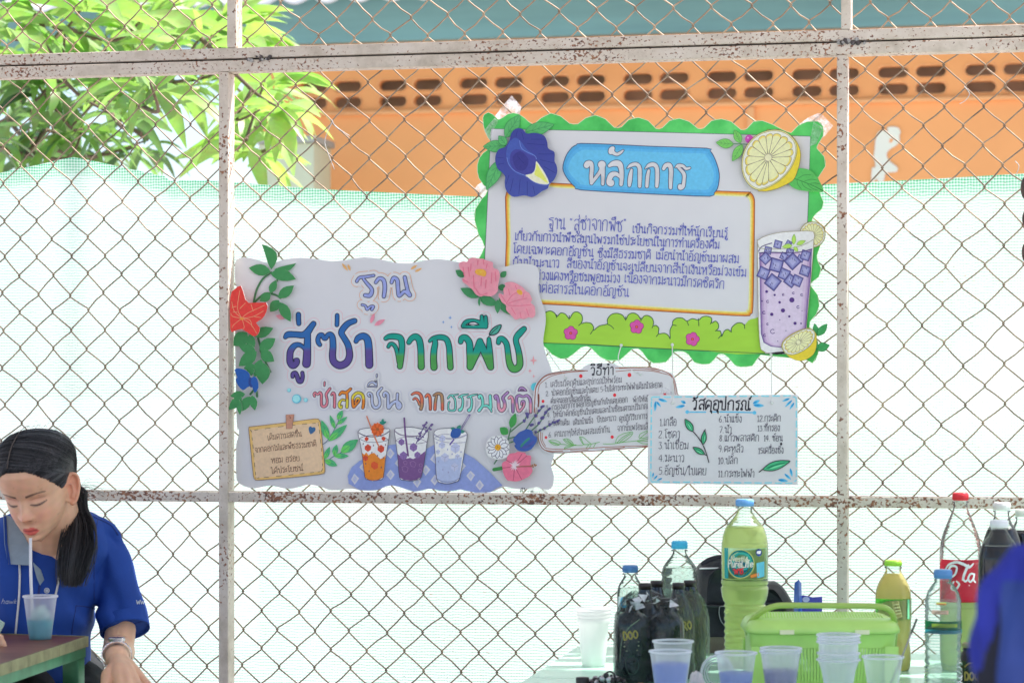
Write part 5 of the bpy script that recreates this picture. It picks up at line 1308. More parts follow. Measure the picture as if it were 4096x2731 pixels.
def liquid(name, tint, body, k=0.35):
    if name in _mats: return _mats[name]
    m, nt, p = new_mat(name)
    p.inputs['Base Color'].default_value = rgba(body); p.inputs['Roughness'].default_value = .15
    t = nt.nodes.new('ShaderNodeBsdfTransparent'); t.inputs[0].default_value = rgba(tint)
    tl = nt.nodes.new('ShaderNodeBsdfTranslucent'); tl.inputs[0].default_value = rgba(body)
    n = add_noise(nt, 25, 3, .6); r = ramp(nt, n.outputs[0], [(.3, (k*.7,)*3), (.7, (min(1, k*1.3),)*3)])
    half = node_mix(nt, 0.5, p.outputs[0], tl.outputs[0])
    nt.links.new(node_mix(nt, r.outputs[0], t.outputs[0], half), nt.nodes['Material Output'].inputs[0]); _mats[name] = m
    return m
def drink_glass(name, tint, body, k, rough=0.0):
    """clear drink: bends the light like water, with a little cloud in it"""
    m, nt, p = new_mat(name)
    gl_ = nt.nodes.new('ShaderNodeBsdfGlass'); gl_.inputs['Color'].default_value = rgba(tint); gl_.inputs['IOR'].default_value = 1.33; gl_.inputs['Roughness'].default_value = rough
    p.inputs['Base Color'].default_value = rgba(body); p.inputs['Roughness'].default_value = .3
    tl = nt.nodes.new('ShaderNodeBsdfTranslucent'); tl.inputs[0].default_value = rgba(body)
    nt.links.new(node_mix(nt, k, gl_.outputs[0], node_mix(nt, .78 if rough == 0 else .5, p.outputs[0], tl.outputs[0])), nt.nodes['Material Output'].inputs[0]); _mats[name] = m
    return m
def frosted(name, c, k=.5):
    if name in _mats: return _mats[name]
    m, nt, p = new_mat(name)
    p.inputs['Base Color'].default_value = rgba(c); p.inputs['Roughness'].default_value = .3
    tl = nt.nodes.new('ShaderNodeBsdfTranslucent'); tl.inputs[0].default_value = rgba(c)
    t = nt.nodes.new('ShaderNodeBsdfTransparent'); t.inputs[0].default_value = rgba(c)
    lw = nt.nodes.new('ShaderNodeLayerWeight'); lw.inputs[0].default_value = .3
    r = ramp(nt, lw.outputs['Facing'], [(.1, (k,)*3), (.9, (min(1, k+.35),)*3)])
    nt.links.new(node_mix(nt, r.outputs[0], t.outputs[0], node_mix(nt, .5, p.outputs[0], tl.outputs[0])), nt.nodes['Material Output'].inputs[0]); _mats[name] = m
    return m
PET = clear('clear_bottle_plastic', (0.965, 0.99, 0.98), .05, .06, .22)
PETG = clear('greenish_bottle_plastic', (0.945, 0.985, 0.965), .05, .06, .22)
FROST = frosted('frosted_cup_plastic', (0.95, 0.955, 0.97), .28)
RIMM = frosted('cup_rim_plastic', (0.92, 0.92, 0.95), .75)
TZ = 0.687
class Spot:
    """an upright place at photo column px and camera depth d; sizes given in photo pixels at that depth"""
    def __init__(s, px, d, base=TZ):
        s.px, s.d, s.k = px, d, d / FPX; s.c = PD(px, 1590, d); s.base = base
    def z(s, py): return CAM.z + (1590 - py) * s.k
    def y(s, z): return 1590 - (z - CAM.z) / s.k
    def at(s, dx, dy=0.0, z=0.0):     # dx px to the right, dy metres away from the camera
        q = s.c + RGT * (dx * s.k) + FWD * dy; return (q.x, q.y, z)
    def lathe(s, mb, prof, mat, n=36, dx=0.0, dy=0.0, caps=False):
        q = s.at(dx, dy); mb.lathe([(r * s.k, s.z(py)) for r, py in prof], mat, (q[0], q[1], 0), n, 1, 1, caps)
    @property
    def bot(s): return s.y(s.base)
    def origin(s): return (s.c.x, s.c.y, s.base)
class CylArt(Art):
    """drawing wrapped on the front of an upright round body"""
    def __init__(s, spot, r): s.sp, s.r = spot, r; s.mb = MB(); s.lay = 0.0; s.x0 = s.y0 = 0; s.sc = 1.0
    def pt(s, x, y, dy=0.0):
        px, py = s.x0 + x*s.sc, s.y0 + y*s.sc
        a = max(-1.45, min(1.45, (px - s.sp.px) / s.r))
        R = s.r * s.sp.k + s.lay + dy
        q = s.sp.c + RGT * (R * sin(a)) - FWD * (R * cos(a)); return (q.x, q.y, s.sp.z(py))
for line in '''
N 60|8,0 8,98 50,0 50,98
e 46|8,30 42,36 40,54 24,62 8,46 8,20 24,0 42,12
s 40|36,56 20,62 8,48 32,26 32,8 16,0 4,8
t 32|16,90 16,10 26,0;4,60 30,60
l 20|10,98 10,0
é 46|8,30 42,36 40,54 24,62 8,46 8,20 24,0 42,12;22,78 34,92
P 52|8,0 8,98 34,98 46,78 34,54 8,52
u 48|8,62 8,14 20,0 38,12;40,62 40,0
r 34|8,0 8,62;8,40 18,58 32,60
L 46|8,98 8,2 42,2
i 20|10,62 10,0;10,84 11,86
f 32|28,96 16,94 14,70 14,0;4,60 26,60
S 50|44,86 26,98 8,78 42,28 28,0 6,12
F 46|8,0 8,98 42,98;8,54 36,54
D 56|8,0 8,98 34,94 50,60 46,20 28,0 8,0
O 60|30,98 8,70 8,28 30,0 52,28 52,70 30,98
R 56|8,0 8,98 36,96 46,74 34,54 8,52;26,52 50,0
h 48|8,98 8,0;8,44 24,62 38,52 40,0
a 48|40,62 40,0;40,46 22,62 8,40 10,14 24,0 40,20
w 62|6,62 18,0 30,48 44,0 56,62
k 46|8,98 8,0;38,62 10,28 40,0
W 84|6,98 24,0 42,80 60,0 78,98
o 48|24,62 8,44 8,16 24,0 40,16 40,44 24,62
n 46|8,62 8,0;8,44 24,62 38,50 38,0
'''.strip().split('\n'):
    ch, rest = line.split(' ', 1); w, s_ = rest.split('|'); G(ch, float(w), s_)

# ------------------------------------------------------------------ right-hand table
mint = plain('mint_table_paint', (0.50, 0.86, 0.67), 0.20, 0.14, 7, 0.10, 60, stretch=(.5, 1, 1))
tb_ = thing('mint_table', 'mint green painted plank table covered with bottles and cups', 'table', tuple(PZ(3000, 2650, 0.0)) if False else (0.35, -0.5, 0))
A_ = PZ(2310, 2585, TZ); B_ = PZ(2080, 2731, TZ); ed = (B_ - A_)
m = MB(); npl = 7; yb = A_.y; yf = -1.35
for i in range(npl):
    ya = yb + (yf - yb) * i / npl; yc = yb + (yf - yb) * (i + 1) / npl + .0035
    xa = A_.x + ed.x * (ya - A_.y) / ed.y; xc = A_.x + ed.x * (yc - A_.y) / ed.y
    vs = [(xa, ya, TZ), (1.45, ya, TZ), (1.45, yc, TZ), (xc, yc, TZ)]
    m.add(vs + [(v[0], v[1], TZ - .022) for v in vs], [(0, 3, 2, 1), (4, 5, 6, 7), (0, 1, 5, 4), (1, 2, 6, 5), (2, 3, 7, 6), (3, 0, 4, 7)], mint)
m.build('tabletop', tb_)
m = MB(); m.box((A_.x + .03, -1.30, TZ - .085), (1.42, -1.275, TZ - .0235), mint); m.build('apron', tb_); m = MB(); m.box((A_.x + .08, yb - .06, TZ - .085), (1.42, yb - .035, TZ - .0235), mint); m.build('apron', tb_)
for x in (A_.x + .10, 1.36):
    for y in (yb - .10, -1.26):
        m = MB(); m.box((x, y, 0), (x + .045, y + .045, TZ - .0865), mint, .003); m.build('leg', tb_)

# stack of white foam cups
def part(parent, name, fn):
    m = MB(); fn(m); return m.build(name, parent)
sp = Spot(2374, 4.36); white_foam = frosted('white_foam_cup', (.95, .95, .94), .82)
t = thing('cup_stack', 'tall stack of plain white cups standing alone at the left end of the mint table', 'cups', sp.origin())
def fn(m):
    b = sp.bot
    sp.lathe(m, [(44, b), (47, b-14), (48, b-22), (56, 2560), (60, 2492), (66, 2489), (66, 2470), (64, 2468), (68, 2466), (68, 2456), (66, 2454), (70, 2452), (70, 2442), (68, 2440), (71, 2438), (71, 2430), (69, 2428)], white_foam, 40)
    sp.lathe(m, [(0, 2445), (66, 2436)], white_foam, 40)
part(t, 'stacked_cups', fn)
part(t, 'clear_bottom_cup', lambda m: sp.lathe(m, [(45, sp.bot), (45.5, sp.bot-24), (49, sp.bot-30)], PETG, 36))

# ------------------------------------------------------------------ bottles
def bottle(px, d, name, label, cat, body, cap, capc, mat, liq=None, liqtop=None, group=None, n=40, ribs=True):
    """body: (half width, y) from the top of the neck down; cap: (half width, top y, bottom y)"""
    sp = Spot(px, d); t = thing(name, label, cat, sp.origin(), group)
    b = sp.bot; prof = [(r, min(y, b)) for r, y in body]
    full = crom(prof, False, 4)
    part(t, 'bottle_body', lambda m: sp.lathe(m, [(0, b)] + full[::-1], mat, n))
    hw, y0, y1 = cap
    cm = plain('cap_%d_%d_%d' % capc, ink(*capc), .35, .05, 60)
    def fc(m):
        m_pts = [(hw*.96, y1), (hw, y1-1), (hw, y0+5), (hw*.95, y0+1), (hw*.86, y0), (0, y0)]
        sp.lathe(m, m_pts, cm, 40)
        for k in range(36):
            a_ = 2*pi*k/36; q = sp.at(0); R = hw*sp.k*1.012
            x, y = q[0] + R*cos(a_), q[1] + R*sin(a_)
            m.tube([(x, y, sp.z(y1-3)), (x, y, sp.z(y0+6))], hw*sp.k*.035, cm, 4)
    part(t, 'cap', fc)
    part(t, 'neck_ring', lambda m: sp.lathe(m, [(hw*.9, y1+9), (hw*1.06, y1+8), (hw*1.06, y1+4), (hw*.9, y1+3)], mat, 36))
    if liq:
        lp = [(max(0, r-2.5), y) for r, y in full if y >= liqtop] 
        top = [(max(0, r-2.5), y) for r, y in full if y < liqtop][-1:] 
        part(t, 'drink', lambda m: sp.lathe(m, [(0, b-2)] + [(r, min(y, b-2)) for r, y in lp[::-1]] + [(lp[0][0], liqtop), (0, liqtop)], liq, n))
    return t, sp
def ribbed(hw, y0, y1, n, amp):
    out = []
    for i in range(n*2+1): out.append((hw - (amp if i % 2 else 0), y0 + (y1-y0)*i/(2*n)))
    return out
YG = drink_glass('yellow_green_drink', (0.95, 0.995, 0.66), (0.90, 1.0, 0.50), .66)
WATER = drink_glass('clear_water', (0.95, 0.99, 0.97), (.9, .95, .92), .04)
t, sp = bottle(2979, 4.35, 'drink_bottle', 'tall clear bottle of yellow-green drink with a round teal logo label and blue cap', 'bottle',
  [(29, 2022), (29, 2040), (34, 2052), (50, 2075), (72, 2102), (86, 2135), (91, 2165), (93, 2185), (93, 2308)] + [(92, 2312), (95, 2330), (90, 2340), (95, 2350), (93, 2370), (88, 2395), (80, 2412)] + ribbed(84, 2420, 2600, 7, 5) + [(86, 2640), (78, 2668)],
  (35, 1995, 2023), (104, 158, 222), PETG, YG, 2106)
lab = frosted('bottle_label_film', ink(150, 200, 180, .8), .86); 
a = CylArt(sp, 94.5)
a.fill([(2979 + dx, 2187) for dx in range(-105, 106, 14)] + [(2979 + dx, 2308) for dx in range(105, -106, -14)], (178, 214, 176))
a.fill([(2979 + dx, 2187) for dx in range(-106, -80, 6)] + [(2979 + dx, 2308) for dx in range(-80, -107, -6)], (46, 140, 150)); a.up(1e-4)
a.dot(2952, 2248, 58, (206, 214, 130), None, 40); a.dot(2952, 2248, 54, (24, 130, 140), None, 40); a.dot(2958, 2238, 40, (60, 172, 170), 36, 30); a.dot(2950, 2262, 34, (20, 104, 130), 26, 24)
a.up(1e-4)
write(a, 'Nestlé', 2912, 2238, 2984, 2240, 22, 1.9, (226, 226, 190), 0, .2); write(a, 'PureLife', 2898, 2262, 3004, 2260, 27, 2.4, (238, 236, 206), .1, .2)
write(a, 'พช', 2925, 2288, 2966, 2286, 20, 2.6, (214, 60, 70), 0, .3)
a.dot(3030, 2204, 15, (40, 60, 120)); write(a, 'NSF', 3021, 2208, 3040, 2208, 10, 1.4, (220, 220, 226), 0, 0)
a.fill([(3018, 2245), (3060, 2240), (3060, 2300), (3022, 2305)], (70, 140, 170)); a.fill([(2992, 2292), (3028, 2283), (3030, 2297), (2994, 2304)], (222, 120, 60))
a.build('label', t)
t2, s2 = bottle(2718, 4.5, 'water_bottle', 'clear water bottle with bright blue cap standing behind the dark bottle pack', 'bottle',
  [(27, 2198), (27, 2208), (34, 2222), (50, 2242), (64, 2262), (71, 2285)] + ribbed(73, 2295, 2400, 4, 3) + [(72, 2450), (73, 2560), (66, 2625)], (31, 2162, 2194), (64, 168, 216), PETG, WATER, 2270)
t3, s3 = bottle(2521, 4.5, 'water_bottle', 'small clear bottle with dark blue cap at the left behind the dark bottle pack', 'bottle',
  [(25, 2294), (25, 2302), (34, 2318), (46, 2338), (52, 2362), (53, 2385), (52, 2400), (53, 2450), (53, 2560), (47, 2625)], (30, 2259, 2288), (72, 116, 176), PETG, WATER, 2350)
a = CylArt(s3, 53.6); a.fill([(2521 + dx, 2382) for dx in range(-60, 61, 10)] + [(2521 + dx, 2444) for dx in range(60, -61, -10)], (190, 220, 226)); a.up(1e-4)
a.dot(2492, 2404, 18, (66, 156, 206), 22); a.dot(2496, 2408, 9, (206, 220, 230), 7); a.build('label', t3)
JUICE = drink_glass('orange_juice_drink', (0.99, 0.88, 0.42), (0.98, 0.84, 0.34), .9, .35)
t4, s4 = bottle(3573, 4.3, 'juice_bottle', 'bottle of yellow juice with lime green cap and green label', 'bottle',
  [(31, 2263), (31, 2278), (36, 2292), (52, 2318), (66, 2350), (71, 2388), (71, 2472), (71, 2500), (68, 2530), (64, 2560), (69, 2600), (69, 2650), (62, 2676)], (33.5, 2239, 2262), (146, 196, 66), PETG, JUICE, 2294)
a = CylArt(s4, 72.2); a.fill([(3573 + dx, 2390) for dx in range(-104, 105, 16)] + [(3573 + dx, 2472) for dx in range(104, -105, -16)], (92, 178, 60)); a.up(1e-4)
a.fill([(3556, 2400), (3584, 2396), (3600, 2460), (3572, 2468)], (176, 168, 120)); a.fill([(3560, 2405), (3582, 2402), (3594, 2455), (3574, 2460)], (150, 138, 92))
for y in (2412, 2424, 2436, 2448): a.stroke([(3564 + (y-2412)*.3, y), (3584 + (y-2412)*.3, y - 3)], 2.2, (196, 190, 150), 0)
a.fill([(3626, 2392), (3640, 2392), (3640, 2470), (3626, 2470)], (120, 196, 160))
a.build('label', t4)
t5, s5 = bottle(3842, 4.3, 'cola_bottle', 'tall clear bottle with red cap and red label with white script writing', 'bottle',
  [(28, 2002), (28, 2024), (36, 2050), (54, 2092), (72, 2140), (81, 2185), (83, 2225), (83, 2404), (80, 2430), (82, 2480), (82, 2560), (80, 2640), (72, 2676)], (31, 1969, 2000), (200, 44, 58), PETG, YG, 2404)
a = CylArt(s5, 84.5)
a.fill([(3842 + dx, 2233) for dx in range(-122, 123, 16)] + [(3842 + dx, 2402) for dx in range(122, -123, -16)], (200, 44, 70)); a.fill([(3842 + dx, 2233) for dx in range(-122, 123, 16)] + [(3842 + dx, 2249) for dx in range(122, -123, -16)], (210, 150, 150)); a.up(1e-4)
WS = (226, 214, 218)
for s_ in ('3764,2270,3 3780,2252,4 3810,2242,5 3840,2250,6 3862,2262,5 3880,2248,3', '3790,2300,3 3776,2280,4 3790,2258,5 3812,2262,4 3806,2290,4 3786,2306,3', '3836,2312,4 3846,2280,5 3858,2256,5 3852,2262,4 3838,2300,4 3846,2318,4 3858,2308,3', '3884,2290,4 3868,2288,4 3858,2306,4 3866,2320,4 3880,2308,4 3886,2290,4 3882,2312,4 3892,2322,3', '3800,2320,3 3790,2345,4 3806,2352,4 3822,2330,4 3812,2318,3'):
    a.stroke(pz(s_), 0, WS, 4)
a.dot(3862, 2334, 2.4, WS, None, 8); a.build('label', t5)
PETC = clear('thin_cola_bottle_plastic', (0.97, 0.99, 0.98), .012, .06, .12)
COLA = plain('dark_cola_drink', (0.018, 0.016, 0.02), .12, .2, 20)
cb = [(30, 2040), (30, 2062), (40, 2090), (58, 2120), (72, 2160), (78, 2200), (79, 2300), (79, 2600), (70, 2672)]
t6, s6 = bottle(4007, 4.34, 'cola_bottle', 'dark cola bottle with white cap, taller of the two beside the blue jacket', 'bottle', cb, (33, 2008, 2038), (214, 206, 214), PETC, COLA, 2112)
def shift(body, dy): return [(r, y + dy) for r, y in body]
t7, s7 = bottle(3996, 4.12, 'cola_bottle', 'dark cola bottle with frosted cap, in front of the taller white-capped one', 'bottle', [(33, 2112), (34, 2126), (48, 2148), (66, 2176), (78, 2215), (82, 2270), (82, 2600), (76, 2700)], (35, 2078, 2108), (214, 226, 222), PETC, COLA, 2182)
t8, s8 = bottle(4092, 4.42, 'cola_bottle', 'dark cola bottle at the right edge, behind the blue jacket', 'bottle', [(28, 2066), (28, 2080), (40, 2104), (56, 2130), (66, 2170), (66, 2600), (60, 2650)], (30, 2036, 2064), (200, 206, 206), PETC, COLA, 2120)
# small ribbed bottle with wavy lower body
t9, s9 = bottle(3772, 3.98, 'water_bottle', 'clear ribbed bottle with blue cap and green banded label in front of the red-labelled bottle', 'bottle',
  [(32, 2312), (32, 2322), (46, 2340), (62, 2366), (70, 2394)] + ribbed(73, 2400, 2530, 6, 2.5) + ribbed(73, 2545, 2735, 6, 4) + [(70, 2764)], (35, 2276, 2312), (84, 132, 190), PET, liquid('clear_water_in_ribbed_bottle', (0.965, 0.99, 0.975), (.92, .95, .93), .14), 2400)
a = CylArt(s9, 74.2)
def bandx(y0, y1, c, x0=-108, x1=108): a.fill([(3772 + x0 + (x1-x0)*i/14, y0) for i in range(15)] + [(3772 + x1 - (x1-x0)*i/14, y1) for i in range(15)], c)
bandx(2478, 2514, (30, 118, 78)); bandx(2512, 2528, (72, 168, 196)); bandx(2488, 2502, (150, 170, 70), -60, 50)
a.build('label', t9)
a = CylArt(s9, 73.9); bandx(2434, 2450, (222, 170, 160), -60, 10); bandx(2402, 2412, (206, 214, 120), -40, 0); bandx(2408, 2411, (190, 70, 60), -40, 0); a.build('upper_print', t9)
def wav(m):
    for k in range(6):
        y = 2650 + k*16; 
        pts = []
        for i in range(25):
            an = -pi*.5 + pi*i/24; R = 74.5*s9.k; q = s9.c + RGT*(R*sin(an)) - FWD*(R*cos(an)); pts.append((q.x, q.y, s9.z(y + 7*sin(an*5 + k))))
        m.tube(pts, .0011, PET, 5)
part(t9, 'moulded_waves', wav)

# ------------------------------------------------------------------ shrink-wrapped pack of dark bottles
sp = Spot(2610, 4.12); t = thing('bottle_pack', 'shrink wrapped pack of dark glass energy drink bottles with gold lettering', 'bottles', sp.origin())
GLASS = plain('dark_bottle_glass', (0.012, 0.018, 0.02), .08, .3, 30, spec=.6)
gold = plain('gold_label_print', ink(176, 150, 70), .4, .1, 90); CAPD = plain('dark_bottle_cap', (0.03, 0.022, 0.02), .4, .2, 60)
def small_bottle(dx, dy, k):
    def f(m):
        b = sp.bot + 8; o = 52 if k == 0 else 0; w = 72 if k == 0 else 66
        sp.lathe(m, [(0, b), (w-6, b-2), (w, b-20), (w, 2512+o*.3), (w-1, 2480+o*.3), (w*.88, 2448+o*.4), (w*.66, 2420+o*.6), (30, 2394+o), (25, 2370+o), (24, 2362+o)], GLASS, 28, dx, dy)
        sp.lathe(m, [(24, 2366+o), (26, 2366+o), (26, 2344+o), (24, 2341+o), (0, 2341+o)], CAPD, 24, dx, dy)
    part(t, 'bottle', f)
for r_ in range(3):
    for c_ in range(2):
        small_bottle(-80 + c_*138 + r_*56, .0 + r_*.055 + c_*.008, r_)
class PackArt(CylArt):
    def __init__(s, spot, r, dx, dy): CylArt.__init__(s, spot, r); s.dx, s.dy = dx, dy
    def pt(s, x, y, dy=0.0):
        a_ = max(-1.4, min(1.4, (x - (s.sp.px + s.dx)) / s.r)); R = s.r*s.sp.k + s.lay + dy
        q = s.sp.c + RGT*(s.dx*s.sp.k + R*sin(a_)) + FWD*(s.dy - R*cos(a_)); return (q.x, q.y, s.sp.z(y))
a = PackArt(sp, 73, -80, 0)
G_ = (190, 166, 84)
a.stroke([(2470, 2640, 2), (2480, 2560, 2), (2510, 2505, 2.5), (2555, 2470, 2)], 0, (120, 136, 120), 4)
a.dot(2520, 2585, 48, (30, 44, 54), 62, 28); a.up(1e-4)
write(a, 'DOO', 2490, 2552, 2552, 2542, 30, 3.0, G_, 0, .3)
for y in (2560, 2576): a.stroke([(2492, y + 2), (2552, y - 2)], 2.6, (130, 134, 120) if y < 2570 else (190, 190, 170), 0)
a.stroke([(2500, 2596), (2548, 2592)], 1.6, (150, 150, 130), 0)
a.fill([(2500, 2625), (2530, 2612), (2555, 2640), (2545, 2680), (2515, 2690), (2498, 2660)], (52, 70, 66), 2)
a.build('printed_label', t)
a = PackArt(sp, 67, 114, .063); write(a, 'RO', 2738, 2530, 2785, 2520, 34, 3.6, G_, 0, .3); a.stroke([(2750, 2560), (2790, 2556)], 3, (80, 90, 60), 0); a.stroke([(2745, 2600), (2790, 2592)], 3, (96, 90, 50), 0); a.build('printed_label', t)
def film_mat():
    m, nt, p = new_mat('shrink_film')
    p.inputs['Base Color'].default_value = (.75, .8, .8, 1); p.inputs['Roughness'].default_value = .08
    n = add_noise(nt, 28, 4, .65); bump(nt, p, n.outputs[0], 1.0, .012)
    tp_ = nt.nodes.new('ShaderNodeBsdfTransparent'); tp_.inputs[0].default_value = (.72, .77, .76, 1); g_ = nt.nodes.new('ShaderNodeBsdfGlossy'); g_.inputs['Roughness'].default_value = .12
    b = nt.nodes.new('ShaderNodeBump'); b.inputs['Strength'].default_value = 1.0; b.inputs['Distance'].default_value = .012; nt.links.new(n.outputs[0], b.inputs['Height']); nt.links.new(b.outputs[0], g_.inputs['Normal'])
    lw = nt.nodes.new('ShaderNodeLayerWeight'); lw.inputs[0].default_value = .25; nt.links.new(b.outputs[0], lw.inputs['Normal'])
    r = ramp(nt, lw.outputs['Fresnel'], [(0.0, (.02,)*3), (.75, (.38,)*3)])
    nt.links.new(node_mix(nt, r.outputs[0], tp_.outputs[0], g_.outputs[0]), nt.nodes['Material Output'].inputs[0]); return m
FILM = film_mat(); rf = random.Random(9)
def film(m):
    ring = []
    cx = [-82, 52]; 
    # hull of the pack footprint
    base = [(-152, .0), (-140, -.022), (-82, -.033), (0, -.030), (52, -.028), (105, -.014), (128, .01), (186, .06), (248, .118), (240, .14), (176, .155), (60, .150), (-20, .12), (-90, .06), (-148, .02)]
    base = crom(base, True, 4); n = len(base)
    lev = [(sp.bot - 2, 1.0), (2640, 1.01), (2560, 1.01), (2500, 1.0), (2465, .97), (2425, .90), (2395, .80), (2372, .62)]
    vs = []; gx = sum(p[0] for p in base)/n; gy = sum(p[1] for p in base)/n
    for li, (y, f) in enumerate(lev):
        for i, (x, dy) in enumerate(base):
            cr = rf.uniform(-6, 6) if li > 3 else rf.uniform(-1.2, 1.2)
            q = sp.at(gx + (x-gx)*f + cr*.4, gy + (dy-gy)*f, 0); vs.append((q[0], q[1], sp.z(y + (cr*1.6 if li > 3 else 0))))
    fs = [(li*n+i, li*n+(i+1) % n, (li+1)*n+(i+1) % n, (li+1)*n+i) for li in range(len(lev)-1) for i in range(n)]
    m.add(vs, fs, FILM, True)
part(t, 'shrink_film', film)
SILV = plain('crumpled_film_fold', (.60, .62, .64), .22, .4, 40, .6, 90)
def folds(m):
    for k in range(34):
        x = rf.uniform(-110, 90); y = 2378 + abs(x - 10)*.30 + rf.uniform(-18, 20); z0 = rf.uniform(-.03, -.005)
        p = [sp.at(x + rf.uniform(-26, 26), z0 + rf.uniform(-.012, .008), sp.z(y + rf.uniform(-16, 22))) for _ in range(4)]
        m.add(p, [(0, 1, 2), (0, 2, 3)], SILV if k % 2 == 0 else FILM)
part(t, 'film_folds', folds)

# ------------------------------------------------------------------ backpack on a brown box, blue wipes pouch
sp = Spot(2985, 4.64); t0 = thing('brown_box', 'brown cardboard box under the black backpack', 'box', sp.origin())
bm_ = plain('brown_cardboard', (.18, .14, .115), .8, .1, 30)
zb_ = sp.z(2535)
def obox(m, x0, x1, d0, d1, z0, z1, mat, spot):
    vs = []
    for z in (z0, z1):
        for x, d in ((x0, d0), (x1, d0), (x1, d1), (x0, d1)):
            q = spot.at(x, d, z); vs.append(q)
    m.add(vs, [(0, 3, 2, 1), (4, 5, 6, 7), (0, 1, 5, 4), (1, 2, 6, 5), (2, 3, 7, 6), (3, 0, 4, 7)], mat)
part(t0, 'carton', lambda m: obox(m, -205, 190, -.055, .06, TZ, zb_, bm_, sp))
part(t0, 'top_flap', lambda m: obox(m, -206, 191, -.0565, .061, zb_ - .012, zb_ + .001, bm_, sp))
t = thing('backpack', 'black backpack with an outlined crest on its front, behind the bottles on the mint table', 'bag', tuple(sp.at(0, 0, zb_)))
BAG = plain('black_nylon', (.016, .018, .026), .55, .3, 40, .5, 220)
def bag(m):
    out = [(-215, 2534), (-212, 2450), (-206, 2380), (-203, 2300), (-190, 2262), (-150, 2236), (-90, 2226), (-40, 2232), (20, 2262), (60, 2300), (88, 2324), (118, 2326), (140, 2342), (165, 2378), (186, 2420), (196, 2480), (198, 2534)]
    out = crom(out, False, 4); N = len(out); prof = [(-1, .80), (-.8, .93), (-.35, 1.0), (.35, 1.0), (.8, .93), (1, .8)]
    vs = []
    for s_, f in prof:
        for x, y in out:
            fx = (x + 8)*f - 8; fy = 2534 - (2534 - y)*(f*.5+.5)
            w = .004*sin(x*.06 + y*.03)*(1 if s_ < 0 else 0)
            vs.append(sp.at(fx, s_*.06 + w, sp.z(fy)))
    fs = [(j*N+i, j*N+i+1, (j+1)*N+i+1, (j+1)*N+i) for j in range(5) for i in range(N-1)]
    fs.append(tuple(range(N))); fs.append(tuple(5*N + i for i in range(N))[::-1])
    m.add(vs, fs, BAG, True)
part(t, 'bag_body', bag)
part(t, 'piping', lambda m: m.tube([sp.at(x, -.053, sp.z(y)) for x, y in crom([(-196, 2265), (-150, 2264), (-100, 2263), (-60, 2268)], False, 4)], .0016, plain('white_piping', (.75, .76, .78), .5, .05, 50), 6))
part(t, 'top_handle', lambda m: m.tube([sp.at(x, -.02, sp.z(y)) for x, y in crom([(-180, 2258), (-150, 2238), (-110, 2228), (-60, 2230)], False, 5)], .006, BAG, 8))
part(t, 'pocket_seam', lambda m: m.tube([sp.at(x, -.061, sp.z(y)) for x, y in crom([(-208, 2410), (-100, 2412), (0, 2405), (100, 2400), (180, 2402)], False, 4)], .003, BAG, 6))
cr_m = plain('grey_crest_print', (.30, .30, .32), .6, .1, 60)
def crest(m):
    for s_ in ([(-118, 2413), (-90, 2411), (-66, 2414)], [(-118, 2413), (-120, 2440), (-112, 2470), (-94, 2492)], [(-66, 2414), (-64, 2440), (-72, 2470), (-94, 2492)], [(-100, 2425), (-90, 2435), (-98, 2446), (-88, 2455), (-100, 2462), (-92, 2474)], [(-84, 2428), (-78, 2440), (-84, 2452)]):
        m.tube([sp.at(x, -.0635, sp.z(y)) for x, y in crom(s_, False, 4)], .0009, cr_m, 5)
part(t, 'crest', crest)
sp = Spot(3235, 4.5); t = thing('wipes_pouch', 'shiny blue plastic pouch standing behind the green basket', 'pouch', sp.origin())
BLU = plain('blue_foil', (.03, .10, .42), .22, .3, 30, .3, 60)
def pouch(m):
    vs = [sp.at(-58, .0, sp.z(2650)), sp.at(-60, 0, sp.z(2400)), sp.at(-57, 0, sp.z(2330)), sp.at(-42, -.006, sp.z(2316)), sp.at(-28, .004, sp.z(2332)), sp.at(-26, .006, sp.z(2400)), sp.at(-26, .01, sp.z(2650)), sp.at(-42, -.012, sp.z(2400)), sp.at(-42, -.02, sp.z(2650))]
    m.add(vs, [(0, 1, 7, 8), (1, 2, 3, 7), (7, 3, 4, 5), (8, 7, 5, 6), (0, 6, 5, 4, 3, 2, 1)], BLU)
part(t, 'gusset', pouch)
def pouch2(m):
    o = [(-26, 2650), (-26, 2384), (-20, 2381), (20, 2390), (57, 2387), (57, 2460), (57, 2650)]
    n = len(o); m.add([sp.at(x, .012, sp.z(y)) for x, y in o] + [sp.at(x, .03 if y > 2400 else .016, sp.z(y)) for x, y in o], [tuple(range(n))[::-1], tuple(n+i for i in range(n))] + [(i, (i+1) % n, n+(i+1) % n, n+i) for i in range(n)], plain('violet_blue_foil', (.06, .05, .40), .25, .2, 30))
part(t, 'pack_body', pouch2)
def petal(m):
    m.add([sp.at(-8 + 15*cos(2*pi*k/12), .0115, sp.z(2398 + 11*sin(2*pi*k/12))) for k in range(12)], [tuple(range(12))], plain('pale_violet_print', (.45, .42, .72), .4, .1, 60))
part(t, 'flower_print', petal)

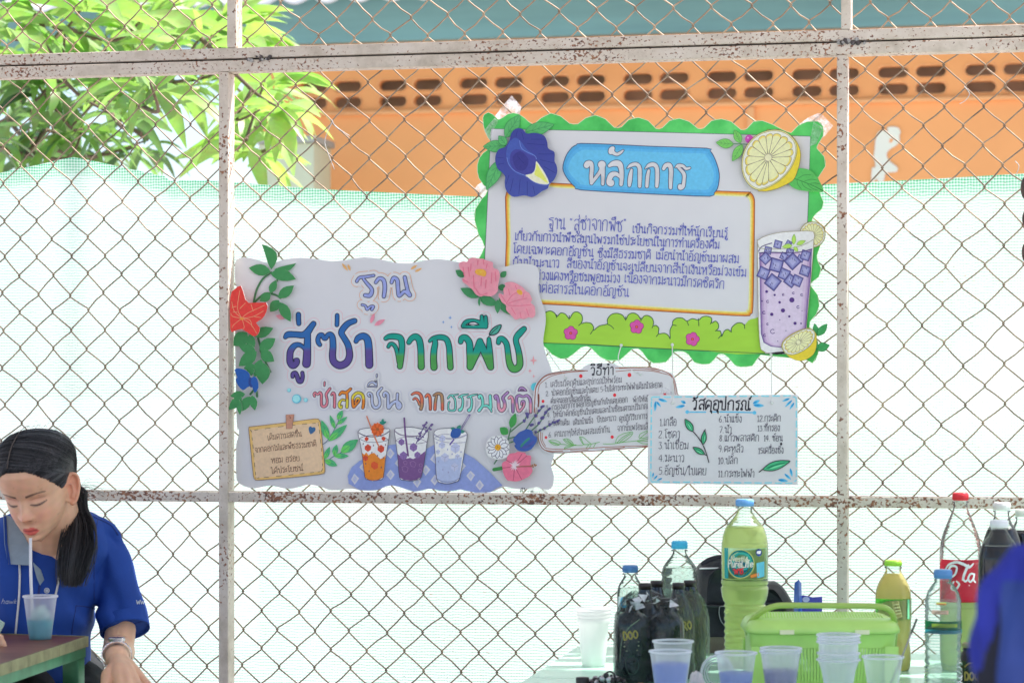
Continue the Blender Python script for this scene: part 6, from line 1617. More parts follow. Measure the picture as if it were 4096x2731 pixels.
# ------------------------------------------------------------------ green lidded basket
sp = Spot(3282, 4.02); t = thing('green_basket', 'lime green plastic basket with a lid and a carrying handle on the mint table', 'basket', sp.origin())
LIME = plain('lime_plastic', ink(164, 200, 112), .30, .07, 12); LIME2 = plain('pale_lime_plastic', ink(206, 222, 176), .3, .05, 20); OLIVE = plain('olive_plastic', ink(140, 166, 84), .35, .06, 20)
def rring(x0, x1, d0, d1, z, r, n=6):
    out = []
    for cx, cd, a0 in ((x1-r/sp.k, d1-r, 0), (x0+r/sp.k, d1-r, pi/2), (x0+r/sp.k, d0+r, pi), (x1-r/sp.k, d0+r, 3*pi/2)):
        for k in range(n+1):
            a_ = a0 + pi/2*k/n; out.append(sp.at(cx + r/sp.k*cos(a_), cd + r*sin(a_), z))
    return out
def loft(m, rings, mat, cap_top=True, cap_bot=False):
    n = len(rings[0]); vs = [v for r in rings for v in r]
    fs = [(j*n+i, j*n+(i+1) % n, (j+1)*n+(i+1) % n, (j+1)*n+i) for j in range(len(rings)-1) for i in range(n)]
    if cap_top: fs.append(tuple((len(rings)-1)*n + i for i in range(n)))
    if cap_bot: fs.append(tuple(range(n))[::-1])
    m.add(vs, fs, mat, True)
zb0, zlid, zltop = TZ, sp.z(2523), sp.z(2462)
def gbody(m):
    zs2_ = sp.z(2578)
    loft(m, [rring(-287, 287, -.0545, .0845, zs2_, .03), rring(-292, 292, -.057, .087, sp.z(2530), .03), rring(-296, 296, -.059, .089, zlid, .03)], LIME, False)
    loft(m, [rring(-262, 262, -.045, .075, zb0, .03), rring(-266, 266, -.046, .076, zb0 + .02, .03)], LIME, True, True)
    # lattice wall
    for side in (-1, 1):
        for i in range(41):
            f = -1 + 2*i/40; x = 258*f
            d = -.056 if side < 0 else .086
            w = 5.2
            p0 = sp.at(x - w, d, zs2_); p1 = sp.at(x + w, d, zs2_)
            q0 = sp.at(x*.94 - w, d + (.009 if side < 0 else -.009), zb0 + .015); q1 = sp.at(x*.94 + w, d + (.009 if side < 0 else -.009), zb0 + .015)
            back = Vector(tuple(FWD)) * .003
            vs = [Vector(v) for v in (p0, p1, q1, q0)]; vs += [v + back for v in vs]
            m.add(vs, [(0, 1, 2, 3), (4, 7, 6, 5), (0, 3, 7, 4), (1, 5, 6, 2)], LIME)
    for xs_ in ((-290, -236), (236, 290)):
        for d in (-.0575, .0845): obox(m, xs_[0], xs_[1], d, d + .003, zb0 + .01, zs2_ + .003, LIME, sp)
    obox(m, -283, -279, -.05, .08, zb0 + .01, zs2_, LIME, sp); obox(m, 279, 283, -.05, .08, zb0 + .01, zs2_, LIME, sp)
part(t, 'basket_body', gbody)
def glid(m):
    loft(m, [rring(-304, 304, -.064, .094, zlid + .001, .034), rring(-306, 306, -.065, .095, zlid + .006, .034), rring(-300, 300, -.062, .092, sp.z(2492), .034), rring(-288, 288, -.056, .086, sp.z(2474), .034), rring(-262, 262, -.046, .076, zltop, .03)], LIME, True, True)
    for r_ in range(5):
        for c_ in range(44):
            x = -238 + c_*11 + (5 if r_ % 2 else 0); q = sp.at(x, -.03 + r_*.024, zltop)
            m.lathe([(.0016, 0), (.0012, .0012), (0, .0018)], LIME, q, 6)
part(t, 'lid', glid)
for x in (-180, 116): part(t, 'latch', lambda m: obox(m, x, x + 56, -.068, -.0625, sp.z(2520), sp.z(2503), LIME2, sp))
hp = [(-287, .015, 2535), (-292, .0, 2512), (-280, -.02, 2476), (-245, -.04, 2436), (-200, -.05, 2414), (-150, -.052, 2409), (0, -.052, 2410), (180, -.052, 2412), (236, -.05, 2418), (272, -.04, 2444), (290, -.02, 2500), (295, .0, 2560), (294, .012, 2600), (282, .015, 2610)]
part(t, 'handle', lambda m: m.tube([sp.at(x, d, sp.z(y)) for x, d, y in crom(hp, False, 5)], .0048, OLIVE, 10))

# ------------------------------------------------------------------ plastic cups along the front
BLUEL = liquid('pale_blue_drink', (.60, .70, .92), ink(132, 142, 206), .8); VIOL = liquid('violet_drink', (.5, .42, .75), ink(110, 96, 166), .85); TEALL = liquid('teal_blue_drink', (.36, .76, .86), ink(70, 170, 190), .6)
def cup_parts(t, sp, rim, rimy, k=.64, liq=None, ltop=None, dx=0, dyy=0, height=None, base=True):
    b = rimy + (height or rim*2.15)
    def prof(y): return rim*.93*(k + (1-k)*(b - y)/(b - rimy))
    wall = [(rim*.93, rimy+5)] + [(prof(y), y) for y in [rimy + 5 + (b - rimy - 5)*i/8 for i in range(1, 9)]]
    part(t, 'cup_wall', lambda m: sp.lathe(m, [(0, b)] + wall[::-1], FROST, 40, dx, dyy))
    part(t, 'rim', lambda m: sp.lathe(m, [(rim*.925, rimy+8), (rim*.99, rimy+7), (rim, rimy+3), (rim*.985, rimy), (rim*.945, rimy), (rim*.92, rimy+4), (rim*.925, rimy+8)], RIMM, 44, dx, dyy))
    if liq:
        lp = [(r - 2, y) for r, y in wall if y > ltop + 3]
        part(t, 'drink', lambda m: sp.lathe(m, [(0, b-2)] + [(r, min(y, b-2)) for r, y in lp[::-1]] + [(prof(ltop) - 2, ltop), (0, ltop)], liq, 40, dx, dyy))
    return b
def cup(px, d, label, rim, rimy, **kw):
    sp = Spot(px, d); h = (sp.bot - rimy); t = thing('plastic_cup', label, 'cup', sp.origin(), 'small plastic cups on the tables')
    cup_parts(t, sp, rim, rimy, height=h, **kw); return t, sp
cup(2681, 3.78, 'cup of pale blue drink in front of the dark bottle pack', 87, 2600, liq=BLUEL, ltop=2650)
cup(2692, 3.93, 'empty cup just behind the cup of pale blue drink', 84, 2560)
cup(2944, 3.80, 'cup of pale blue drink in front of the tall yellow-green bottle', 86, 2606, liq=BLUEL, ltop=2686)
cup(3122, 3.82, 'cup of violet drink in front of the green basket', 86, 2600, liq=VIOL, ltop=2676)
cup(3124, 3.815, 'empty cup nested on the rim of the violet drink', 85, 2588)[0]
cup(3532, 3.80, 'empty cup with a metal rod leaning in it', 85, 2622)
sp = Spot(3354, 3.80); t = thing('cup_stack', 'stack of nested clear white cups in front of the green basket', 'cups', sp.origin())
def st(m):
    for i, y in enumerate((2534, 2548, 2561, 2606, 2632)):
        r_ = 89 - (i % 2)*2
        sp.lathe(m, [(r_*.93, y+9), (r_, y+7), (r_, y+2), (r_*.96, y), (r_*.93, y+4)], RIMM, 44)
part(t, 'rims', st)
part(t, 'cup_walls', lambda m: sp.lathe(m, [(50, sp.bot), (54, 2760), (68, 2680), (82, 2640), (80, 2612), (74, 2608), (72, 2580), (82, 2566), (82, 2536)], FROST, 44))
part(t, 'inner_cup', lambda m: sp.lathe(m, [(46, sp.bot-8), (66, 2680), (78, 2600), (80, 2540)], FROST, 40))
sp = Spot(3532, 3.80); t = thing('stirring_rod', 'thin metal rod leaning in the empty cup', 'rod', sp.at(40, -.004, sp.z(2800)))
part(t, 'shaft', lambda m: m.tube([sp.at(10, 0.01, sp.z(2790)), sp.at(72, .004, sp.z(2640)), sp.at(134, -.004, sp.z(2474))], .0012, plain('steel_rod', (.35, .33, .32), .3, .2, 60, metallic=.8), 8))
part(t, 'grip', lambda m: m.tube([sp.at(112, -.0012, sp.z(2532)), sp.at(134, -.004, sp.z(2472))], .0017, plain('dark_rod_grip', (.08, .09, .07), .5, .3, 200), 8))
# round clear lid leaning against the bottles
sp = Spot(2868, 3.90); t = thing('cup_lid', 'round clear cup lid standing on edge beside the dark bottle pack', 'lid', sp.origin())
def lid(m):
    for r_, tr_ in ((62, .0022), (50, .0012), (40, .0009)):
        m.tube([sp.at(r_*cos(2*pi*k/36), .004*sin(2*pi*k/36), sp.z(2690 + r_*1.12*sin(2*pi*k/36))) for k in range(36)], tr_, RIMM, 6, False, True)
part(t, 'lid_rings', lid)
part(t, 'lid_disc', lambda m: m.add([sp.at(60*cos(2*pi*k/36), .004*sin(2*pi*k/36)+.001, sp.z(2690 + 67*sin(2*pi*k/36))) for k in range(36)], [tuple(range(36))], clear('clear_lid_plastic', (.88, .95, .90), .25, .1)))
# crumpled tissue, black cap, beaded bracelet, gold cap
sp = Spot(2786, 3.86); t = thing('crumpled_tissue', 'crumpled pinkish white tissue beside the round lid', 'tissue', sp.origin())
def tis(m):
    rw_ = random.Random(2); n = 14; vs = []; zb1 = TZ
    for j in range(9):
        f = j/8
        for i in range(n):
            a_ = 2*pi*i/n; r_ = (34*sqrt(max(0, 1 - (f*.95)**2)) + 4)*(1 + rw_.uniform(-.28, .28))
            vs.append(sp.at(r_*cos(a_), r_*sin(a_)*sp.k, zb1 + (sp.z(2688) - zb1)*f + rw_.uniform(-.003, .003)*(j > 0)))
    m.add(vs, [(j*n+i, j*n+(i+1) % n, (j+1)*n+(i+1) % n, (j+1)*n+i) for j in range(8) for i in range(n)] + [tuple(8*n+i for i in range(n))], plain('tissue_paper', (.72, .66, .66), .9, .06, 60))
part(t, 'tissue_ball', tis)
sp = Spot(2330, 4.05); t = thing('bottle_cap', 'small black bottle cap at the front left of the mint table', 'cap', sp.origin())
part(t, 'cap_shell', lambda m: sp.lathe(m, [(24, sp.bot), (26, sp.bot-4), (27, sp.bot-34), (25, sp.bot-38), (0, sp.bot-38)], CAPD, 28))
part(t, 'seal_ring', lambda m: sp.lathe(m, [(26.5, sp.bot), (27.5, sp.bot-1), (27.5, sp.bot-7), (26.5, sp.bot-8)], CAPD, 28))
sp = Spot(2432, 4.06); t = thing('bead_bracelet', 'heap of dark and silver beads with a black ring on the mint table', 'bracelet', sp.origin())
bd1 = plain('black_bead', (.02, .017, .02), .2, .3, 40); bd2 = plain('silver_bead', (.55, .55, .56), .25, .2, 60, metallic=.7)
def beads(m):
    rw_ = random.Random(5)
    for k in range(46):
        x = -72 + 130*k/45 + rw_.uniform(-8, 8); hgt = max(0, 1 - abs(x)/80)
        r_ = rw_.uniform(.0025, .0055); q = sp.at(x, rw_.uniform(-.02, .015), TZ + r_ + rw_.uniform(0, .016*hgt))
        m.lathe([(r_*sin(pi*i/6), -r_*cos(pi*i/6)) for i in range(7)], bd1 if k % 3 else bd2, q, 8)
part(t, 'beads', beads)
part(t, 'ring', lambda m: m.tube([sp.at(6 + 21*cos(2*pi*k/20), -.012, TZ + .014 + .0105*sin(2*pi*k/20)) for k in range(20)], .0016, bd1, 7, False, True))
sp = Spot(2562, 3.98); t = thing('bottle_cap', 'small gold rimmed cap in front of the dark bottle pack', 'cap', sp.origin())
part(t, 'cap_shell', lambda m: m.tube([sp.at(19*cos(2*pi*k/20), .002, TZ + .006 + 19*sp.k*sin(2*pi*k/20)*.8) for k in range(20)], .0022, plain('gold_cap_metal', (.45, .28, .10), .3, .2, 60, metallic=.6), 7, False, True))
part(t, 'liner', lambda m: m.add([sp.at(18*cos(2*pi*k/20), .003, TZ + .006 + 18*sp.k*sin(2*pi*k/20)*.8) for k in range(20)], [tuple(range(20))], plain('pale_cap_liner', (.55, .46, .38), .6, .1, 60)))
# dark bottle seen low behind the ribbed bottle
t, sq_ = bottle(3880, 4.1, 'energy_drink_bottle', 'dark bottle with gold letters low behind the ribbed clear bottle', 'bottle', [(28, 2590), (30, 2602), (44, 2626), (52, 2650), (52, 2740)], (30, 2568, 2588), (150, 140, 110), GLASS)
a = CylArt(sq_, 53); a.stroke([(3850, 2660), (3866, 2646), (3890, 2646), (3906, 2660)], 3.0, (126, 110, 70), 3); write(a, 'DOO', 3848, 2712, 3908, 2712, 30, 3.4, (150, 128, 76), 0, .2); a.build('printed_label', t)

# ------------------------------------------------------------------ brown beads hanging at the right edge, blurred jacket in front
t = thing('bead_string', 'string of dark brown wooden beads hanging at the right edge', 'beads', tuple(P(4104, 700, -.02)))
wood = plain('dark_brown_wood', (.085, .045, .036), .55, .25, 60, .4, 200)
for y, hh, cx in ((752, 52, 4112), (876, 40, 4112), (1010, 44, 4110)):
    c = P(cx, y, -.02); R = (cx - 4083 if y < 800 else cx - 4089 if y < 900 else cx - 4087)*.00047
    part(t, 'bead', lambda m: m.lathe([(R*sin(pi*i/10), -hh*.00047*cos(pi*i/10)) for i in range(11)], wood, tuple(c), 18))
part(t, 'string', lambda m: m.tube([tuple(P(4112, 560, -.02)), tuple(P(4112, 1100, -.02))], .001, wood, 5))
sp = Spot(4130, 2.1, .60); t = thing('blue_jacket', 'blurred royal blue and black jacket close to the camera at the lower right corner', 'jacket', tuple(sp.at(0, 0, .55)))
JB = plain('royal_blue_cloth', (.018, .030, .34), .6, .25, 14, .3, 60); JB2 = plain('mid_blue_cloth', (.022, .055, .25), .6, .2, 14, .3, 60); JK = plain('black_cloth', (.012, .012, .022), .7, .3, 20)
lev = [(2176, 4086, 22), (2192, 4094, 50), (2225, 4106, 86), (2268, 4122, 138), (2315, 4134, 190), (2385, 4140, 220), (2460, 4142, 228), (2560, 4142, 234), (2680, 4142, 238), (2800, 4142, 244), (2960, 4142, 250)]
lev = crom(lev, False, 3); n = 72
def jrow(y, cx, hw):
    out = []
    for i in range(n):
        a_ = 2*pi*i/n; f = 1 + .07*sin(5*a_ + y*.012) + .055*sin(11*a_ - y*.007) + .03*sin(17*a_ + y*.02)
        out.append(sp.at(cx - 4130 + hw*f*cos(a_), hw*sp.k*.62*f*sin(a_), sp.z(y)))
    return out
rows = [jrow(*l) for l in lev]
def jmesh(sel):
    m = MB()
    vs = [v for r in rows for v in r]; groups = {0: [], 1: [], 2: []}
    for j in range(len(rows)-1):
        y = lev[j][0]
        for i in range(n):
            a_ = 2*pi*(i+.5)/n; px = lev[j][1] + lev[j][2]*cos(a_)
            g_ = 0
            if sin(a_) < .1:
                l0 = 3974 - (y-2400)*.26 ; r0 = 3990 - (y-2400)*.07
                if y > 2400 and l0 - 4 < px < r0: g_ = 1
                elif px >= r0 and y > 2300: g_ = 2
            groups[g_].append((j*n+i, j*n+(i+1) % n, (j+1)*n+(i+1) % n, (j+1)*n+i))
    used = sorted({q for f in groups[sel] for q in f}); mp = {q: k for k, q in enumerate(used)}
    m.add([vs[q] for q in used], [[mp[q] for q in f] for f in groups[sel]], (JB, JK, JB2)[sel], True); return m
jmesh(0).build('sleeve', t); jmesh(1).build('black_panel', t); jmesh(2).build('blue_panel', t)

# ------------------------------------------------------------------ left-hand table with a cup
LZ = 0.742
C_ = PZ(345, 2545, LZ); D_ = PZ(0, 2534.6, LZ); E_ = PZ(0, 2657, LZ)
back = (D_ - C_); side = (E_ - C_)
lt = thing('wooden_table', 'brown topped table with worn pale wood edge and green metal frame at the lower left', 'table', (C_.x - .5, C_.y - .4, 0))
def lam():
    m, nt, p = new_mat('brown_laminate')
    n = add_noise(nt, 5, 5, .65, (.5, 2.2, 1)); r = ramp(nt, n.outputs[0], [(.3, (.13, .045, .03)), (.5, (.19, .07, .042)), (.72, (.28, .12, .075))])
    nt.links.new(r.outputs[0], p.inputs['Base Color']); p.inputs['Roughness'].default_value = .42; p.inputs['Specular IOR Level'].default_value = .35; return m
edge_m = plain('worn_wood_edge', (.30, .30, .15), .8, .25, 30, .4, 90); green_m = plain('green_frame_paint', (.06, .26, .12), .4, .35, 16, .2, 60)
kb, ks = 2.2, 2.0
pts = [C_, C_ + back*kb, C_ + back*kb + side*ks, C_ + side*ks]
dn = Vector((0, 0, -.0165))
m = MB(); m.add(pts + [p + dn for p in pts], [(0, 3, 2, 1), (4, 5, 6, 7)], lam()); m.build('tabletop', lt)
nrm = Vector((-side.y, side.x, 0)).normalized(); nrm = nrm if nrm.x > 0 else -nrm
rl = random.Random(8)
def strip(m, p0, p1, n_out, z0, z1, t_, mat, pieces, gap, jag=0):
    L = (p1 - p0)
    for i in range(pieces):
        a_, b_ = p0 + L*(i/pieces) , p0 + L*((i+1)/pieces) - L.normalized()*gap
        j1, j2 = rl.uniform(0, jag), rl.uniform(0, jag)
        vs = [a_ + Vector((0, 0, z1 + j1*.4)), b_ + Vector((0, 0, z1 + j2*.4)), b_ + Vector((0, 0, z0)), a_ + Vector((0, 0, z0))]
        vs += [v + n_out*t_ for v in vs]
        m.add(vs, [(0, 3, 2, 1), (4, 5, 6, 7), (0, 1, 5, 4), (2, 3, 7, 6), (1, 2, 6, 5), (3, 0, 4, 7)], mat)
m = MB(); strip(m, C_ + side*0.0, C_ + side*ks, nrm, -.0165, .0008, .004, edge_m, 11, .0012, .0012); m.build('edge_strip', lt)
m = MB(); strip(m, C_ + back*kb, C_, -side.normalized(), -.0165, .0008, .004, edge_m, 12, .0012, .0012); m.build('edge_strip', lt)
m = MB(); strip(m, C_ + side*.01 + back*.01, C_ + side*ks, nrm, -.034, -.017, .002, green_m, 1, 0); strip(m, C_ + back*kb, C_ + back*.01, -side.normalized(), -.034, -.017, .002, green_m, 1, 0); m.build('frame', lt)
bu, su = back.normalized(), side.normalized()
for q in (C_ + bu*.018 + su*.018, C_ + back*kb - bu*.05 + su*.03, C_ + back*kb - bu*.05 + side*ks - su*.05, C_ + side*ks + bu*.03 - su*.05):
    m = MB(); m.box((q.x - .0145, q.y - .0145, 0), (q.x + .0145, q.y + .0145, LZ - .0345), green_m, .002); m.build('leg', lt)
sp = Spot(161, PZ(161, 2555, LZ).y and (PZ(161, 2555, LZ) - CAM).dot(FWD), LZ)
t = thing('plastic_cup', 'cup of teal blue drink on the brown table in front of the woman', 'cup', sp.origin(), 'small plastic cups on the tables')
cup_parts(t, sp, 71, 2380, k=.66, liq=TEALL, ltop=2478, height=sp.bot - 2380)
ice = frosted('ice_cube', (.80, .92, .90), .5)
for x, y, s_, r_ in ((-14, 2456, 19, .3), (16, 2462, 17, .9), (2, 2440, 16, 1.4)):
    q = Vector(sp.at(x, .003*r_, sp.z(y))); m = MB(); h = s_*sp.k; rot = Matrix.Rotation(r_, 3, 'Z') @ Matrix.Rotation(r_*.8, 3, 'X')
    m.add([q + rot @ Vector((sx*h, sy*h, sz*h)) for sx, sy, sz in ((-1,-1,-1),(1,-1,-1),(1,1,-1),(-1,1,-1),(-1,-1,1),(1,-1,1),(1,1,1),(-1,1,1))], [(0,3,2,1),(4,5,6,7),(0,1,5,4),(1,2,6,5),(2,3,7,6),(3,0,4,7)], ice); m.build('ice_cube', t)
t = thing('drinking_straw', 'white straw standing in the cup of teal blue drink', 'straw', sp.at(-34, -.004, sp.z(2500)))
part(t, 'straw_tube', lambda m: m.tube([sp.at(-30, 0, sp.z(2510)), sp.at(-38, 0, sp.z(2300)), sp.at(-41, .004, sp.z(2151))], .0026, plain('white_straw', (.80, .80, .82), .35, .03, 40), 12))
sp = Spot(-10, 4.2, LZ); t = thing('phone', 'small pale green phone corner at the left edge above the brown table', 'phone', tuple(sp.at(0, 0, LZ)))
PHN = plain('pale_green_case', (.45, .62, .50), .4, .1, 40)
def phn(m):
    o = [(-80, 2580), (-80, 2450), (-5, 2470), (26, 2492), (20, 2508), (-20, 2580)]; n_ = len(o)
    m.add([sp.at(x, 0, sp.z(y)) for x, y in o] + [sp.at(x, .008, sp.z(y)) for x, y in o], [tuple(range(n_))[::-1], tuple(n_+i for i in range(n_))] + [(i, (i+1) % n_, n_+(i+1) % n_, n_+i) for i in range(n_)], PHN)
part(t, 'case', phn)
# ------------------------------------------------------------------ the woman drinking at the table
import numpy as np
from mathutils.bvhtree import BVHTree
VB = Matrix((RGT, -FWD, Vector((0, 0, 1)))).transposed()       # columns: picture right, towards the camera, up
def rotm(ax, deg): return Matrix.Rotation(radians(deg), 3, ax)
HEAD_S = 0.00086
HM = VB @ rotm('Y', -4) @ rotm('Z', 15) @ rotm('X', -24)
NOSE = Vector((0, 103, -33))
HC = PD(99, 2084, 4.30) - HM @ (NOSE * HEAD_S) - RGT*.004
def hw_(p): return HC + HM @ (Vector(p) * HEAD_S)             # head millimetres -> world
def tab(t, z):
    if z <= t[0][0]: return t[0][1]
    for (a, x), (b, y) in zip(t, t[1:]):
        if z <= b:
            f = (z - a) / (b - a); f = f*f*(3 - 2*f)*.35 + f*.65
            return x + (y - x) * f
    return t[-1][1]
TW = [(-106, 4), (-95, 10), (-93, 18), (-88, 27), (-80, 34), (-68, 42), (-52, 50), (-36, 56), (-18, 61), (0, 64), (20, 69), (40, 73), (60, 71), (78, 61), (92, 46), (101, 28), (106, 6)]
TF = [(-106, 55), (-96, 64), (-92, 76), (-86, 81), (-77, 81), (-68, 83), (-56, 84), (-45, 84), (-25, 82), (0, 80), (14, 86), (30, 88), (50, 86), (68, 76), (84, 58), (97, 32), (106, 5)]
TB = [(-106, 46), (-96, 30), (-84, 0), (-78, -14), (-65, -46), (-45, -72), (-20, -88), (0, -95), (20, -98), (40, -97), (60, -88), (80, -68), (95, -40), (106, -10)]
def gs(x, z, x0, z0, sx, sz): return math.exp(-((x-x0)/sx)**2 - ((z-z0)/sz)**2)
TN = [(-47, 0), (-43, 5), (-39, 14), (-35, 19.5), (-30, 19), (-22, 14.5), (-12, 9.5), (-2, 5.5), (8, 1.5), (14, 0)]
TNS = [(-45, 9.5), (-32, 9), (-20, 7), (0, 6)]
def face(x, z):
    d = tab(TN, z) * math.exp(-(x / tab(TNS, z))**2)
    for s in (-1, 1):
        d += -7.5*gs(x, z, s*28, -4, 14, 8.5) + 5.4*gs(x, z, s*28.5, -7, 11.5, 6.2) + 1.8*gs(x, z, s*25, 9, 17, 5)
        d += 6.0*gs(x, z, s*12, -36, 4.6, 4.6) + 3.0*gs(x, z, s*36, -30, 17, 15) - 1.4*gs(x, z, s*18, -48, 6, 9)
    d += 4.0*gs(x, z, 0, -60, 14, 4.4) + 4.6*gs(x, z, 0, -70.5, 12, 4.6) - 3.4*gs(x, z, 0, -65, 16, 1.7) - 2.2*gs(x, z, 0, -79, 15, 3.4) + 3.8*gs(x, z, 0, -87, 13, 6)
    return d
def head_pt(z, a, off=0.0):
    """a: 0 = front, 90 = the side at picture right"""
    w, f, b = tab(TW, z), tab(TF, z), tab(TB, z); ys = min(-4 + max(0, -z)*.30, (f + b)/2 + 12)
    sx, cy = sin(a), cos(a)
    if cy >= 0:
        x = w*math.copysign(abs(sx)**.86, sx); y = ys + (f - ys)*abs(cy)**.86
        y += face(x, z)*min(1, abs(cy)*1.6)
    else:
        x = w*math.copysign(abs(sx)**.92, sx); y = ys - (ys - b)*abs(cy)**.92
    if off:
        n = Vector((sx/w, cy/((f-ys) if cy > 0 else (ys-b) or 1), max(0, z-30)/6200)); n.normalize()
        return Vector((x, y, z)) + n*off
    return Vector((x, y, z))
NA, zs_l = 150, [-106 + 212*i/170 for i in range(171)]
raw = MB(); skinm = None
def raw_skin():
    m, nt, p = new_mat('skin')
    vc = nt.nodes.new('ShaderNodeVertexColor'); vc.layer_name = 'skin_tone'
    n = add_noise(nt, 120, 4, .6); c = mixc(nt, .10, vc.outputs[0], n.outputs[1], 'OVERLAY')
    nt.links.new(c, p.inputs['Base Color']); p.inputs['Roughness'].default_value = .46
    p.inputs['Subsurface Weight'].default_value = .12; p.inputs['Subsurface Radius'].default_value = (.008, .003, .0015); p.inputs['Subsurface Scale'].default_value = .5
    n2 = add_noise(nt, 700, 3); bump(nt, p, n2.outputs[0], .12, .0006)
    return m
SKIN = raw_skin()
vs = [hw_(head_pt(z, 2*pi*k/NA)) for z in zs_l for k in range(NA)]
fs = [(j*NA+k, j*NA+(k+1) % NA, (j+1)*NA+(k+1) % NA, (j+1)*NA+k) for j in range(170) for k in range(NA)]
fs.append(tuple(range(NA))[::-1]); fs.append(tuple(170*NA+k for k in range(NA)))
raw.add(vs, fs, SKIN)
def blob(c, r, n=16):
    vs = []; c = Vector(c)
    for i in range(n//2 + 1):
        t = pi*i/(n//2)
        for k in range(n): vs.append(c + Vector((r*sin(t)*cos(2*pi*k/n), r*sin(t)*sin(2*pi*k/n), r*cos(t))))
    raw.add(vs, [(i*n+k, (i+1)*n+k, (i+1)*n+(k+1) % n, i*n+(k+1) % n) for i in range(n//2) for k in range(n)], SKIN)
def limb(pts, rs, n=18):
    raw.tube(pts, rs, SKIN, n); blob(pts[0], rs[0]*.99); blob(pts[-1], rs[-1]*.99)
# ears: rim, plate, lobe
for s in (-1, 1):
    c = Vector((s*63, 0, -20)); ex = Vector((s*.62, -.78, .06)).normalized(); ez = Vector((s*.05, -.16, 1)).normalized()
    def ear(u, v, o=0): return hw_(c + ex*u*1.12 + ez*v*1.12 + Vector((s*.78, .62, 0))*(o + 2.5 + u*.22))
    rim = [(2, -26), (9, -20), (15, -6), (18, 10), (15, 23), (8, 29), (0, 27), (-4, 18)]
    raw.tube([ear(u, v, 3) for u, v in crom(rim, False, 4)], [.0032]*29, SKIN, 8)
    o2 = crom([(0, -27), (8, -20), (14, -6), (17, 10), (14, 23), (6, 28), (-4, 22), (-6, 0), (-6, -18)], True, 3)
    n = len(o2); raw.add([ear(u, v, -1) for u, v in o2] + [ear(u, v, -5) for u, v in o2], [tuple(range(n)), tuple(n+i for i in range(n))[::-1]] + [(i, n+i, n+(i+1) % n, (i+1) % n) for i in range(n)], SKIN)
    raw.tube([ear(-3, 14, 1), ear(5, 10, 1.5), ear(7, -4, 1.5), ear(2, -14, 1)], .0024, SKIN, 8)
    blob(ear(3, -25, 0), .0052, 10)
def D(px, py, d): return PD(px, py, d)
# neck, chest, shoulders (mostly under the shirt), arms
limb([hw_((0, -22, -40)), hw_((0, -24, -75)), D(205, 2215, 4.455), D(190, 2290, 4.47)], [.047, .048, .050, .055])
limb([D(232, 2238, 4.425), D(250, 2290, 4.42), D(250, 2330, 4.43)], [.028, .026, .018])
limb([D(-50, 2190, 4.53), D(165, 2180, 4.53), D(380, 2180, 4.53)], [.022, .060, .022])
limb([D(170, 2260, 4.50), D(160, 2450, 4.50), D(155, 2640, 4.50)], [.085, .085, .088])
limb([D(415, 2175, 4.53), D(455, 2350, 4.51), D(482, 2520, 4.475), D(472, 2600, 4.44)], [.020, .026, .0275, .027])
limb([D(472, 2602, 4.44), D(474, 2606, 4.37), D(470, 2612, 4.29), D(467, 2630, 4.215)], [.028, .0285, .0245, .0205])
limb([D(-75, 2190, 4.53), D(-110, 2350, 4.48), D(-120, 2520, 4.42)], [.020, .026, .028])
limb([D(-120, 2520, 4.42), D(-90, 2560, 4.30), D(-50, 2575, 4.20)], [.029, .024, .019])
# left hand: palm, four fingers curled over the knee, thumb at the side
wr = D(467, 2634, 4.205)
kn = [D(560, 2712, 4.165), D(538, 2728, 4.13), D(512, 2738, 4.11), D(482, 2738, 4.11)]
for i, k_ in enumerate(kn): limb([wr + (k_ - wr)*.05 + Vector((0, 0, -.002)), wr*.5 + k_*.5 + Vector((0, 0, .004)), k_], [.0150, .0128, .0105], 12)
fing = [[D(600, 2752, 4.14), D(618, 2800, 4.16), D(612, 2838, 4.19)], [D(582, 2778, 4.10), D(600, 2834, 4.12), D(592, 2876, 4.15)], [D(548, 2792, 4.08), D(562, 2850, 4.10), D(556, 2890, 4.13)], [D(508, 2790, 4.08), D(520, 2836, 4.10), D(516, 2868, 4.12)]]
for k_, f_ in zip(kn, fing): limb([k_] + f_, [.0100, .0088, .0080, .0068], 10)
limb([wr + Vector((.004, 0, -.006)), D(432, 2700, 4.15), D(424, 2748, 4.12), D(436, 2790, 4.10)], [.0125, .0120, .0098, .0075], 10)
rw2 = D(-50, 2575, 4.20)
for k in range(4):
    a0 = D(-20 + 6*k, 2560 + 14*k, 4.17); limb([rw2, a0, D(20 + 4*k, 2566 + 15*k, 4.165) if False else a0 + (a0 - rw2)*.6], [.012, .0095, .0075], 10)
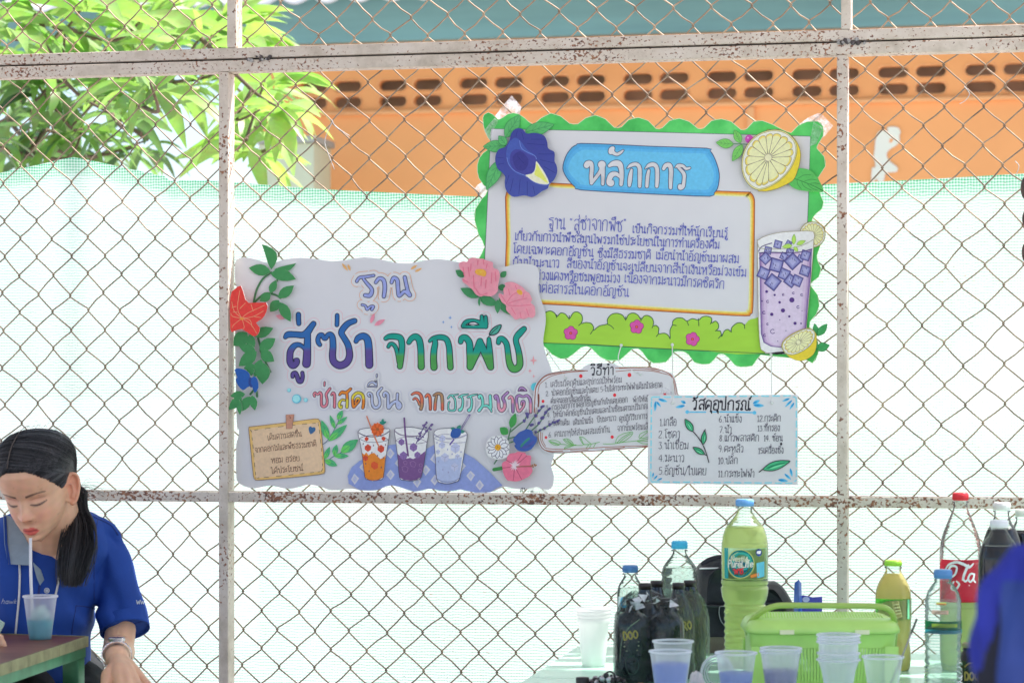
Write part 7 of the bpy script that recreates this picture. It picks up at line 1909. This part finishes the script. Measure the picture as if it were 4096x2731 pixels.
# hips and legs
hipL, hipR = D(235, 2760, 4.58), D(75, 2760, 4.58)
kneeL, kneeR = D(440, 2945, 4.30), D(90, 2930, 4.05)
ank = [Vector((kneeL.x + .02, kneeL.y + .12, .08)), Vector((kneeR.x, kneeR.y + .10, .08))]
for h, k_, a_ in ((hipL, kneeL, ank[0]), (hipR, kneeR, ank[1])):
    limb([h, (h + k_)/2, k_], [.074, .060, .046]); limb([k_, (k_ + a_)/2 + Vector((0, .01, 0)), a_], [.048, .042, .030])
    limb([a_, a_ + Vector((0, -.06, -.035)), a_ + Vector((.004, -.15, -.055))], [.030, .030, .022])
person = thing('person', 'woman in a blue polo shirt with a low ponytail bending to drink through a straw', 'person', tuple(D(155, 2740, 4.5).xy) + (0,))
def remesh(mb, voxel, smooth=2):
    me = bpy.data.meshes.new('tmp'); me.from_pydata(mb.v, [], mb.f)
    o = bpy.data.objects.new('tmp', me); COL.objects.link(o)
    r_ = o.modifiers.new('r', 'REMESH'); r_.mode = 'VOXEL'; r_.voxel_size = voxel; r_.use_smooth_shade = True
    if smooth:
        s_ = o.modifiers.new('s', 'SMOOTH'); s_.factor = .5; s_.iterations = smooth
    dg = bpy.context.evaluated_depsgraph_get(); me2 = bpy.data.meshes.new_from_object(o.evaluated_get(dg))
    bpy.data.objects.remove(o); bpy.data.meshes.remove(me)
    return me2
body = remesh(raw, .0021, 2); body.name = 'body'
n = len(body.vertices); co = np.empty(n*3); body.vertices.foreach_get('co', co); co = co.reshape(-1, 3)
HMi = np.array(HM.inverted()); loc = (co - np.array(HC)) @ HMi.T / HEAD_S
x, y, z = loc.T
base = np.array(ink(184, 144, 124, .86)); tone = np.tile(base, (n, 1))
def blend(mask, c): 
    global tone
    mask = np.clip(mask, 0, 1)[:, None]; tone = tone*(1 - mask) + np.array(c)*mask
inhead = (np.abs(x) < 90) & (y > -110) & (z > -112) & (z < 115)
fr_ = inhead & (y > 30)
for s in (-1, 1):
    blend(fr_*.35*np.exp(-((x - s*34)/18)**2 - ((z + 36)/15)**2), ink(206, 122, 112, .86))
    blend(fr_*.40*np.exp(-((x - s*28)/16)**2 - ((z + 1)/6)**2), ink(176, 118, 112, .8))
    u = (x*s - 11)/36.0; zb_r = 9.5 + 6.0*np.sin(np.clip(u, 0, 1)*pi*.70) - 2*u
    blend(fr_*(u > -.02)*(u < 1.03)*np.clip(1.4 - np.abs(z - zb_r)/(3.0*(1 - .6*np.clip(u, 0, 1))), 0, 1)*.9, ink(42, 32, 32, .8))
    v = (x*s - 14)/28.0; vc_ = np.clip(v, 0, 1); zl_r = -10.2 - 2.8*np.sin(vc_*pi) + 1.0*v
    blend(fr_*(v > 0)*(v < 1.05)*np.clip(1.5 - np.abs(z - zl_r)/(.9 + 1.2*np.sin(vc_*pi*.85 + .2)), 0, 1)*.96, ink(48, 38, 40, .8))
    blend(fr_*(v > .05)*(v < 1)*np.clip(1.2 - np.abs(z - (-.5 + 1.8*np.sin(vc_*pi)))/1.4, 0, 1)*.35, ink(140, 92, 84, .8))
    blend(fr_*np.exp(-((x - s*8)/3.6)**2 - ((z + 41)/2.4)**2)*.8, ink(96, 52, 48, .8))
lipw = np.clip(1 - (x/17.5)**2, 0, 1)
up = (z > -65) & (z < -65 + 9.0*lipw**.7*(1 - .18*np.exp(-(x/4)**2))); lo = (z <= -65) & (z > -65 - 10.5*lipw**.6)
blend((fr_ & (y > 60) & (up | lo))*.82, ink(184, 66, 70, .84))
blend((fr_ & (y > 60))*np.exp(-((z + 65)/1.3)**2)*(np.abs(x) < 16)*.75, ink(110, 34, 44, .8))
blend(inhead*(np.abs(x) > 62)*(y < 22)*(z > -60)*(z < 18)*.28, ink(206, 104, 86, .86))
blend(fr_*.16*np.exp(-(x/40)**2 - ((z - 36)/20)**2), ink(176, 104, 84, .86))
blend(fr_*.35*np.exp(-(x/14)**2 - ((z + 33)/9)**2), ink(200, 116, 100, .86))
blend(fr_*.30*np.exp(-(x/26)**2 - ((z + 50)/5)**2), ink(150, 92, 78, .86))
rs_ = np.random.RandomState(3)
for k in range(26):
    cx_, cz_, r_ = rs_.uniform(-45, 50), rs_.uniform(-80, 40), rs_.uniform(.7, 1.5); blend(fr_*np.exp(-((x-cx_)/r_)**2 - ((z-cz_)/r_)**2)*rs_.uniform(.2, .6), ink(116, 70, 58, .8))
lowf = np.sin(x*.21 + z*.13)*np.sin(z*.19 - x*.07 + y*.1); tone *= (1 + .05*lowf)[:, None]
body.color_attributes.new('skin_tone', 'FLOAT_COLOR', 'POINT').data.foreach_set('color', np.concatenate([tone, np.ones((n, 1))], 1).ravel())
off = np.array(person.location); body.vertices.foreach_set('co', (co - off).ravel()); body.update()
body.materials.clear(); body.materials.append(SKIN)
link(bpy.data.objects.new('body', body), person)

# shirt
SHIRT = plain('royal_blue_pique', (.018, .068, .33), .75, .14, 9, .25, 420, spec=.25)
sm_ = MB()
def ring_px(cx, py, d, hw, hd, tilt=0.0, n=40):
    k = d/FPX; q = PD(cx, py, d)
    return [q + RGT*(hw*k*math.copysign(abs(cos(t))**.85, cos(t))) + FWD*(hd*sin(t)) + Vector((0, 0, tilt*cos(t)*hw*k)) for t in [2*pi*i/n for i in range(n)]]
def loftv(mb, rings, mat, caps=True):
    n = len(rings[0]); vs = [v for r in rings for v in r]
    fs = [(j*n+i, j*n+(i+1) % n, (j+1)*n+(i+1) % n, (j+1)*n+i) for j in range(len(rings)-1) for i in range(n)]
    if caps: fs += [tuple(range(n))[::-1], tuple((len(rings)-1)*n+i for i in range(n))]
    mb.add(vs, fs, mat, True)
T_ = crom([(205, 2030, 4.535, 105, .045), (205, 2052, 4.535, 165, .062), (190, 2090, 4.53, 238, .082), (178, 2150, 4.52, 262, .104), (168, 2250, 4.50, 250, .118), (162, 2350, 4.50, 232, .124), (156, 2450, 4.50, 216, .126), (152, 2560, 4.50, 206, .128), (150, 2700, 4.51, 210, .128), (150, 2790, 4.52, 216, .13)], False, 3)
loftv(sm_, [ring_px(*r) for r in T_], SHIRT)
def sleeve(pts):
    rings = []
    for i, (px, py, d, r) in enumerate(pts):
        a_ = PD(*pts[max(0, i-1)][:3]); b_ = PD(*pts[min(len(pts)-1, i+1)][:3]); t = (b_ - a_).normalized()
        u = RGT - t*RGT.dot(t); u.normalize(); w = t.cross(u); q = PD(px, py, d); k = d/FPX
        rings.append([q + (u*cos(g) + w*sin(g)*.92)*(r*k) for g in [2*pi*i_/36 for i_ in range(36)]])
    return rings
S1 = crom([(350, 2110, 4.53, 56), (412, 2140, 4.53, 66), (432, 2200, 4.525, 74), (452, 2270, 4.52, 80), (474, 2370, 4.505, 88), (490, 2450, 4.49, 95), (499, 2512, 4.475, 98)], False, 3)
loftv(sm_, sleeve(S1), SHIRT)
S2 = crom([(0, 2110, 4.53, 56), (-70, 2150, 4.53, 72), (-95, 2250, 4.51, 82), (-112, 2370, 4.48, 90), (-120, 2470, 4.45, 96)], False, 3)
loftv(sm_, sleeve(S2), SHIRT)
def hem(S, k0):
    rr_ = sleeve(S); n_ = len(rr_); m = MB(); rings = []
    for j in range(n_ - k0, n_):
        c = sum(rr_[j], Vector())/len(rr_[j]); rings.append([c + (v - c)*1.022 for v in rr_[j]])
    c = sum(rr_[-1], Vector())/36; dn_ = (c - sum(rr_[-2], Vector())/36).normalized()
    rings.append([c + (v - c)*1.024 + dn_*.004 for v in rr_[-1]]); rings.append([c + (v - c)*.97 + dn_*.003 for v in rr_[-1]]); rings.append([c + (v - c)*.95 - dn_*.02 for v in rr_[-1]])
    loftv(m, rings, SHIRT, False); return m
hem(S1, 3).build('sleeve_hem', person); hem(S2, 3).build('sleeve_hem', person)
sh = remesh(sm_, .004, 3); sh.name = 'shirt'
n = len(sh.vertices); co = np.empty(n*3); sh.vertices.foreach_get('co', co); co = co.reshape(-1, 3)
no = np.empty(n*3); sh.vertices.foreach_get('normal', no); no = no.reshape(-1, 3)
xr_ = (co - np.array(CAM)) @ np.array(RGT); zr_ = co[:, 2]; fr2 = (co - np.array(CAM)) @ np.array(FWD)
def pxo(px): return (px - 2048)/FPX*4.5
fold = np.zeros(n)
for (p0, p1, w, a_) in (((372, 2100), (395, 2330), .010, -.007), ((395, 2120), (470, 2330), .012, .005), ((372, 2450), (300, 2300), .012, -.005), ((360, 2540), (310, 2400), .010, .005), ((385, 2430), (450, 2480), .012, .006), ((430, 2300), (520, 2480), .014, -.005), ((300, 2560), (230, 2450), .012, -.004), ((60, 2300), (110, 2520), .014, .005), ((210, 2400), (180, 2560), .016, .005), ((425, 2110), (488, 2190), .007, -.005), ((415, 2400), (500, 2500), .010, .004)):
    ax_, az_ = pxo(p0[0]), CAM.z + (1590-p0[1])/FPX*4.5; bx_, bz_ = pxo(p1[0]), CAM.z + (1590-p1[1])/FPX*4.5
    L2 = (bx_-ax_)**2 + (bz_-az_)**2; t = np.clip(((xr_-ax_)*(bx_-ax_) + (zr_-az_)*(bz_-az_))/L2, 0, 1)
    dd = np.hypot(xr_ - ax_ - t*(bx_-ax_), zr_ - az_ - t*(bz_-az_)); fold += 1.5*a_*np.exp(-(dd/w)**2)*np.sin(pi*np.clip(t, .05, .95))
fold += .0018*np.sin(xr_*70 + zr_*40) * np.sin(zr_*55 - xr_*20)
co = co + no*fold[:, None]
sh.vertices.foreach_set('co', (co - off).ravel()); sh.update(); sh.materials.clear(); sh.materials.append(SHIRT)
sho = link(bpy.data.objects.new('shirt', sh), person)
bv = BVHTree.FromPolygons([tuple(v) for v in co], [tuple(p.vertices) for p in sh.polygons])
def onshirt(px, py, lift=.002, dflt=4.40):
    d = ray(px, py); hit = bv.ray_cast(CAM, d.normalized()); q = hit[0] if hit[0] is not None else CAM + d*dflt
    return q - d.normalized()*lift
Z7 = (0, 1650, .6897); Z9 = (0, 2280, .2877)
def ponshirt(s, z, lift=.002, dense=4): return [onshirt(px, py, lift) for px, py in crom(Q(s, *z), False, dense)]
CORD = plain('white_cord', (.72, .70, .68), .8, .1, 200)
for s in ('112,880 115,940 112,1040 106,1120 98,1200 90,1282', '346,920 338,980 330,1020 322,1056'):
    m = MB(); m.tube(ponshirt(s, Z7, .0025), .0019, CORD, 7); m.build('lanyard_cord', person)
def sheet_px(name, pts, depth, mat, thick=.0018, stripes=None):
    """cloth piece: outline in photo pixels with its own depth at every corner"""
    m = MB(); v = [PD(px, py, d) for px, py, d in pts]; flat = [Vector((p[0], -p[1], 0)) for p in pts]
    tri = tessellate_polygon([flat]); bk = [q + Vector(FWD)*thick for q in v]; n = len(v)
    m.add(v + bk, [tuple(t) for t in tri] + [tuple(n+i for i in t[::-1]) for t in tri] + [(i, (i+1) % n, n+(i+1) % n, n+i) for i in range(n)], mat)
    for (i0, st, w) in (stripes or []): m.tube([PD(px, py, d) for px, py, d in st], w, i0, 5)
    return m.build(name, person)
GREYC = plain('grey_collar_knit', ink(116, 130, 150), .8, .06, 80, .2, 500)
def zd(s, ds): return [(p[0], p[1], d) for p, d in zip(Q(s, *Z7), ds)]
lc = zd('18,590 60,600 105,650 165,760 172,800 170,884 110,882 46,876 25,760', (4.42, 4.42, 4.415, 4.40, 4.385, 4.365, 4.363, 4.37, 4.40))
sheet_px('collar', lc, 0, GREYC, .002, [(SHIRT, zd('33,600 40,760 58,876', (4.419, 4.398, 4.368)), .0014), (SHIRT, zd('26,600 32,760 48,874', (4.419, 4.398, 4.369)), .0009)])
sheet_px('collar', zd('352,735 372,760 380,830 376,872 344,836 348,790', (4.41, 4.41, 4.39, 4.375, 4.372, 4.39)), 0, GREYC)
sheet_px('collar', zd('190,866 236,910 256,968 232,1000 214,960 200,910', (4.372, 4.378, 4.38, 4.372, 4.37, 4.37)), 0, GREYC)
DKB = plain('dark_blue_placket', (.012, .03, .17), .8, .1, 60)
m = MB(); m.tube(ponshirt('230,1000 224,1060 220,1180 216,1290', Z7, .0003), .0022, DKB, 5); m.build('placket', person)
m = MB(); q = onshirt(*zz([(272, 1030)], *Z7)[0], .002); btn = plain('pearl_button', (.62, .64, .68), .3, .15, 300)
vs = [q + RGT*(.0048*cos(2*pi*k/20)) + Vector((0, 0, .0048*sin(2*pi*k/20))) for k in range(20)]
m.add(vs + [v - Vector(FWD)*.0015 for v in vs], [tuple(20+k for k in range(20))] + [(k, (k+1) % 20, 20+(k+1) % 20, 20+k) for k in range(20)], btn)
m.tube([q - Vector(FWD)*.0017 + RGT*(.0030*cos(2*pi*k/14)) + Vector((0, 0, .0030*sin(2*pi*k/14))) for k in range(14)], .0004, DKB, 4, False, True); m.build('button', person)
m = MB()
for s in ('1055,490 1180,500 1310,530', '1055,490 1040,600 1010,760 1000,890'): m.tube(ponshirt(s, Z9, .0002), .0009, DKB, 5)
m.build('pocket_seam', person)
m = MB(); m.tube(ponshirt('1400,860 1560,840 1760,770 2030,690', Z9, .0002, 6), .0008, DKB, 5); m.build('hem_stitch', person)
m = MB(); m.tube(ponshirt('540,600 560,612 640,650 685,710', Z7, .0004, 5), .0012, DKB, 5); m.tube(ponshirt('565,620 550,800 545,960 548,1140', Z7, .0002, 5), .0009, DKB, 5); m.build('shoulder_seam', person)
class ShirtArt(Art):
    def pt(s, x, y, dy=0.0):
        q = onshirt(s.x0 + x*s.sc, s.y0 + y*s.sc, .0012 + s.lay + dy); return tuple(q)
EMB = (166, 172, 190)
a = ShirtArt(0); p, e = Q('12,462 236,462', *Z9); write(a, 'hawk', p[0], p[1], e[0], e[1], 19, .75, EMB, .35, .2); a.build('chest_embroidery', person)
a = ShirtArt(0); p, e = Q('1895,470 2010,468', *Z9); write(a, 'WW', p[0], p[1], e[0], e[1], 17, 1.1, EMB, .0, .2); a.build('sleeve_lettering', person)
# trousers
tr_ = MB(); TROU = plain('black_trousers', (.012, .015, .018), .8, .3, 30, .4, 200)
def limb2(pts, rs, n=20): tr_.tube(pts, rs, TROU, n)
for h, k_, a_ in ((hipL, kneeL, ank[0]), (hipR, kneeR, ank[1])):
    limb2([h + Vector((0, .05, .0)), h, (h + k_)/2, k_ + Vector((0, .0, 0)), k_ + (k_ - h).normalized()*.03], [.080, .086, .070, .058, .045]); limb2([k_ + Vector((0, 0, .03)), k_, (k_ + a_)/2 + Vector((0, .01, 0)), a_ + Vector((0, 0, .03))], [.05, .064, .058, .052])
limb2([hipL + Vector((0, .02, -.03)), hipR + Vector((0, .02, -.03))], [.092, .092]); limb2([hipL*.5 + hipR*.5 + Vector((0, .0, -.05)), hipL*.5 + hipR*.5 + Vector((0, 0, .05))], [.12, .118])
tm = remesh(tr_, .006, 4); tm.name = 'trousers'
n = len(tm.vertices); co2 = np.empty(n*3); tm.vertices.foreach_get('co', co2); co2 = co2.reshape(-1, 3); no = np.empty(n*3); tm.vertices.foreach_get('normal', no); no = no.reshape(-1, 3)
co2 = co2 + no*(.004*np.sin(co2[:, 0]*60 + co2[:, 2]*90)*np.sin(co2[:, 1]*50 + co2[:, 2]*30))[:, None]
tm.vertices.foreach_set('co', (co2 - off).ravel()); tm.materials.clear(); tm.materials.append(TROU); link(bpy.data.objects.new('trousers', tm), person)
# wrist watch: steel band round the wrist, case on top
STEEL = plain('watch_steel', (.55, .55, .56), .22, .2, 200, metallic=.9)
wc = D(467, 2620, 4.235); wa = (D(467, 2634, 4.205) - D(470, 2612, 4.29)).normalized(); wu = RGT - wa*RGT.dot(wa); wu.normalize(); ww = wa.cross(wu).normalized()
if ww.z < 0: ww = -ww
watch = MB()
for g in range(30):
    t0 = 2*pi*g/30; t1 = 2*pi*(g+.82)/30; R0, R1 = .0235, .0252; hwid = .0065
    vs = [wc + (wu*cos(t)*1.03 + ww*sin(t))*R + wa*h for R in (R0, R1) for t in (t0, t1) for h in (-hwid, hwid)]
    watch.add(vs, [(4, 6, 7, 5), (0, 1, 3, 2), (0, 4, 5, 1), (2, 3, 7, 6), (0, 2, 6, 4), (1, 5, 7, 3)], STEEL)
wo = watch.build('watch', person)
m = MB(); cc = wc + ww*.0262; vs = []
for lvl, r_ in ((-.002, .0125), (.0025, .0130), (.004, .0118)):
    for k in range(28): vs.append(cc + ww*lvl + (wu*cos(2*pi*k/28)*1.1 + wa*sin(2*pi*k/28)*.95)*r_)
m.add(vs, [(j*28+k, j*28+(k+1) % 28, (j+1)*28+(k+1) % 28, (j+1)*28+k) for j in range(2) for k in range(28)] + [tuple(56+k for k in range(28))], STEEL, False)
m.add([cc + ww*.0042 + (wu*cos(2*pi*k/28)*1.1 + wa*sin(2*pi*k/28)*.95)*.0098 for k in range(28)], [tuple(range(28))], plain('watch_dial', (.10, .07, .07), .2, .2, 90)); 
o = m.build('watch_case', wo)

# hair: scalp shell, combed strands from the parting, low ponytail over the shoulder
def hair_mat():
    m, nt, p = new_mat('black_hair')
    at_ = nt.nodes.new('ShaderNodeNewGeometry'); r = ramp(nt, at_.outputs['Random Per Island'], [(.0, (.012, .012, .014)), (.6, (.030, .029, .031)), (1.0, (.062, .056, .055))])
    nt.links.new(r.outputs[0], p.inputs['Base Color']); p.inputs['Roughness'].default_value = .45; p.inputs['Specular IOR Level'].default_value = .5
    return m
HAIR = hair_mat()
HTONE = [plain('hair_lock_%s' % n_, c_, r_, .25, 300, spec=s_) for n_, c_, r_, s_ in (('dark', (.010, .010, .012), .5, .4), ('deep', (.022, .021, .023), .42, .5), ('soft', (.040, .039, .042), .40, .6), ('light', (.075, .074, .078), .38, .6))]  # tones vary by lock; the lighter ones carry the grey sheen as colour
def lock(t, seed): return HTONE[(0, 1, 1, 2, 0, 3, 1, 2, 0, 1, 2, 3, 1, 0, 2, 1)[int(abs(sin(int(t)*12.9898 + seed)*43758.5453)) % 16]]
TH_ = [(0, 63), (14, 62), (28, 54), (42, 41), (54, 26), (64, 11), (74, -4), (82, 0), (90, 8), (98, 10), (110, -14), (120, -45), (150, -62), (180, -64)]
hm = MB(); NAH = 180; zl_h = [-70 + 177*i/110 for i in range(111)]
vs = []; keep = []
for z in zl_h:
    for k in range(NAH):
        a_ = 2*pi*k/NAH; deg = math.degrees(min(a_, 2*pi - a_)); zh = tab(TH_, deg) + 1.2*sin(k*2.7)
        over = z - zh; offm = 0.6 + 6.4*min(1, max(0, over)/34.0); keep.append(over > -1.5)
        vs.append(hw_(head_pt(z, a_, offm + .35*sin(k*3.9))))
fs = []
for j in range(110):
    for k in range(NAH):
        q = (j*NAH+k, j*NAH+(k+1) % NAH, (j+1)*NAH+(k+1) % NAH, (j+1)*NAH+k)
        if all(keep[i] for i in q): fs.append(q)
fs.append(tuple(110*NAH+k for k in range(NAH)))
hm.add(vs, fs, HAIR, True)
hair = hm.build('hair', person)
shell = BVHTree.FromPolygons([tuple(v) for v in hm.v], [tuple(f) for f in hm.f])
def comb(q, o_):
    loc_, nr_, ix_, ds_ = shell.find_nearest(q)
    if loc_ is None or ds_ > .03: return q
    if nr_.dot(loc_ - HC) < 0: nr_ = -nr_
    return loc_ + nr_*o_
rh = random.Random(12)
EC = Vector((0, -5, 22)); ER = Vector((73, 96, 85))
def on_skull(v, off_):
    d = Vector(((v.x-EC.x)/ER.x, (v.y-EC.y)/ER.y, (v.z-EC.z)/ER.z)); d.normalize()
    return EC + Vector((d.x*(ER.x+off_), d.y*(ER.y+off_), d.z*(ER.z+off_)))
root = Vector((54, -58, -54))
st = MB()
pm_ = MB(); SCALP = plain('scalp_parting', ink(70, 62, 60, .8), .6, .15, 200)
pp_ = [on_skull(Vector((-14 + 8*t_, 78 - 110*t_, 66 + 40*sin(pi*min(1, t_*.9 + .05)))), 7.6) for t_ in [i/14 for i in range(15)]]
pm_.tube([hw_(q) for q in pp_], [.0012*(1 - .6*i/14) for i in range(15)], SCALP, 5); pm_.build('parting', person)
for k in range(1700):
    t = rh.random(); side = 1 if k % 5 else -1
    s0 = Vector((-14 + 8*t, 78 - 110*t, 66 + 40*sin(pi*min(1, t*.9 + .05))))
    if side > 0: mids = [Vector((32 + 30*(1-t)*.6, 56 - 100*t, 70 - 18*(1-t) + rh.uniform(-2, 2))), Vector((66, 12 - 78*t + rh.uniform(-3, 3), 26 + 8*(t-.5) + rh.uniform(-4, 4))), Vector((66, -36 - 12*t + rh.uniform(-5, 5), -2 - 10*t + rh.uniform(-5, 5)))]; end = root + Vector((rh.uniform(-6, 6), rh.uniform(-6, 6), rh.uniform(-6, 6)))
    else: mids = [Vector((-60 + 10*t, 50 - 85*t, 66)), Vector((-74, 0 - 70*t, 30)), Vector((-62, -60, -10))]; end = Vector((-40, -84, -40))
    path = crom([s0] + mids + [end], False, 5)
    o_ = rh.uniform(3.6, 7.8)
    o_ = rh.uniform(-.0002, .0011); pts = [comb(hw_(on_skull(Vector(p), 6)), o_ + .0002*sin(i*.9 + k)) if p[2] > -26 else hw_(p) for i, p in enumerate(path)]
    st.tube(pts, [.00030 + .00022*sin(pi*i/len(pts)) for i in range(len(pts))], lock(t*46, side), 3, False)
for k in range(1500):
    deg = rh.uniform(-70, 84); zh = tab(TH_, abs(deg)) + rh.uniform(-3.5, 4); a_ = radians(deg)
    s0 = head_pt(zh, a_, .6); f = max(0, (deg + 40)/124)
    if deg > -32:
        mids = [s0 + Vector((16 + 8*f, -16 - 8*f, 14 - 12*f)), Vector((58 + 8*f, 22 - 30*f + rh.uniform(-6, 6), 44 - 22*f + rh.uniform(-6, 6))), Vector((67, -30 + rh.uniform(-10, 8), 4 + rh.uniform(-10, 10)))]; end = root + Vector((rh.uniform(-6, 6), rh.uniform(-6, 6), rh.uniform(-6, 6)))
    else: mids = [s0 + Vector((-12, -20, 10)), Vector((-70, -10, 20 + rh.uniform(-10, 10))), Vector((-64, -60, -10))]; end = Vector((-40, -84, -40))
    path = crom([tuple(s0)] + [tuple(q) for q in mids] + [tuple(end)], False, 5); n_ = len(path); o_ = rh.uniform(4.4, 8.0)
    pts = []
    for i, p in enumerate(path):
        g_ = min(1, i/5.0); q = on_skull(Vector(p), 6) if p[2] > -26 else Vector(p)
        w_ = hw_(s0*(1-g_) + q*g_ if i < 5 else q); pts.append(comb(w_, .0001 + .0009*rh.random() if i else .0001) if p[2] > -26 else w_)
    st.tube(pts, [.00020 + .00026*min(1, i/4) for i in range(n_)], lock((deg + 80)/3.4, 7), 3, False)
st.build('combed_strands', person)
pt_ = MB(); R0 = hw_(root)
for k in range(720):
    u, v = rh.gauss(0, .42), rh.uniform(-1, 1); L = rh.uniform(.86, 1.03)
    ctrl = [(0, R0, .010, .008), (.16, D(308, 2036, 4.425), .014, .012), (.38, D(318, 2110, 4.400), .021, .014), (.6, D(312, 2190, 4.378), .026, .014), (.82, D(298, 2270, 4.366), .024, .013), (1, D(286, 2338, 4.362), .019, .010)]
    P_ = []
    for f, q, wx, wd in ctrl:
        P_.append(q + RGT*(wx*max(-1, min(1, u*1.1))*1.25 + .0015*sin(6*f + k)) - FWD*(wd*v) + Vector((0, 0, (1-L)*.16*f)))
    pts = crom([tuple(p) for p in P_], False, 3)
    pt_.tube(pts, [.0008*(1 - .5*i/len(pts)) for i in range(len(pts))], lock((u + 2)*7, 3), 4, False)
pt_.build('ponytail', person)
m = MB(); m.tube([R0 + (hw_(root + Vector((14*cos(2*pi*k/16), 4*sin(2*pi*k/16), 14*sin(2*pi*k/16)))) - R0) for k in range(16)], .003, plain('hair_tie', (.03, .03, .03), .7, .1, 90), 7, False, True); m.build('hair_tie', person)
m = MB()
for k in range(34):
    s_ = hw_(on_skull(Vector((rh.uniform(-20, 80), rh.uniform(-60, 20), rh.uniform(70, 110))), 6)); dirv = (s_ - HC).normalized()
    e_ = s_ + dirv*rh.uniform(.002, .007) + RGT*rh.uniform(.005, .03) + Vector((0, 0, rh.uniform(-.02, .006))); m.tube(crom([tuple(s_), tuple((s_+e_)/2 + dirv*.005), tuple(e_)], False, 4), .00022, HAIR, 3, False)
for k in range(26):
    s_ = hw_((66 + rh.uniform(-6, 4), -30 + rh.uniform(-16, 10), -40 + rh.uniform(-10, 10))); e_ = s_ + RGT*rh.uniform(.012, .05) + Vector((0, 0, rh.uniform(-.02, .02)))
    m.tube(crom([tuple(s_), tuple((s_+e_)/2 + Vector((0, 0, .006))), tuple(e_)], False, 4), .00025, HAIR, 3, False)
m.build('loose_hairs', person)
# plain stool under her
t = thing('stool', 'low wooden stool under the woman behind the brown table', 'stool', tuple(D(155, 2740, 4.55).xy) + (0,))
sw = plain('stool_wood', (.20, .12, .07), .7, .2, 20); sc_ = D(155, 2740, 4.55); zs0 = hipL.z - .098
m = MB(); m.box((sc_.x - .17, sc_.y - .13, zs0 - .04), (sc_.x + .17, sc_.y + .13, zs0 - .012), sw, .004); m.build('seat', t)
for sx in (-1, 1):
    for sy in (-1, 1):
        m = MB(); m.box((sc_.x + sx*.14 - .018, sc_.y + sy*.10 - .018, 0), (sc_.x + sx*.14 + .018, sc_.y + sy*.10 + .018, zs0 - .041), sw); m.build('leg', t)
